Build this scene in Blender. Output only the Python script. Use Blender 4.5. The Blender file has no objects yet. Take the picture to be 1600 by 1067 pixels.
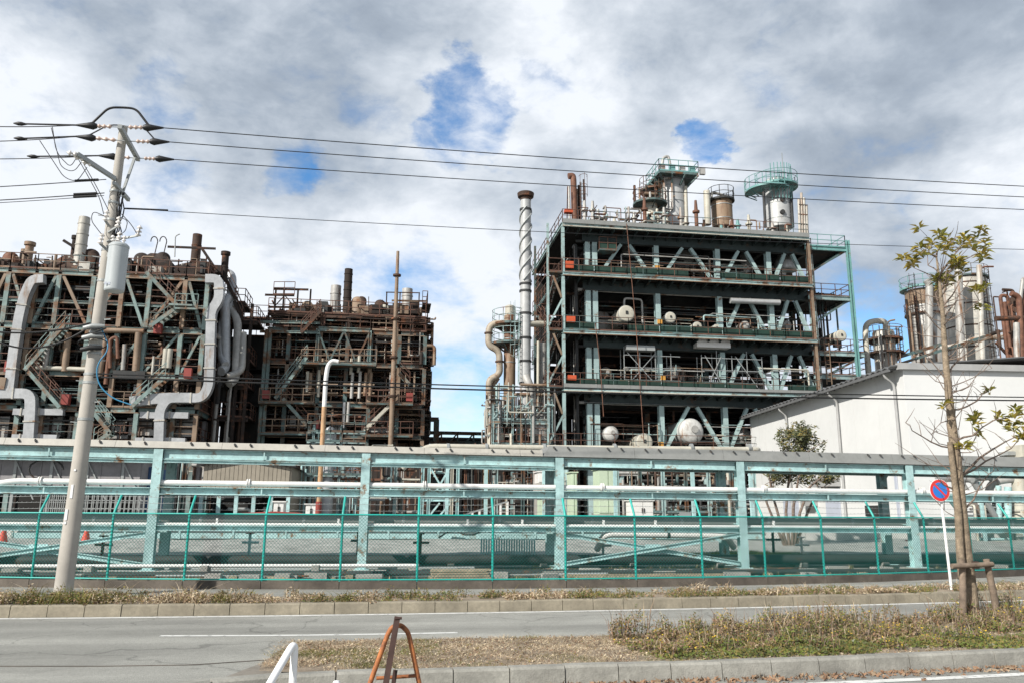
import bpy, math, random
from mathutils import Vector, Matrix, noise as mnoise
R_ = math.radians
random.seed(7)

# ------------------------------------------------------------------ camera
SC = bpy.context.scene
H = 1.85
PSI, TH, RO, FPX = R_(8.5), R_(12.1), R_(0.35), 1244.4
FW = Vector((math.sin(PSI)*math.cos(TH), math.cos(PSI)*math.cos(TH), math.sin(TH)))
_r0 = Vector((math.cos(PSI), -math.sin(PSI), 0)); _u0 = _r0.cross(FW)
RT = _r0*math.cos(RO)+_u0*math.sin(RO); UP = _u0*math.cos(RO)-_r0*math.sin(RO)
CAM = Vector((0, 0, H))
cd = bpy.data.cameras.new('camera'); cd.sensor_width = 36; cd.lens = FPX/1600*36
cd.clip_start = .1; cd.clip_end = 5000
cam = bpy.data.objects.new('camera', cd); SC.collection.objects.link(cam)
m3 = Matrix((RT, UP, -FW)).transposed()
cam.matrix_world = Matrix.Translation(CAM) @ m3.to_4x4()
SC.camera = cam

# ------------------------------------------------------------------ sun, sky, exposure
SUN_EL = R_(35)
sh = Vector((-.80, -.60, 0)).normalized()
SUND = Vector((sh.x*math.cos(SUN_EL), sh.y*math.cos(SUN_EL), math.sin(SUN_EL)))
sl = bpy.data.lights.new('sun', 'SUN'); sl.energy = 5.0; sl.angle = R_(.6); sl.color = (1, .955, .88)
so = bpy.data.objects.new('sun', sl); SC.collection.objects.link(so)
so.rotation_euler = SUND.to_track_quat('Z', 'Y').to_euler(); so.location = (-30, -40, 60)
vs = SC.view_settings
vs.view_transform = 'Standard'; vs.look = 'None'; vs.gamma = 1; vs.exposure = 0.38
vs.use_curve_mapping = False

def ray(x, y): return FW+RT*((x-800)/FPX)+UP*((533.5-y)/FPX)

def make_world():
    w = bpy.data.worlds.new('World'); SC.world = w; w.use_nodes = True
    nt = w.node_tree; N = nt.nodes; L = nt.links; N.clear()
    def nd(t, **k):
        n = N.new(t)
        for a, b in k.items(): setattr(n, a, b)
        return n
    def mth(op, a, b=None, c=None, clamp=False):
        n = nd('ShaderNodeMath', operation=op, use_clamp=clamp)
        for i, s in enumerate((a, b, c)):
            if s is None: continue
            if isinstance(s, (int, float)): n.inputs[i].default_value = s
            else: L.new(s, n.inputs[i])
        return n.outputs[0]
    out = nd('ShaderNodeOutputWorld')
    sky = nd('ShaderNodeTexSky', sky_type='NISHITA', sun_disc=False)
    sky.sun_elevation = SUN_EL; sky.sun_rotation = math.atan2(sh.x, sh.y); sky.ozone_density = 2.2; sky.dust_density = .6
    b1 = nd('ShaderNodeBackground'); b1.inputs[1].default_value = .15
    hs = nd('ShaderNodeHueSaturation'); hs.inputs['Saturation'].default_value = 1.3
    L.new(sky.outputs[0], hs.inputs['Color']); L.new(hs.outputs[0], b1.inputs[0])
    tc = nd('ShaderNodeTexCoord')
    nv = nd('ShaderNodeVectorMath', operation='NORMALIZE'); L.new(tc.outputs['Generated'], nv.inputs[0])
    sep = nd('ShaderNodeSeparateXYZ'); L.new(nv.outputs[0], sep.inputs[0])
    def nz(scale, det, rough, dist, off, vec=None, col=False):
        mp = nd('ShaderNodeMapping'); mp.inputs['Location'].default_value = off; mp.inputs['Scale'].default_value = (1, 1, 1.7)
        L.new(vec or nv.outputs[0], mp.inputs[0])
        n = nd('ShaderNodeTexNoise'); n.inputs['Scale'].default_value = scale; n.inputs['Detail'].default_value = det
        n.inputs['Roughness'].default_value = rough; n.inputs['Distortion'].default_value = dist
        L.new(mp.outputs[0], n.inputs[0]); return n.outputs[1 if col else 0]
    n1 = nz(3.0, 10, .55, .3, (3.1, 7.7, 0)); n2 = nz(6.5, 10, .6, .25, (9.3, 1.2, 0)); n3 = nz(2.1, 6, .5, .2, (4.4, 2.9, 0))
    nf = nz(17, 8, .62, .3, (1.4, 5.2, 0)); wv = nz(9, 6, .6, .0, (2.2, .4, 0), None, True)
    # the direction, ruffled, so that cloud edges break up
    ws = nd('ShaderNodeVectorMath', operation='SUBTRACT'); L.new(wv, ws.inputs[0]); ws.inputs[1].default_value = (.5, .5, .5)
    wm = nd('ShaderNodeVectorMath', operation='SCALE'); L.new(ws.outputs[0], wm.inputs[0]); wm.inputs['Scale'].default_value = .15
    wa = nd('ShaderNodeVectorMath', operation='ADD'); L.new(nv.outputs[0], wa.inputs[0]); L.new(wm.outputs[0], wa.inputs[1])
    wd = nd('ShaderNodeVectorMath', operation='NORMALIZE'); L.new(wa.outputs[0], wd.inputs[0])
    # openings in the cloud deck where the blue shows (direction, half width in degrees, strength)
    holes = [(712, 150, 1.7, .8), (738, 190, 1.5, .7), (700, 212, 1.4, .5), (458, 255, 1.6, .6), (1098, 236, 1.05, .8),
             (230, 318, 2.4, .62), (700, 650, 3.2, .62), (690, 590, 3.2, .5), (1405, 545, 3.4, .55), (640, 480, 3.0, .42), (245, 150, 1.4, .4),
             (1335, 490, 3.0, .3), (830, 160, 1.6, .35), (95, 205, 2, .3), (1180, 60, 3, .25)]
    acc = None
    for x, y, deg, s in holes:
        d = ray(x, y).normalized()
        vd = nd('ShaderNodeVectorMath', operation='DOT_PRODUCT'); L.new(wd.outputs[0], vd.inputs[0]); vd.inputs[1].default_value = d
        mr = nd('ShaderNodeMapRange', interpolation_type='SMOOTHERSTEP')
        mr.inputs[1].default_value = math.cos(R_(deg*1.9)); mr.inputs[2].default_value = 1; mr.inputs[3].default_value = 0; mr.inputs[4].default_value = s*.40
        L.new(vd.outputs['Value'], mr.inputs[0])
        acc = mr.outputs[0] if acc is None else mth('MAXIMUM', acc, mr.outputs[0])
    cov = mth('SUBTRACT', mth('ADD', mth('MULTIPLY', n1, .4), mth('MULTIPLY', n2, .65)), acc)
    cov = mth('ADD', cov, mth('MULTIPLY', mth('SUBTRACT', nf, .5), .48))
    mk = nd('ShaderNodeMapRange', interpolation_type='SMOOTHSTEP'); L.new(cov, mk.inputs[0])
    mk.inputs[1].default_value = .08; mk.inputs[2].default_value = .50; mk.inputs[3].default_value = .0
    # cloud brightness: thin bright parts, heavy grey bellies higher up (nearer overhead)
    br = mth('ADD', mth('MULTIPLY', n3, 1.02), mth('MULTIPLY', n2, .34))
    br = mth('ADD', br, mth('MULTIPLY', mth('SUBTRACT', nf, .5), .13))
    br = mth('SUBTRACT', br, mth('MULTIPLY', mth('POWER', mth('MAXIMUM', sep.outputs[2], 0), 2), .55))
    rp = nd('ShaderNodeValToRGB'); L.new(br, rp.inputs[0])
    e = rp.color_ramp.elements
    e[0].position = .40; e[0].color = (.34, .405, .50, 1)
    e[1].position = .66; e[1].color = (1.05, 1.10, 1.17, 1)
    k = e.new(.49); k.color = (.48, .555, .655, 1)
    k = e.new(.575); k.color = (.74, .81, .90, 1)
    b2 = nd('ShaderNodeBackground'); L.new(rp.outputs[0], b2.inputs[0]); b2.inputs[1].default_value = .68
    mx = nd('ShaderNodeMixShader'); L.new(mk.outputs[0], mx.inputs[0]); L.new(b1.outputs[0], mx.inputs[1]); L.new(b2.outputs[0], mx.inputs[2])
    L.new(mx.outputs[0], out.inputs[0])
make_world()

# ------------------------------------------------------------------ layout helpers
def G(x, y, z=0.0):
    d = ray(x, y); return CAM+d*((z-H)/d.z)
def PY(x, y, Y):
    d = ray(x, y); return CAM+d*(Y/d.y)
def PP(x, y, p, n):
    d = ray(x, y); return CAM+d*((p-CAM).dot(n)/d.dot(n))
V = Vector

# ------------------------------------------------------------------ materials
MT = {}
def mat(name, col, rough=.6, metal=0., var=.25, vs=1.2, rust=0., rcol=(.11, .045, .02), rs=1.6, bump=0., bs=40., col2=None, streak=False, spec=.4, dirt=0., transl=0.):
    m = bpy.data.materials.new(name); m.use_nodes = True; nt = m.node_tree; N = nt.nodes; L = nt.links
    b = N['Principled BSDF']; b.inputs['Roughness'].default_value = rough; b.inputs['Metallic'].default_value = metal
    b.inputs['Specular IOR Level'].default_value = spec
    geo = N.new('ShaderNodeNewGeometry')
    def nz(scale, det=6, ro=.6, vec=None):
        n = N.new('ShaderNodeTexNoise'); n.inputs['Scale'].default_value = scale; n.inputs['Detail'].default_value = det; n.inputs['Roughness'].default_value = ro
        L.new(vec or geo.outputs['Position'], n.inputs['Vector']); return n.outputs[0]
    def ramp(src, a, bb, ca, cb):
        r = N.new('ShaderNodeValToRGB'); L.new(src, r.inputs[0]); e = r.color_ramp.elements
        e[0].position = a; e[1].position = bb; e[0].color = (*ca, 1); e[1].color = (*cb, 1); return r.outputs[0]
    def mix(f, a, c):
        x = N.new('ShaderNodeMix'); x.data_type = 'RGBA'
        for s, v in ((x.inputs[0], f), (x.inputs[6], a), (x.inputs[7], c)):
            if hasattr(v, 'is_linked') or isinstance(v, bpy.types.NodeSocket): L.new(v, s)
            else: s.default_value = v if isinstance(v, float) else (*v, 1)
        return x.outputs[2]
    c2 = col2 or tuple(x*(1-var*1.6) for x in col); c1 = tuple(min(x*(1+var*.6), .95) for x in col)
    c = ramp(nz(vs), .3, .7, c2, c1)
    if dirt:
        f = ramp(nz(vs*7, 8, .7), .42, .75, (0, 0, 0), (dirt,)*3)
        c = mix(f, c, tuple(x*.35 for x in col))
    if rust:
        vec = None
        if streak:
            mp = N.new('ShaderNodeMapping'); mp.inputs['Scale'].default_value = (1, 1, .16 if streak is True else streak); L.new(geo.outputs['Position'], mp.inputs[0]); vec = mp.outputs[0]
        f = ramp(nz(rs, 9, .68, vec), .66-.33*rust, .74-.25*rust, (0, 0, 0), (1, 1, 1))
        rc = ramp(nz(rs*3, 5), .3, .7, tuple(x*.45 for x in rcol), tuple(x*1.5 for x in rcol))
        c = mix(f, c, rc)
        if metal:
            inv = N.new('ShaderNodeMath'); inv.operation = 'MULTIPLY_ADD'; L.new(f, inv.inputs[0]); inv.inputs[1].default_value = -metal; inv.inputs[2].default_value = metal
            L.new(inv.outputs[0], b.inputs['Metallic'])
    L.new(c, b.inputs['Base Color'])
    if bump:
        bp = N.new('ShaderNodeBump'); bp.inputs['Strength'].default_value = bump; bp.inputs['Distance'].default_value = .02
        L.new(nz(bs, 4), bp.inputs['Height']); L.new(bp.outputs[0], b.inputs['Normal'])
    if transl:
        t = N.new('ShaderNodeBsdfTranslucent'); L.new(c, t.inputs[0]); ms = N.new('ShaderNodeMixShader'); ms.inputs[0].default_value = transl
        L.new(b.outputs[0], ms.inputs[1]); L.new(t.outputs[0], ms.inputs[2]); L.new(ms.outputs[0], N['Material Output'].inputs[0])
    MT[name] = m; return m

RUST = (.12, .05, .024)
mat('aqua', (.43, .635, .635), .55, rust=.3, rcol=(.20, .10, .04), rs=2.6, var=.2, vs=.9, dirt=.55)
mat('aqua_far', (.34, .465, .46), .55, rust=.42, rcol=(.13, .065, .03), rs=.9, var=.25, vs=.5, dirt=.5)
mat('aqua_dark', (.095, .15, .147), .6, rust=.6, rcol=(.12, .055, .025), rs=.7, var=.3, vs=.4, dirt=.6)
mat('teal_bright', (.15, .315, .305), .5, rust=.22, rcol=(.18, .08, .03), rs=1.2, var=.15)
mat('fence_green', (.015, .36, .31), .4, var=.12, spec=.5)
mat('fence_wire', (.01, .125, .108), .5, var=.1)
mat('rust_steel', (.068, .040, .028), .8, var=.4, vs=.8, rust=.4, rcol=(.17, .065, .03), rs=1.4)
mat('rust_dark', (.030, .021, .017), .85, var=.4, vs=.7, rust=.35, rcol=(.10, .042, .022), rs=1.1)
mat('rust_red', (.17, .078, .048), .7, var=.3, vs=2., rust=.3, rcol=(.08, .03, .02))
mat('rust_rail', (.125, .062, .043), .75, var=.3, vs=1.5, rust=.3, rcol=(.10, .09, .075))
mat('dark_steel', (.035, .036, .036), .65, var=.3, rust=.25, rcol=(.07, .035, .02))
mat('black', (.012, .012, .013), .55, var=.2)
mat('dark_shade', (.022, .021, .02), .9, var=.3, vs=.4, rust=.3, rcol=(.055, .03, .018), rs=.6)  # near-black, interior shade put into the colour
mat('silver', (.60, .60, .59), .42, metal=.55, var=.14, vs=.5, rust=.12, rcol=(.16, .08, .04), rs=1., streak=True, dirt=.25)
mat('silver_old', (.42, .41, .385), .5, metal=.15, var=.2, vs=.6, rust=.34, rcol=(.17, .085, .04), rs=1., streak=True, dirt=.5)
mat('silver_rust', (.50, .48, .43), .5, metal=.08, var=.2, vs=.6, rust=.45, rcol=(.19, .09, .035), rs=.95, streak=.05, dirt=.5)
mat('aqua_clean', (.36, .48, .475), .5, rust=.18, rcol=(.15, .075, .035), rs=1.2, var=.16, vs=.7, dirt=.35)
mat('girder_shaded', (.04, .06, .06), .6, rust=.3, rcol=(.08, .04, .02), rs=.7, var=.3, vs=.5, dirt=.5)  # aqua girder steel darkened: the decks' shadow put into the colour
mat('aqua_old', (.215, .30, .285), .6, rust=.55, rcol=(.15, .075, .035), rs=.8, var=.3, vs=.6, dirt=.6)
mat('duct', (.42, .43, .44), .45, metal=.2, var=.15, vs=.6, rust=.24, rcol=(.20, .11, .05), rs=.8, streak=True, dirt=.4)
mat('vessel_white', (.56, .555, .53), .5, var=.15, vs=.8, rust=.2, rcol=(.22, .13, .07), rs=1.4, streak=True, dirt=.6)
mat('ballast', (.15, .135, .115), .95, var=.4, vs=1.1, dirt=.8, bump=1., bs=16)
mat('pipe_white', (.74, .73, .71), .4, var=.08, rust=.08, rcol=(.25, .15, .08), dirt=.2)
mat('cream', (.50, .475, .40), .5, var=.16, vs=.7, rust=.22, rcol=(.25, .12, .05), dirt=.3)
mat('tan_steel', (.25, .18, .125), .6, var=.25, vs=.6, rust=.4, rcol=(.17, .075, .035), rs=1.)
mat('stack_grey', (.44, .445, .44), .5, metal=.12, var=.14, vs=.5, rust=.14, rcol=(.18, .11, .06), rs=.9, streak=True, dirt=.35)
mat('pipe_tan', (.37, .315, .245), .55, var=.18, vs=.7, rust=.3, rcol=(.18, .09, .045), dirt=.4)
mat('brown_vessel', (.25, .175, .115), .65, var=.3, vs=.5, rust=.4, rcol=(.12, .05, .025), rs=.9, streak=True)
mat('grey_sheet', (.24, .245, .235), .5, var=.1, vs=.8, dirt=.25)
mat('beige_sheet', (.42, .40, .355), .55, var=.1, vs=.8, dirt=.3)
mat('shed_brown', (.30, .265, .21), .6, var=.1, vs=.6, dirt=.3)
mat('shed_grey', (.27, .26, .265), .65, var=.15, vs=.5, dirt=.4)
mat('blue_sheet', (.06, .13, .27), .6, var=.15)
mat('wall_white', (.64, .645, .635), .55, var=.05, vs=.3, dirt=.06, rust=.10, rcol=(.42, .40, .36), rs=.9, streak=.06)
mat('roof_grey', (.17, .172, .175), .5, metal=.2, var=.15, dirt=.3)
mat('gutter_grey', (.34, .34, .335), .5, var=.1)
mat('door_grey', (.42, .45, .52), .5, var=.05)
mat('cabinet_green', (.47, .56, .42), .45, var=.06, dirt=.12)
mat('cabinet_white', (.72, .71, .68), .45, var=.06, dirt=.15)
mat('net_green', (.014, .042, .031), .8, var=.3, vs=1.5)
mat('orange_box', (.50, .085, .03), .5, var=.2)
mat('yellow_box', (.60, .30, .06), .5, var=.15)
mat('concrete', (.37, .355, .325), .85, var=.16, vs=1.0, dirt=.35, bump=.3, bs=30)
mat('concrete_light', (.60, .59, .56), .85, var=.12, vs=1., dirt=.25)
mat('concrete_pole', (.40, .375, .335), .75, var=.10, vs=1.6, dirt=.15, bump=.1, bs=60)
mat('kerb_concrete', (.285, .252, .19), .9, var=.22, vs=2.2, dirt=.45, bump=.4, bs=50)
mat('kerb_grey', (.32, .31, .275), .9, var=.22, vs=2.2, dirt=.5, bump=.4, bs=50)
mat('base_wall', (.135, .115, .095), .9, var=.35, vs=1.2, dirt=.5, bump=.4, bs=30)
mat('ground_plant', (.26, .25, .22), .95, var=.3, vs=.35, dirt=.5, bump=.4, bs=25)
mat('gravel', (.38, .38, .355), .95, var=.3, vs=1.6, dirt=.9, bump=1., bs=14)
mat('soil', (.33, .265, .195), .95, var=.35, vs=2.5, dirt=.5, bump=.8, bs=35)
mat('apron', (.26, .235, .20), .95, var=.25, vs=1.2, dirt=.5, bump=.4, bs=60)
mat('timber', (.36, .30, .21), .8, var=.25, vs=3, dirt=.4)
mat('stake', (.23, .175, .13), .85, var=.35, vs=6, dirt=.4, bump=.5, bs=30)
mat('bark', (.30, .235, .165), .9, var=.35, vs=9, dirt=.9, bump=1.0, bs=30)
mat('twig', (.20, .15, .12), .85, var=.3, vs=5)
mat('leaf', (.33, .30, .06), .35, var=.45, vs=3.5, col2=(.085, .10, .022), spec=.5, transl=.25)
mat('leaf_yellow', (.46, .36, .075), .4, var=.3, vs=3, spec=.5, transl=.25)
mat('leaf_dark', (.105, .115, .05), .45, var=.4, vs=3, transl=.15)
mat('straw', (.64, .53, .37), .9, var=.35, vs=3., transl=.2)
mat('straw_brown', (.38, .28, .185), .9, var=.35, vs=3., transl=.2)
mat('weed_green', (.155, .195, .04), .8, var=.35, vs=2., transl=.25)
mat('weed_olive', (.235, .19, .06), .85, var=.35, vs=2., transl=.25)
mat('flower', (.62, .42, .03), .7, var=.2, transl=.2)
mat('dead_leaf', (.25, .145, .085), .85, var=.45, vs=9)
mat('paint_white', (.72, .72, .70), .6, var=.06, dirt=.2)
mat('road_paint', (.66, .66, .63), .75, var=.1, vs=3, rust=.36, rcol=(.22, .22, .21), rs=9)
mat('guard_white', (.80, .80, .80), .35, var=.03)
mat('orange_rust', (.42, .15, .05), .65, var=.35, vs=5, rust=.55, rcol=(.13, .05, .028), rs=7, dirt=.4)
mat('brown_rust', (.055, .028, .022), .75, var=.3, vs=8)
mat('sign_red', (.62, .035, .03), .4, var=.03)
mat('sign_blue', (.02, .17, .55), .4, var=.03)
mat('sign_white', (.75, .75, .75), .4, var=.03)
mat('porcelain', (.72, .69, .66), .25, var=.05)
mat('porcelain_pink', (.55, .42, .36), .3, var=.08)
mat('transformer_grey', (.40, .43, .44), .4, var=.05, vs=2, dirt=.08)
mat('galv', (.33, .345, .34), .5, metal=.3, var=.1)
mat('cable_black', (.012, .012, .013), .5, var=.1)
mat('cable_blue', (.04, .22, .38), .5, var=.1)
mat('wire_grey', (.05, .05, .055), .5, var=.1)
mat('red_paint', (.26, .05, .04), .5, var=.15)
mat('cone_red', (.60, .06, .03), .5, var=.05)
mat('lamp_orange', (.50, .31, .17), .6, var=.25, vs=1.5, rust=.35, rcol=(.30, .15, .06), rs=3)
mat('tarp_blue', (.04, .24, .44), .6, var=.1)
mat('smoke', (.8, .8, .8), .9)

def asphalt():
    m = mat('asphalt', (.295, .292, .264), .9, var=.10, vs=.45, dirt=.22)
    nt = m.node_tree; N = nt.nodes; L = nt.links; b = N['Principled BSDF']
    src = b.inputs['Base Color'].links[0].from_socket
    geo = N.new('ShaderNodeNewGeometry')
    n = N.new('ShaderNodeTexNoise'); n.inputs['Scale'].default_value = 70; n.inputs['Detail'].default_value = 3; n.inputs['Roughness'].default_value = .8
    L.new(geo.outputs['Position'], n.inputs['Vector'])
    mp = N.new('ShaderNodeMapping'); mp.inputs['Scale'].default_value = (.06, 1.1, 1); L.new(geo.outputs['Position'], mp.inputs[0])
    n2 = N.new('ShaderNodeTexNoise'); n2.inputs['Scale'].default_value = 1.1; n2.inputs['Detail'].default_value = 5; L.new(mp.outputs[0], n2.inputs['Vector'])
    def ov(src, fac, lo, hi):
        r = N.new('ShaderNodeMapRange'); L.new(fac, r.inputs[0]); r.inputs[1].default_value = .3; r.inputs[2].default_value = .7; r.inputs[3].default_value = lo; r.inputs[4].default_value = hi
        x = N.new('ShaderNodeMix'); x.data_type = 'RGBA'; x.blend_type = 'MULTIPLY'; x.inputs[0].default_value = 1
        L.new(src, x.inputs[6]); L.new(r.outputs[0], x.inputs[7]); return x.outputs[2]
    n3 = N.new('ShaderNodeTexNoise'); n3.inputs['Scale'].default_value = 19; n3.inputs['Detail'].default_value = 6; n3.inputs['Roughness'].default_value = .75; L.new(geo.outputs['Position'], n3.inputs['Vector'])
    c = ov(ov(ov(src, n.outputs[0], .55, 1.45), n2.outputs[0], .74, 1.2), n3.outputs[0], .82, 1.18)
    # hairline cracks: warped cell edges
    wn = N.new('ShaderNodeTexNoise'); wn.inputs['Scale'].default_value = 1.3; wn.inputs['Detail'].default_value = 6; L.new(geo.outputs['Position'], wn.inputs['Vector'])
    wv = N.new('ShaderNodeVectorMath'); wv.operation = 'MULTIPLY_ADD'; L.new(wn.outputs[1], wv.inputs[0]); wv.inputs[1].default_value = (1.2, 1.2, 0); L.new(geo.outputs['Position'], wv.inputs[2])
    vo = N.new('ShaderNodeTexVoronoi'); vo.feature = 'DISTANCE_TO_EDGE'; vo.inputs['Scale'].default_value = .30; L.new(wv.outputs[0], vo.inputs['Vector'])
    cr = N.new('ShaderNodeMapRange'); L.new(vo.outputs['Distance'], cr.inputs[0]); cr.inputs[1].default_value = .001; cr.inputs[2].default_value = .007; cr.inputs[3].default_value = .68; cr.inputs[4].default_value = 1
    pn = N.new('ShaderNodeTexVoronoi'); pn.inputs['Scale'].default_value = .22; L.new(wv.outputs[0], pn.inputs['Vector'])
    pr = N.new('ShaderNodeSeparateXYZ'); L.new(pn.outputs['Color'], pr.inputs[0])
    pm = N.new('ShaderNodeMapRange'); L.new(pr.outputs[0], pm.inputs[0]); pm.inputs[3].default_value = .91; pm.inputs[4].default_value = 1.06
    for fac in (cr.outputs[0], pm.outputs[0]):
        x = N.new('ShaderNodeMix'); x.data_type = 'RGBA'; x.blend_type = 'MULTIPLY'; x.inputs[0].default_value = 1; L.new(c, x.inputs[6]); L.new(fac, x.inputs[7]); c = x.outputs[2]
    L.new(c, b.inputs['Base Color'])
    bp = N.new('ShaderNodeBump'); bp.inputs['Strength'].default_value = .6; bp.inputs['Distance'].default_value = .008
    L.new(n.outputs[0], bp.inputs['Height']); L.new(bp.outputs[0], b.inputs['Normal'])
asphalt()

# ------------------------------------------------------------------ mesh helpers
COL = SC.collection
WPOS = {}          # world position of every object made, so that parts are stored relative to their thing
class MB:
    def __init__(s): s.v = []; s.f = []; s.sm = []; s.mi = []; s.m = 0
    def add(s, vs, fs, smooth=False):
        o = len(s.v); s.v.extend(vs)
        for f in fs: s.f.append(tuple(i+o for i in f)); s.sm.append(smooth); s.mi.append(s.m)
        return s
    def box(s, c, d):
        x, y, z = c; a, b, e = d[0]/2, d[1]/2, d[2]/2
        return s.add([V((x+i*a, y+j*b, z+k*e)) for i in (-1, 1) for j in (-1, 1) for k in (-1, 1)],
                     [(0, 1, 3, 2), (4, 6, 7, 5), (0, 4, 5, 1), (2, 3, 7, 6), (0, 2, 6, 4), (1, 5, 7, 3)])
    def bar(s, p0, p1, w, h=None, up=None):
        p0, p1 = V(p0), V(p1); h = w if h is None else h; d = p1-p0
        if d.length < 1e-6: return s
        d.normalize(); up = V(up) if up else V((0, 0, 1))
        if abs(d.dot(up)) > .98: up = V((0, 1, 0)) if abs(d.y) < .9 else V((1, 0, 0))
        r = d.cross(up).normalized(); u = r.cross(d)
        vs = [p+r*(i*w/2)+u*(k*h/2) for p in (p0, p1) for i, k in ((-1, -1), (1, -1), (1, 1), (-1, 1))]
        return s.add(vs, [(3, 2, 1, 0), (4, 5, 6, 7), (0, 1, 5, 4), (1, 2, 6, 5), (2, 3, 7, 6), (3, 0, 4, 7)])
    def hb(s, p0, p1, w, h, t=.02, up=None):
        """rolled H section; flanges at +-h/2 along up"""
        p0, p1 = V(p0), V(p1); d = (p1-p0).normalized(); up = V(up) if up else V((0, 0, 1))
        if abs(d.dot(up)) > .98: up = V((0, 1, 0))
        r = d.cross(up).normalized(); u = r.cross(d)
        a, b = w/2, h/2; q = t/2
        pr = [(-a, -b), (a, -b), (a, -b+t), (q, -b+t), (q, b-t), (a, b-t), (a, b), (-a, b), (-a, b-t), (-q, b-t), (-q, -b+t), (-a, -b+t)]
        vs = [p+r*x+u*y for p in (p0, p1) for x, y in pr]; n = 12
        fs = [(i, (i+1) % n, (i+1) % n+n, i+n) for i in range(n)]
        fs += [(0, 11, 2, 1), (11, 10, 3, 2), (10, 9, 4, 3), (9, 8, 5, 4), (8, 7, 6, 5)]
        fs += [tuple(i+n for i in reversed(f)) for f in fs[-5:]]
        return s.add(vs, fs)
    def tube(s, path, r, n=8, cap=True):
        pts = [V(p) for p in path]; k = len(pts)
        if k < 2: return s
        rr = r if isinstance(r, (list, tuple)) else [r]*k
        t0 = (pts[1]-pts[0]).normalized(); a = V((0, 0, 1)) if abs(t0.z) < .9 else V((1, 0, 0))
        u = t0.cross(a).normalized(); vs = []
        for i, p in enumerate(pts):
            t = (pts[min(i+1, k-1)]-pts[max(i-1, 0)])
            t = t.normalized() if t.length > 1e-9 else t0
            u = (u-t*u.dot(t)); u = u.normalized() if u.length > 1e-6 else t.orthogonal().normalized()
            w = t.cross(u)
            vs += [p+(u*math.cos(2*math.pi*j/n)+w*math.sin(2*math.pi*j/n))*rr[i] for j in range(n)]
        fs = [(i*n+j, i*n+(j+1) % n, (i+1)*n+(j+1) % n, (i+1)*n+j) for i in range(k-1) for j in range(n)]
        s.add(vs, fs, True)
        if cap:
            s.add(vs[:n], [tuple(range(n-1, -1, -1))]); s.add(vs[-n:], [tuple(range(n))])
        return s
    def cyl(s, p0, p1, r0, r1=None, n=12): return s.tube([p0, p1], [r0, r0 if r1 is None else r1], n)
    def lathe(s, base, prof, n=20, axis=(0, 0, 1), sharp=True):
        base = V(base); ax = V(axis).normalized(); u = ax.orthogonal().normalized(); w = ax.cross(u)
        def ring(r, h): return [base+ax*h+(u*math.cos(2*math.pi*j/n)+w*math.sin(2*math.pi*j/n))*r for j in range(n)]
        if sharp:
            for (r0, h0), (r1, h1) in zip(prof, prof[1:]):
                s.add(ring(r0, h0)+ring(r1, h1), [(j, (j+1) % n, n+(j+1) % n, n+j) for j in range(n)], True)
        else:
            vs = []
            for r, h in prof: vs += ring(r, h)
            s.add(vs, [(i*n+j, i*n+(j+1) % n, (i+1)*n+(j+1) % n, (i+1)*n+j) for i in range(len(prof)-1) for j in range(n)], True)
        if prof[0][0] > .001: s.add(ring(*prof[0]), [tuple(range(n-1, -1, -1))])
        if prof[-1][0] > .001: s.add(ring(*prof[-1]), [tuple(range(n))])
        return s
    def build(s, name, m, parent=None, loc=None):
        me = bpy.data.meshes.new(name)
        off = WPOS[parent.name] if parent else (V(loc) if loc is not None else V((0, 0, 0)))
        me.from_pydata([tuple(V(p)-off) for p in s.v], [], s.f)
        if any(s.sm): me.polygons.foreach_set('use_smooth', s.sm)
        ms = m if isinstance(m, (list, tuple)) else [m]
        for q in ms: me.materials.append(MT[q])
        if len(ms) > 1: me.polygons.foreach_set('material_index', s.mi)
        me.update()
        o = bpy.data.objects.new(name, me); COL.objects.link(o)
        if parent: o.parent = parent
        else: o.location = off
        WPOS[o.name] = off; return o

def tag(o, label, cat, group=None, kind=None):
    if label: o['label'] = label
    if cat: o['category'] = cat
    if group: o['group'] = group
    if kind: o['kind'] = kind
    return o
def thing(name, loc, label, cat, group=None):
    o = bpy.data.objects.new(name, None); o.empty_display_size = .3; COL.objects.link(o); o.location = V(loc); WPOS[o.name] = V(loc)
    return tag(o, label, cat, group)
def struct(name, mb, m, loc=None):
    o = mb.build(name, m, None, loc); o['kind'] = 'structure'; return o
def share(o, name, parent, off):
    """another part with the same mesh, off = offset from the thing"""
    c = bpy.data.objects.new(name, o.data); COL.objects.link(c); c.parent = parent; c.location = V(off); WPOS[c.name] = WPOS[parent.name]+V(off); return c
def fillet(path, r, n=4):
    pts = [V(p) for p in path]; out = [pts[0]]
    for a, b, c in zip(pts, pts[1:], pts[2:]):
        d0, d1 = (a-b), (c-b); q = min(r, d0.length*.48, d1.length*.48)
        p0, p1 = b+d0.normalized()*q, b+d1.normalized()*q
        for i in range(n+1):
            t = i/n; out.append(p0*(1-t)**2+b*2*t*(1-t)+p1*t*t)
    out.append(pts[-1]); return out
def ellip(R, dep, n=6):
    """profile of a dished head, from the rim to the tip"""
    return [(R*math.cos(math.pi/2*i/n), dep*math.sin(math.pi/2*i/n)) for i in range(n+1)]

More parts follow.
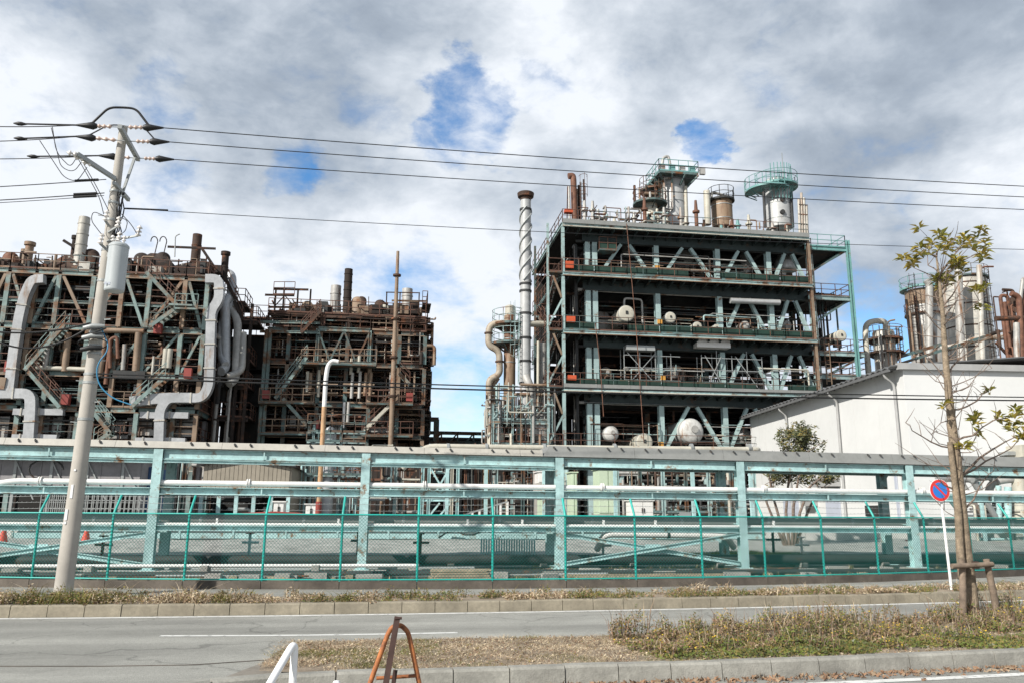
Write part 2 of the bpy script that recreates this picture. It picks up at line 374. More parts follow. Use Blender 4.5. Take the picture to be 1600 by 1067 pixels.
def pipe(par, path, r, m, name='pipe', n=8, bend=None):
    return MB().tube(fillet(path, bend or r*2.2), r, n).build(name, m, par)
def bar(par, name, p0, p1, w, h, m, up=None): return MB().bar(p0, p1, w, h, up).build(name, m, par)
def hbeam(par, name, p0, p1, w, h, m, t=.03, up=None): return MB().hb(p0, p1, w, h, t, up).build(name, m, par)
def rail_mb(mb, p0, p1, h=1.1, sp=1.5, t=.05, kick=True):
    p0, p1 = V(p0), V(p1); L = (p1-p0).length; n = max(1, round(L/sp)); z = V((0, 0, 1))
    for k in (h, h*.55): mb.bar(p0+z*k, p1+z*k, t, t)
    for i in range(n+1):
        q = p0.lerp(p1, i/n); mb.bar(q, q+z*h, t, t)
    if kick: mb.bar(p0+z*.06, p1+z*.06, .012, .12)
    return mb
def railing(par, pts, m, h=1.1, sp=1.5, t=.05):
    mb = MB()
    for a, b in zip(pts, pts[1:]): rail_mb(mb, a, b, h, sp, t)
    return mb.build('railing', m, par)
def stair(par, p0, p1, wdir, width, m, mr, drop=.25):
    """flight from foot p0 to head p1; wdir = unit vector across the flight"""
    p0, p1, wd = V(p0), V(p1), V(wdir); mb = MB()
    for k in (0, 1): mb.bar(p0+wd*width*k, p1+wd*width*k, .06, drop)
    n = max(3, int(abs(p1.z-p0.z)/.22)); dr = (p1-p0); dr.z = 0; dr = dr.normalized() if dr.length > .01 else V((1, 0, 0))
    for i in range(n):
        q = p0.lerp(p1, (i+.5)/n); mb.bar(q, q+wd*width, .24, .04)
    o = mb.build('stair', m, par); r = MB()
    for k in (0, 1): rail_mb(r, p0+wd*width*k, p1+wd*width*k, 1.0, 1.3, .045, False)
    r.build('stair_railing', mr, o); return o
def ladder(par, p, z0, z1, m, w=.45, cage=True, out=(0, -1, 0)):
    p = V(p); o = V(out); s = o.cross(V((0, 0, 1))); mb = MB()
    for k in (-.5, .5): mb.bar(V((p.x, p.y, z0))+s*w*k, V((p.x, p.y, z1))+s*w*k, .05, .05)
    z = z0+.3
    while z < z1: mb.bar(V((p.x, p.y, z))-s*w/2, V((p.x, p.y, z))+s*w/2, .03, .03); z += .35
    if cage:
        z = z0+2.2
        while z < z1+.9:
            ring = [V((p.x, p.y, z))+s*(.36*math.cos(a))+o*(.05+.62*math.sin(a)) for a in [math.pi*i/6 for i in range(7)]]
            mb.tube(ring, .022, 4, False); z += .9
        for i in (1, 3, 5):
            a = math.pi*i/6; q = s*(.36*math.cos(a))+o*(.05+.62*math.sin(a))
            mb.bar(V((p.x, p.y, z0+2.2))+q, V((p.x, p.y, z1+.9))+q, .03, .03)
    return mb.build('ladder', m, par)
def ring_platform(par, c, r0, r1, z, m, mr, a0=0, a1=2*math.pi, n=20, name='platform'):
    c = V(c); mb = MB(); k = n+1
    A = [a0+(a1-a0)*i/n for i in range(k)]
    P = lambda r, a, zz: V((c.x+r*math.cos(a), c.y+r*math.sin(a), zz))
    vs = [P(r, a, zz) for a in A for r, zz in ((r0, z), (r1, z), (r1, z-.18), (r0, z-.1))]
    mb.add(vs, [(i*4+j, i*4+(j+1) % 4, i*4+4+(j+1) % 4, i*4+4+j) for i in range(n) for j in range(4)])
    for i in range(0, n+1, 3): mb.bar(P(r0, A[i], z-.6*(r1-r0)-.1), P(r1-.05, A[i], z-.12), .07, .09)
    o = mb.build(name, m, par); r = MB()
    for hh in (.55, 1.1): r.tube([P(r1-.03, a, z+hh) for a in A], .03, 4, False)
    for a in A[::2]: r.bar(P(r1-.03, a, z), P(r1-.03, a, z+1.1), .05, .05)
    r.build('railing', mr, o); return o
def clutter(par, lo, hi, n, seed, mats, rmin=.05, rmax=.22, name='pipe', front=1.):
    """process piping routed inside a bay: runs along the axes with elbows"""
    rnd = random.Random(seed); lo, hi = V(lo), V(hi)
    for i in range(n):
        r = rmin+(rmax-rmin)*rnd.random()**2.2
        y = lo.y+(hi.y-lo.y)*rnd.random()**front
        p = V((rnd.uniform(lo.x, hi.x), y, rnd.uniform(lo.z, hi.z))); path = [p.copy()]
        ax = rnd.choice('xxzzzy')
        for k in range(rnd.choice((1, 2, 2, 3, 3))):
            q = path[-1].copy()
            if ax == 'x': q.x = min(hi.x, max(lo.x, q.x+rnd.choice((-1, 1))*rnd.uniform(.15, .6)*(hi.x-lo.x)))
            elif ax == 'z': q.z = rnd.uniform(lo.z, hi.z) if rnd.random() < .6 else rnd.choice((lo.z, hi.z))
            else: q.y = min(hi.y, max(lo.y, q.y+rnd.uniform(-2.5, 2.5)))
            if (q-path[-1]).length > r*3+.2: path.append(q)
            ax = rnd.choice({'x': 'zzy', 'z': 'xxy', 'y': 'xz'}[ax])
        if len(path) > 1: pipe(par, path, r, rnd.choice(mats), name, 8 if r > .09 else 6)
# ------------------------------------------------------------------ setting: ground, road, kerbs, verge, median
def lin_ext(f, a, b):
    def g(x):
        if x < a: return f(a)+(f(a)-f(a+1))*(a-x)*.6
        if x > b: return f(b)+(f(b)-f(b-1))*(x-b)*.6
        return f(x)
    return g
yk = lin_ext(lambda x: 15.75+.02*x+.004*x*x, -12, 20)
yf = lin_ext(lambda x: 19.5+.0107*(x-2.8)**2, -12, 21)
ynk = lin_ext(lambda x: 9.12+.012*x+.0055*x*x, -1.2, 12)          # near kerb of the planted median
ymf = lin_ext(lambda x: 11.5+max(0, x-3)*.22, -2, 30)             # far edge of the median
def strip(f0, f1, z0, z1, x0, x1, n=60):
    mb = MB(); vs = []
    for i in range(n+1):
        x = x0+(x1-x0)*i/n; vs += [V((x, f0(x), z0)), V((x, f1(x), z1))]
    return mb.add(vs, [(2*i, 2*i+2, 2*i+3, 2*i+1) for i in range(n)])
struct('ground', MB().add([V((-1500, -300, -.04)), V((1500, -300, -.04)), V((1500, 2500, -.04)), V((-1500, 2500, -.04))], [(0, 1, 2, 3)]), 'ground_plant')
struct('road', strip(lambda x: -40, lambda x: yk(x)+.05, 0, 0, -60, 60), 'asphalt')
struct('verge', strip(lambda x: yk(x)+.15, lambda x: yk(x)+1.55, .185, .17, -60, 60), 'soil')
struct('walkway', strip(lambda x: yk(x)+1.5, lambda x: yf(x)+.02, .10, .09, -60, 60), 'asphalt')
struct('plant_yard', strip(lambda x: yf(x), lambda x: 260, .06, .06, -160, 200), 'ground_plant')
struct('ballast_strip', strip(lambda x: yf(x)+.1, lambda x: 27.2, .068, .068, -60, 60), 'ballast')
struct('edge_line', strip(lambda x: yk(x)-.24, lambda x: yk(x)-.10, .004, .004, -60, 60), 'road_paint')
mb = MB()
a, b = G(250, 993), G(715, 988)
nn = 24
vs_ = []
for i in range(nn+1):
    p = a.lerp(b, i/nn); p.y -= .09*math.sin(math.pi*i/nn); vs_ += [V((p.x, p.y-.06, .004)), V((p.x, p.y+.06, .004))]
mb.add(vs_, [(2*i, 2*i+2, 2*i+3, 2*i+1) for i in range(nn)])
struct('lane_line', mb, 'road_paint')
struct('near_lane_line', strip(lambda x: ynk(x)-.50, lambda x: ynk(x)-.35, .004, .004, 2.9, 40), 'road_paint')
# asphalt repair seams on the road
mb = MB()
for pts in ([(0, 1040), (60, 1040), (160, 1040), (300, 1038), (420, 1030), (455, 1016)],):
    path = [G(x, y, .005) for x, y in pts]
    for p, q in zip(path, path[1:]): mb.bar(p, q, .018, .006)
ap = [G(x, y, .005) for x, y in ((480, 1009), (455, 1016), (425, 1029), (380, 1046), (330, 1066), (280, 1092), (330, 1110), (430, 1090), (470, 1060))]
struct('gutter_apron', MB().add(ap, [tuple(range(len(ap)))]), 'apron')
struct('road_seam', mb, 'base_wall')

def kerb_run(name, path, h, w, Ls, m='kerb_concrete'):
    """kerb of separate stones with open joints along a polyline of points (front foot of the kerb)"""
    root = bpy.data.objects.new(name, None); COL.objects.link(root); root.location = path[0]; WPOS[root.name] = V(path[0]); root['kind'] = 'structure'
    pts = [V(p) for p in path]; acc = [0]
    for p, q in zip(pts, pts[1:]): acc.append(acc[-1]+(q-p).length)
    def at(s):
        for i in range(len(pts)-1):
            if s <= acc[i+1]: return pts[i].lerp(pts[i+1], (s-acc[i])/(acc[i+1]-acc[i]))
        return pts[-1]
    n = int(acc[-1]/Ls); rnd = random.Random(len(name))
    for i in range(n):
        p, q = at(i*Ls+.006), at((i+1)*Ls-.006); d = (q-p).normalized(); nb = V((-d.y, d.x, 0)); z = V((0, 0, h+rnd.uniform(-.006, .006)))
        j = nb*rnd.uniform(-.008, .008); c = .025
        pr = [V((0, 0, -.05))+j, V((0, 0, 0))+z-V((0, 0, c))+nb*.02+j, z+nb*(.02+c)+j, z+nb*(w-.01)+j, nb*w+V((0, 0, -.05))+j]
        vs = [e+k for e in (p, q) for k in pr]
        mb = MB().add(vs, [(0, 5, 6, 1), (1, 6, 7, 2), (2, 7, 8, 3), (3, 8, 9, 4), (4, 3, 2, 1, 0), (5, 6, 7, 8, 9)])
        mb.build('kerb_stone', m, root)
    return root
kerb_run('verge_kerb', [V((x, yk(x), 0)) for x in [-22+i*.5 for i in range(130)]], .2, .17, .62)
# planted median
left = [V((-1.15, 11.45, .16)), V((-1.3, 10.8, .15)), V((-1.38, 10.1, .14)), V((-1.35, 9.6, .14))]
far = [V((x, ymf(x), .16)) for x in range(40, -1, -1)]
near = [V((x, ynk(x)+.17, .17)) for x in [-.9, -.4]+list(range(0, 41))]
mb = MB(); poly = near+far+left
mb.add(poly, [tuple(range(len(poly)))])
struct('median', mb, 'soil')
kerb_run('median_kerb', [V((-2.6, 8.0, 0)), V((-2.1, 8.55, 0)), V((-1.5, 8.93, 0)), V((-.8, 9.08, 0))]+[V((x, ynk(x), 0)) for x in [-.2+i*.5 for i in range(60)]], .19, .18, .62, 'kerb_grey')
kerb_run('median_back_kerb', [V((30, ymf(30)+.1, 0)), V((3, ymf(3)+.1, 0)), V((0, 11.62, 0)), V((-1.1, 11.6, 0))], .10, .12, .6)

# ------------------------------------------------------------------ weeds and grass
def blades(mb, x, y, z, n, h, spread, rnd, mats, lean=.5, w=.012):
    for i in range(n):
        a = rnd.uniform(0, 6.283); r = spread*math.sqrt(rnd.random()); px, py = x+r*math.cos(a), y+r*math.sin(a)
        hh = h*rnd.uniform(.45, 1.1); b = rnd.uniform(0, 6.283); l = hh*lean*rnd.random()*1.4; ww = w*rnd.uniform(.6, 1.4)
        dx, dy = math.cos(b)*l, math.sin(b)*l; s = rnd.uniform(0, 6.283); sx, sy = math.cos(s)*ww, math.sin(s)*ww
        mb.m = rnd.choice(mats)
        v = [V((px-sx, py-sy, z)), V((px+sx, py+sy, z)), V((px+dx*.4+sx*.7, py+dy*.4+sy*.7, z+hh*.6)), V((px+dx*.4-sx*.7, py+dy*.4-sy*.7, z+hh*.6)), V((px+dx, py+dy, z+hh*rnd.uniform(.7, 1)))]
        mb.add(v, [(0, 1, 2, 3), (3, 2, 4)])
def leafy(mb, x, y, z, n, h, spread, rnd, mats, size=.03):
    """small leaves in a clump"""
    for i in range(n):
        a = rnd.uniform(0, 6.283); r = spread*math.sqrt(rnd.random()); t = rnd.random()**.7
        c = V((x+r*math.cos(a), y+r*math.sin(a), z+h*t*(1-.5*r/spread)))
        u = V((rnd.uniform(-1, 1), rnd.uniform(-1, 1), rnd.uniform(-.3, .9))).normalized(); w = u.orthogonal().normalized(); q = size*rnd.uniform(.6, 1.5)
        mb.m = rnd.choice(mats); mb.add([c-w*q*.4, c+u*q*.5-w*0, c+w*q*.4, c+u*q*1.2], [(0, 1, 2), (0, 2, 3)] if 0 else [(0, 2, 3)])
WM = ['straw', 'straw_brown', 'weed_olive', 'weed_green', 'flower', 'dead_leaf', 'leaf_dark', 'twig']
def verge_weeds():
    rnd = random.Random(21); mb = MB()
    x = -19
    while x < 32:
        dens = 1.15 if x < -2.5 else .55
        ncl = int(8*dens+rnd.random())
        for k in range(ncl):
            px = x+rnd.random()*.25; py = yk(px)+.17+rnd.random()**1.4*1.05
            big = mnoise.noise(V((px*.8, py*1.5, 3)))
            if big < -.15 and rnd.random() < .6: continue
            hh = rnd.uniform(.14, .33)*(1+.7*max(0, big))*(1.15 if x < -2.5 else .8)
            g = mnoise.noise(V((px*.6, py, 9)))
            mats = [3, 2, 2, 6] if g > .04 else ([0, 1, 1, 0, 2] if g < -.02 else [0, 1, 2, 2])
            blades(mb, px, py, .17, 12, hh, .14, rnd, mats, 1.3, .006)
            leafy(mb, px, py, .17, 60, hh*.75, .17, rnd, mats+[1, 5], .03)
        x += .25
    return tag(mb.build('verge_weeds', WM), 'dry brown and green weeds along the far verge before the fence', 'weeds', kind='stuff')
verge_weeds()
def median_grass():
    rnd = random.Random(5); mb = MB()
    # low straw on the open left part, thinning into the bushes
    for i in range(6600):
        x = rnd.uniform(-1.3, 20); y0 = ynk(x)+.2; y1 = ymf(x)-.03
        if x < -.6: y0 = 9.7
        y = rnd.uniform(y0, y1)
        if x > 4.4 and rnd.random() < .45: continue
        nn_ = mnoise.noise(V((x*1.3, y*1.3, 1)))
        mats = [0, 0, 0, 1, 5] if nn_ < .12 else [0, 2, 2, 3]
        blades(mb, x, y, .155, 14, rnd.uniform(.025, .06), .12, rnd, mats, 4.0, .0035)
    for i in range(2600):
        x = rnd.uniform(-1.2, 12); y = rnd.uniform(ynk(x)+.22 if x > -.6 else 9.7, ymf(x)-.05)
        leafy(mb, x, y, .155, 6, .04, .12, rnd, [5, 1, 0, 0, 2], .018)
    # dead leaves blown against the near kerb
    for i in range(800):
        x = rnd.uniform(1.5, 12); y = ynk(x)-.02-abs(rnd.gauss(0, .13))
        leafy(mb, x, y, .004, 2, .02, .06, rnd, [5, 5, 1], .04)
    return tag(mb.build('median_grass', WM), 'dry straw and fallen leaves covering the planted median', 'grass', kind='stuff')
median_grass()
def median_bushes():
    rnd = random.Random(11); mb = MB()
    spots = []
    x = 3.15
    while x < 21:
        for k in range(5):
            px = x+rnd.uniform(-.15, .15); t = rnd.random(); py = ynk(px)+.55+t*(ymf(px)-ynk(px)-.65)
            if px < 4.2 and py > 11.4: continue
            spots.append((px, py))
        x += .17
    for px, py in spots:
        t = (py-ynk(px))/(ymf(px)-ynk(px)); n1 = mnoise.noise(V((px*.9, py*.9, 4)))
        if n1 < -.16 and rnd.random() < .8: continue
        hh = (.15+.27*max(0, t-.3))*(1+.6*n1)*rnd.uniform(.55, 1.35)
        if px < 3.9: hh *= 1.1
        col = [3, 3, 2, 6] if n1 > .12 else ([2, 3, 3, 5, 2, 6] if n1 > -.05 else [1, 5, 2, 2, 3])
        if t > .5: col = col+[1, 1, 2, 6]
        blades(mb, px, py, .15, 26, hh*1.35, .16, rnd, [1, 5, 5, 7, 7, 0], .45, .0045)
        leafy(mb, px, py, .15, 210, hh*1.05, .17, rnd, col, .026)
        if rnd.random() < .42: leafy(mb, px, py, .15+hh*.45, 12, hh*.55, .16, rnd, [4], .02)
    for i in range(520):   # low green ground cover towards the near kerb
        px = rnd.uniform(3.3, 11.5); py = ynk(px)+.3+rnd.random()*.75
        if mnoise.noise(V((px*.8, py*1.2, 14))) < -.05: continue
        leafy(mb, px, py, .15, 46, .10, .17, rnd, [3, 3, 2, 2, 6], .028)
    for i in range(60):   # yellow flowering clump beside the tree
        px, py = rnd.gauss(11.3, .55), rnd.gauss(12.6, .35)
        leafy(mb, px, py, .15, 40, .38, .16, rnd, [3, 3, 4, 2], .03)
    return tag(mb.build('median_weeds', WM), 'low bushy weeds with small yellow flowers on the median', 'weeds', kind='stuff')
median_bushes()

# ------------------------------------------------------------------ chain link fence
def fence():
    T = thing('chain_link_fence', (3, yf(3), .02), 'green chain-link fence with slanted barbed wire arms on a low concrete base', 'fence')
    xs = [-8.2+1.78*i for i in range(-8, 26)]
    zb, zt = .30, 1.78
    rnd = random.Random(3)
    P = [V((x, yf(x), 0)) for x in xs]; arms = []
    for i, p in enumerate(P):
        d = (P[min(i+1, len(P)-1)]-P[max(i-1, 0)]).normalized(); nb = V((-d.y, d.x, 0))
        top = p+nb*.26+V((0, 0, zt+.42)); arms.append((p+V((0, 0, zt)), top))
        MB().tube(fillet([p+V((0, 0, .05)), p+V((0, 0, zt)), top], .08), .03, 8).build('post', 'fence_green', T)
    for i, (p, q) in enumerate(zip(P, P[1:])):
        z = V((0, 0, 1)); d = (q-p).normalized(); nb = V((-d.y, d.x, 0))
        MB().tube([p+z*zt-nb*.02, q+z*zt-nb*.02], .02, 6).build('top_rail', 'fence_green', T)
        MB().tube([p+z*zb-nb*.02, q+z*zb-nb*.02], .02, 6).build('bottom_rail', 'fence_green', T)
        mb = MB(); L = (q-p).length; hh = zt-zb; s = .082; o = p-nb*.03
        k = -hh
        while k < L:
            a0 = max(0, k); a1 = min(L, k+hh)
            if a1 > a0:
                mb.bar(o+d*a0+z*(zb+a0-k), o+d*a1+z*(zb+a1-k), .0056, .0056)
                mb.bar(o+d*a0+z*(zt-(a0-k)), o+d*a1+z*(zt-(a1-k)), .0056, .0056)
            k += s
        m = mb.build('wire_mesh', 'fence_wire', T); m['kind'] = 'stuff'
        for t in (.25, .6, .95):
            a, b = arms[i][0].lerp(arms[i][1], t), arms[i+1][0].lerp(arms[i+1][1], t); c = (a+b)/2-z*.02
            w = MB().tube([a, c, b], .004, 4, False)
            for j in range(1, 15):
                e = a.lerp(b, j/15); w.bar(e-V((.012, 0, .012)), e+V((.012, 0, .012)), .0056, .0056)
            w.build('barbed_wire', 'galv', T)
        e0, e1 = p+d*.006, q-d*.006
        h = rnd.uniform(-.01, .01)
        MB().bar(e0+z*.14, e1+z*.14, .16, .25+h, z).build('base_block', 'base_wall', T)
    return T
fence()

# ------------------------------------------------------------------ foreground barriers
def a_barricade():
    Y = 8.1; c = PY(622, 963, Y); zt = c.z; X = c.x
    T = thing('barricade', (X, Y, 0), 'rusty orange A-shaped barricade with a brown post leaning through it', 'barricade')
    z = lambda y, x=622: PY(x, y, Y).z
    # hoop of bent orange pipe
    L = [PY(578, 1067, Y), PY(606, 990, Y), PY(612, 980, Y), PY(620, 976, Y), PY(628, 977, Y), PY(637, 986, Y), PY(641, 1000, Y), PY(655, 1067, Y)]
    foot = lambda a, b: b+(b-a)*((b.z-.02)/(a.z-b.z))
    L = [foot(L[1], L[0])]+L+[foot(L[-2], L[-1])]
    MB().tube(fillet(L, .03), .024, 10).build('hoop', 'orange_rust', T)
    MB().tube([PY(588, 1059, Y), PY(650, 1055, Y)], .017, 8).build('cross_bar', 'orange_rust', T)
    a, b = PY(621, 963, Y-.06), PY(603, 1067, Y-.25); b2 = b+(b-a)*.35
    MB().bar(a, b2, .055, .03, (0, -1, 0)).build('leaning_post', 'brown_rust', T)
    MB().bar(PY(618, 1046, Y-.1), V((PY(618, 1046, Y-.1).x-.05, Y-.15, .02)), .04, .04).build('short_post', 'brown_rust', T)
    MB().tube([PY(617, 966, Y-.08), PY(628, 965, Y-.08)], .014, 6).build('bolt', 'brown_rust', T)
    MB().bar(V((X-.3, Y+.12, .03)), V((X+.3, Y+.12, .03)), .05, .04).build('foot_bar', 'brown_rust', T)
a_barricade()
def guard_pipe():
    Y = 7.9; p = PY(463, 1004, Y)
    T = thing('guard_pipe', (p.x, Y, 0), 'bent white guard pipe with a sloping brace standing by the kerb', 'guard rail')
    b = PY(424, 1067, Y-.25); b = p+(b-p)*2.0
    MB().tube(fillet([V((b.x, b.y, .0)), b, p+V((-.012, 0, .02)), V((p.x-.012, Y, 0))], .1, 8), .034, 12).build('bent_pipe', 'guard_white', T)
    q = PY(526, 1062, 7.75); T2 = thing('guard_post', (q.x, 7.75, 0), 'short white rounded guard post just left of the orange barricade', 'post')
    MB().lathe((q.x, 7.75, 0), [(.034, 0), (.034, q.z-.02), (.024, q.z-.005), (0, q.z)], 12).build('post', 'guard_white', T2)
guard_pipe()

# ------------------------------------------------------------------ no-parking sign
def sign():
    b = G(1487, 922, .16); Y = b.y; c = PY(1466, 765.5, Y); r = 17.3/FPX*(c-CAM).dot(FW)
    T = thing('parking_sign', b, 'round no-parking sign, blue with red ring and slash, on a white post', 'sign')
    top = V((b.x, Y, c.z+.1)); off = c.x-b.x
    MB().tube([V((b.x, Y, .1)), V((c.x+.06, Y+.02, c.z+.2))], .032, 10).build('post', 'paint_white', T)
    Yd = Y-.05; cc = V((c.x, Yd, c.z)); n = 40
    def disc(rad, yy, th, m, name):
        return MB().lathe(V((cc.x, yy, cc.z)), [(rad, 0), (rad, th)], n, (0, -1, 0)).build(name, m, T)
    disc(r, Yd, .008, 'sign_white', 'plate'); disc(r*.955, Yd-.009, .002, 'sign_red', 'red_ring'); disc(r*.70, Yd-.012, .002, 'sign_blue', 'blue_disc')
    k = r*.73*.7071
    MB().bar(cc+V((-k, -.0155, k)), cc+V((k, -.0155, -k)), .002, r*.17, (1, 0, 1)).build('red_slash', 'sign_red', T)
    for s in (-.15, .15): MB().bar(V((c.x-.05, Y, c.z+s)), V((c.x+.12, Y, c.z+s)), .03, .03).build('clamp', 'galv', T)
sign()

# ------------------------------------------------------------------ street tree with stakes
def street_tree():
    base = G(1519, 966, .17); rnd = random.Random(12); Y = base.y
    T = thing('young_tree', base, 'slender young evergreen tree with sparse leaf tufts, staked on the median', 'tree')
    pts = [(1519, 966), (1512, 890), (1505, 830), (1500, 780), (1494, 720), (1487, 660), (1481, 600), (1476, 545), (1473, 490), (1468, 440), (1463, 400)]
    tr = [PY(x, y, Y) for x, y in pts]; tr[0].z = .12
    rad = [.135, .105, .098, .092, .088, .075, .06, .048, .038, .026, .014]
    MB().tube(tr, rad, 12).build('trunk', 'bark', T)
    # second thin stem hugging the trunk on its left
    st = [PY(x, y, Y-.08) for x, y in [(1504, 905), (1500, 860), (1497, 800), (1490, 740), (1484, 690)]]
    MB().tube(st, [.07, .065, .06, .05, .045], 10).build('trunk_fork', 'bark', T)
    tips = []
    def branch(path, r0, leafy_=True, dY=0.):
        k = len(path); P = [PY(x, y, Y+dY*i/(k-1)) for i, (x, y) in enumerate(path)]
        # small kinks
        Q = [P[0]]
        for a, b in zip(P, P[1:]):
            m_ = (a+b)/2+V((rnd.uniform(-.03, .03), rnd.uniform(-.05, .05), rnd.uniform(-.03, .03))); Q += [m_, b]
        MB().tube(Q, [r0*(1-.8*i/(len(Q)-1)) for i in range(len(Q))], 6).build('branch', 'twig', T)
        if leafy_: tips.append(P[-1])
        return Q
    B = [([(1463, 402), (1450, 395), (1438, 398)], .02, -.2), ([(1463, 402), (1475, 385), (1490, 378)], .02, .2), ([(1468, 430), (1490, 400), (1510, 375)], .022, .3), ([(1468, 440), (1500, 410), (1535, 393)], .022, -.3),
         ([(1470, 455), (1480, 420), (1497, 405)], .018, -.2), ([(1472, 480), (1500, 440), (1525, 455)], .018, -.35), ([(1466, 425), (1450, 415), (1455, 385)], .014, .3),
         ([(1474, 500), (1495, 470), (1530, 470)], .016, .2), ([(1473, 490), (1462, 460), (1470, 438)], .014, .2),
         ([(1480, 590), (1500, 560), (1528, 540), (1530, 505)], .018, .4),
         ([(1485, 640), (1510, 635), (1535, 615), (1545, 608)], .02, .3), ([(1488, 690), (1520, 680), (1555, 655), (1585, 650)], .022, -.5),
         ([(1490, 700), (1515, 700), (1530, 665), (1522, 650)], .014, -.2), ([(1497, 745), (1530, 715), (1570, 690), (1600, 678)], .026, .4), ([(1497, 745), (1540, 720), (1580, 700), (1605, 665)], .02, .8),
         ([(1487, 655), (1470, 660), (1455, 678)], .012, .2), ([(1486, 650), (1476, 640), (1474, 630)], .010, -.2),
         ([(1482, 600), (1460, 570), (1440, 540)], .014, .1), ([(1492, 700), (1455, 690), (1425, 672), (1415, 660)], .016, -.2),
         ([(1503, 800), (1530, 760), (1545, 740), (1560, 735)], .018, .3), ([(1505, 815), (1480, 800), (1470, 790)], .010, .0), ([(1484, 620), (1465, 590), (1448, 575)], .012, .2),
         ([(1489, 675), (1500, 700), (1505, 697)], .010, -.2), ([(1478, 560), (1495, 545), (1500, 520)], .012, .1), ([(1475, 520), (1455, 500), (1440, 478)], .012, -.1),
         ([(1481, 605), (1520, 590), (1550, 575)], .012, .2), ([(1499, 770), (1470, 762), (1452, 750)], .010, .2)]
    leafy_tip = {0, 1, 2, 3, 4, 5, 6, 8, 10, 11, 12, 13, 14, 16, 22}
    for i, (p, r, d) in enumerate(B):
        Q = branch(p, r, False, d)
        for j in range(2, len(Q)):
            if rnd.random() < .7:
                e = Q[j]+V((rnd.uniform(-.35, .35), rnd.uniform(-.3, .3), rnd.uniform(.02, .4))); MB().tube([Q[j], (Q[j]+e)/2+V((.03, 0, .03)), e], [.007, .005, .003], 5).build('branch', 'twig', T)
                if i in leafy_tip and (j > 2 or i < 9) and rnd.random() < (.8 if i < 9 else .4): tips.append(e)
        if i in leafy_tip: tips.append(Q[-1])
        if i < 9 or i in (11, 13): tips += [Q[-1]+V((rnd.uniform(-.22, .22), rnd.uniform(-.25, .25), rnd.uniform(-.12, .14))) for _ in range(2)]
    for k in range(46):     # bare side twigs
        t = rnd.uniform(.25, .92); i = int(t*10); s = tr[i].lerp(tr[i+1], t*10-i); a = rnd.uniform(0, 6.283); L_ = rnd.uniform(.35, 1.0)
        d = V((math.cos(a), math.sin(a)*.8, rnd.uniform(.1, .8))).normalized(); m_ = s+d*L_*.5+V((0, 0, -.06)); e = s+d*L_+V((rnd.uniform(-.1, .1), 0, rnd.uniform(-.05, .25)))
        f_ = m_+V((rnd.uniform(-.3, .3), rnd.uniform(-.2, .2), rnd.uniform(.1, .35))); MB().tube([s, m_, e], [.011, .007, .003], 5).tube([m_, f_], [.005, .0025], 4).build('branch', 'twig', T)
    # leaves: elliptic, in whorls at the twig tips
    def leaf_mesh(L):
        mb = MB(); w = L*.22
        mb.add([V((0, 0, 0)), V((L*.45, -w, .012)), V((L*.45, 0, -.012)), V((L*.45, w, .012)), V((L, 0, -.03))], [(0, 1, 2), (0, 2, 3), (2, 1, 4), (3, 2, 4)], False); return mb
    proto = {}
    for m in ('leaf', 'leaf_yellow'):
        me = bpy.data.meshes.new('leaf'); q = leaf_mesh(.165); me.from_pydata([tuple(v) for v in q.v], [], q.f); me.materials.append(MT[m]); proto[m] = me
    cnt = 0; rest = MB()
    rnd.shuffle(tips)
    tips = tips[:int(len(tips)*.8)]
    for t in tips:
        for j in range(rnd.randint(11, 18)):
            a = rnd.uniform(0, 6.283); e = rnd.uniform(-.35, 1.0); s = rnd.uniform(.7, 1.2); yel = rnd.random() < .42
            d = V((math.cos(a)*math.cos(e), math.sin(a)*math.cos(e), math.sin(e)))
            p = t+d*rnd.uniform(0, .03)+V((0, 0, rnd.uniform(-.07, .04)))
            M = Matrix.Translation(p) @ d.to_track_quat('X', 'Z').to_matrix().to_4x4() @ Matrix.Rotation(rnd.uniform(-.6, .6), 4, 'X') @ Matrix.Scale(s, 4)
            if cnt < 300:
                o = bpy.data.objects.new('leaf', proto['leaf_yellow' if yel else 'leaf']); COL.objects.link(o); o.parent = T
                o.matrix_local = Matrix.Translation(-base) @ M; cnt += 1
            else:
                q = leaf_mesh(.165); rest.m = 1 if yel else 0; rest.add([M @ v for v in q.v], q.f)
    if rest.v: r = rest.build('foliage', ['leaf', 'leaf_yellow'], T); r['kind'] = 'stuff'
    # stakes: a small torii frame
    S = thing('tree_stake', (base.x, Y-.25, .1), 'weathered brown wooden stake frame propping up the young street tree', 'tree support')
    for (x0, y0, x1, y1) in ((1504, 973, 1503, 873), (1561, 970, 1541, 873)):
        a, b = PY(x0, y0, Y-.22), PY(x1, y1, Y-.22); a.z = .05
        MB().tube([a, (a+b)/2+V((.008, 0, 0)), b], [.058, .055, .052], 9).build('stake', 'stake', S)
    MB().tube([PY(1487, 884, Y-.30), PY(1551, 881, Y-.30)], .043, 9).build('cross_bar', 'stake', S)
    MB().lathe(PY(1517, 882, Y), [(.125, -.05), (.13, 0), (.125, .06)], 12).build('tie_band', 'brown_rust', S)
street_tree()
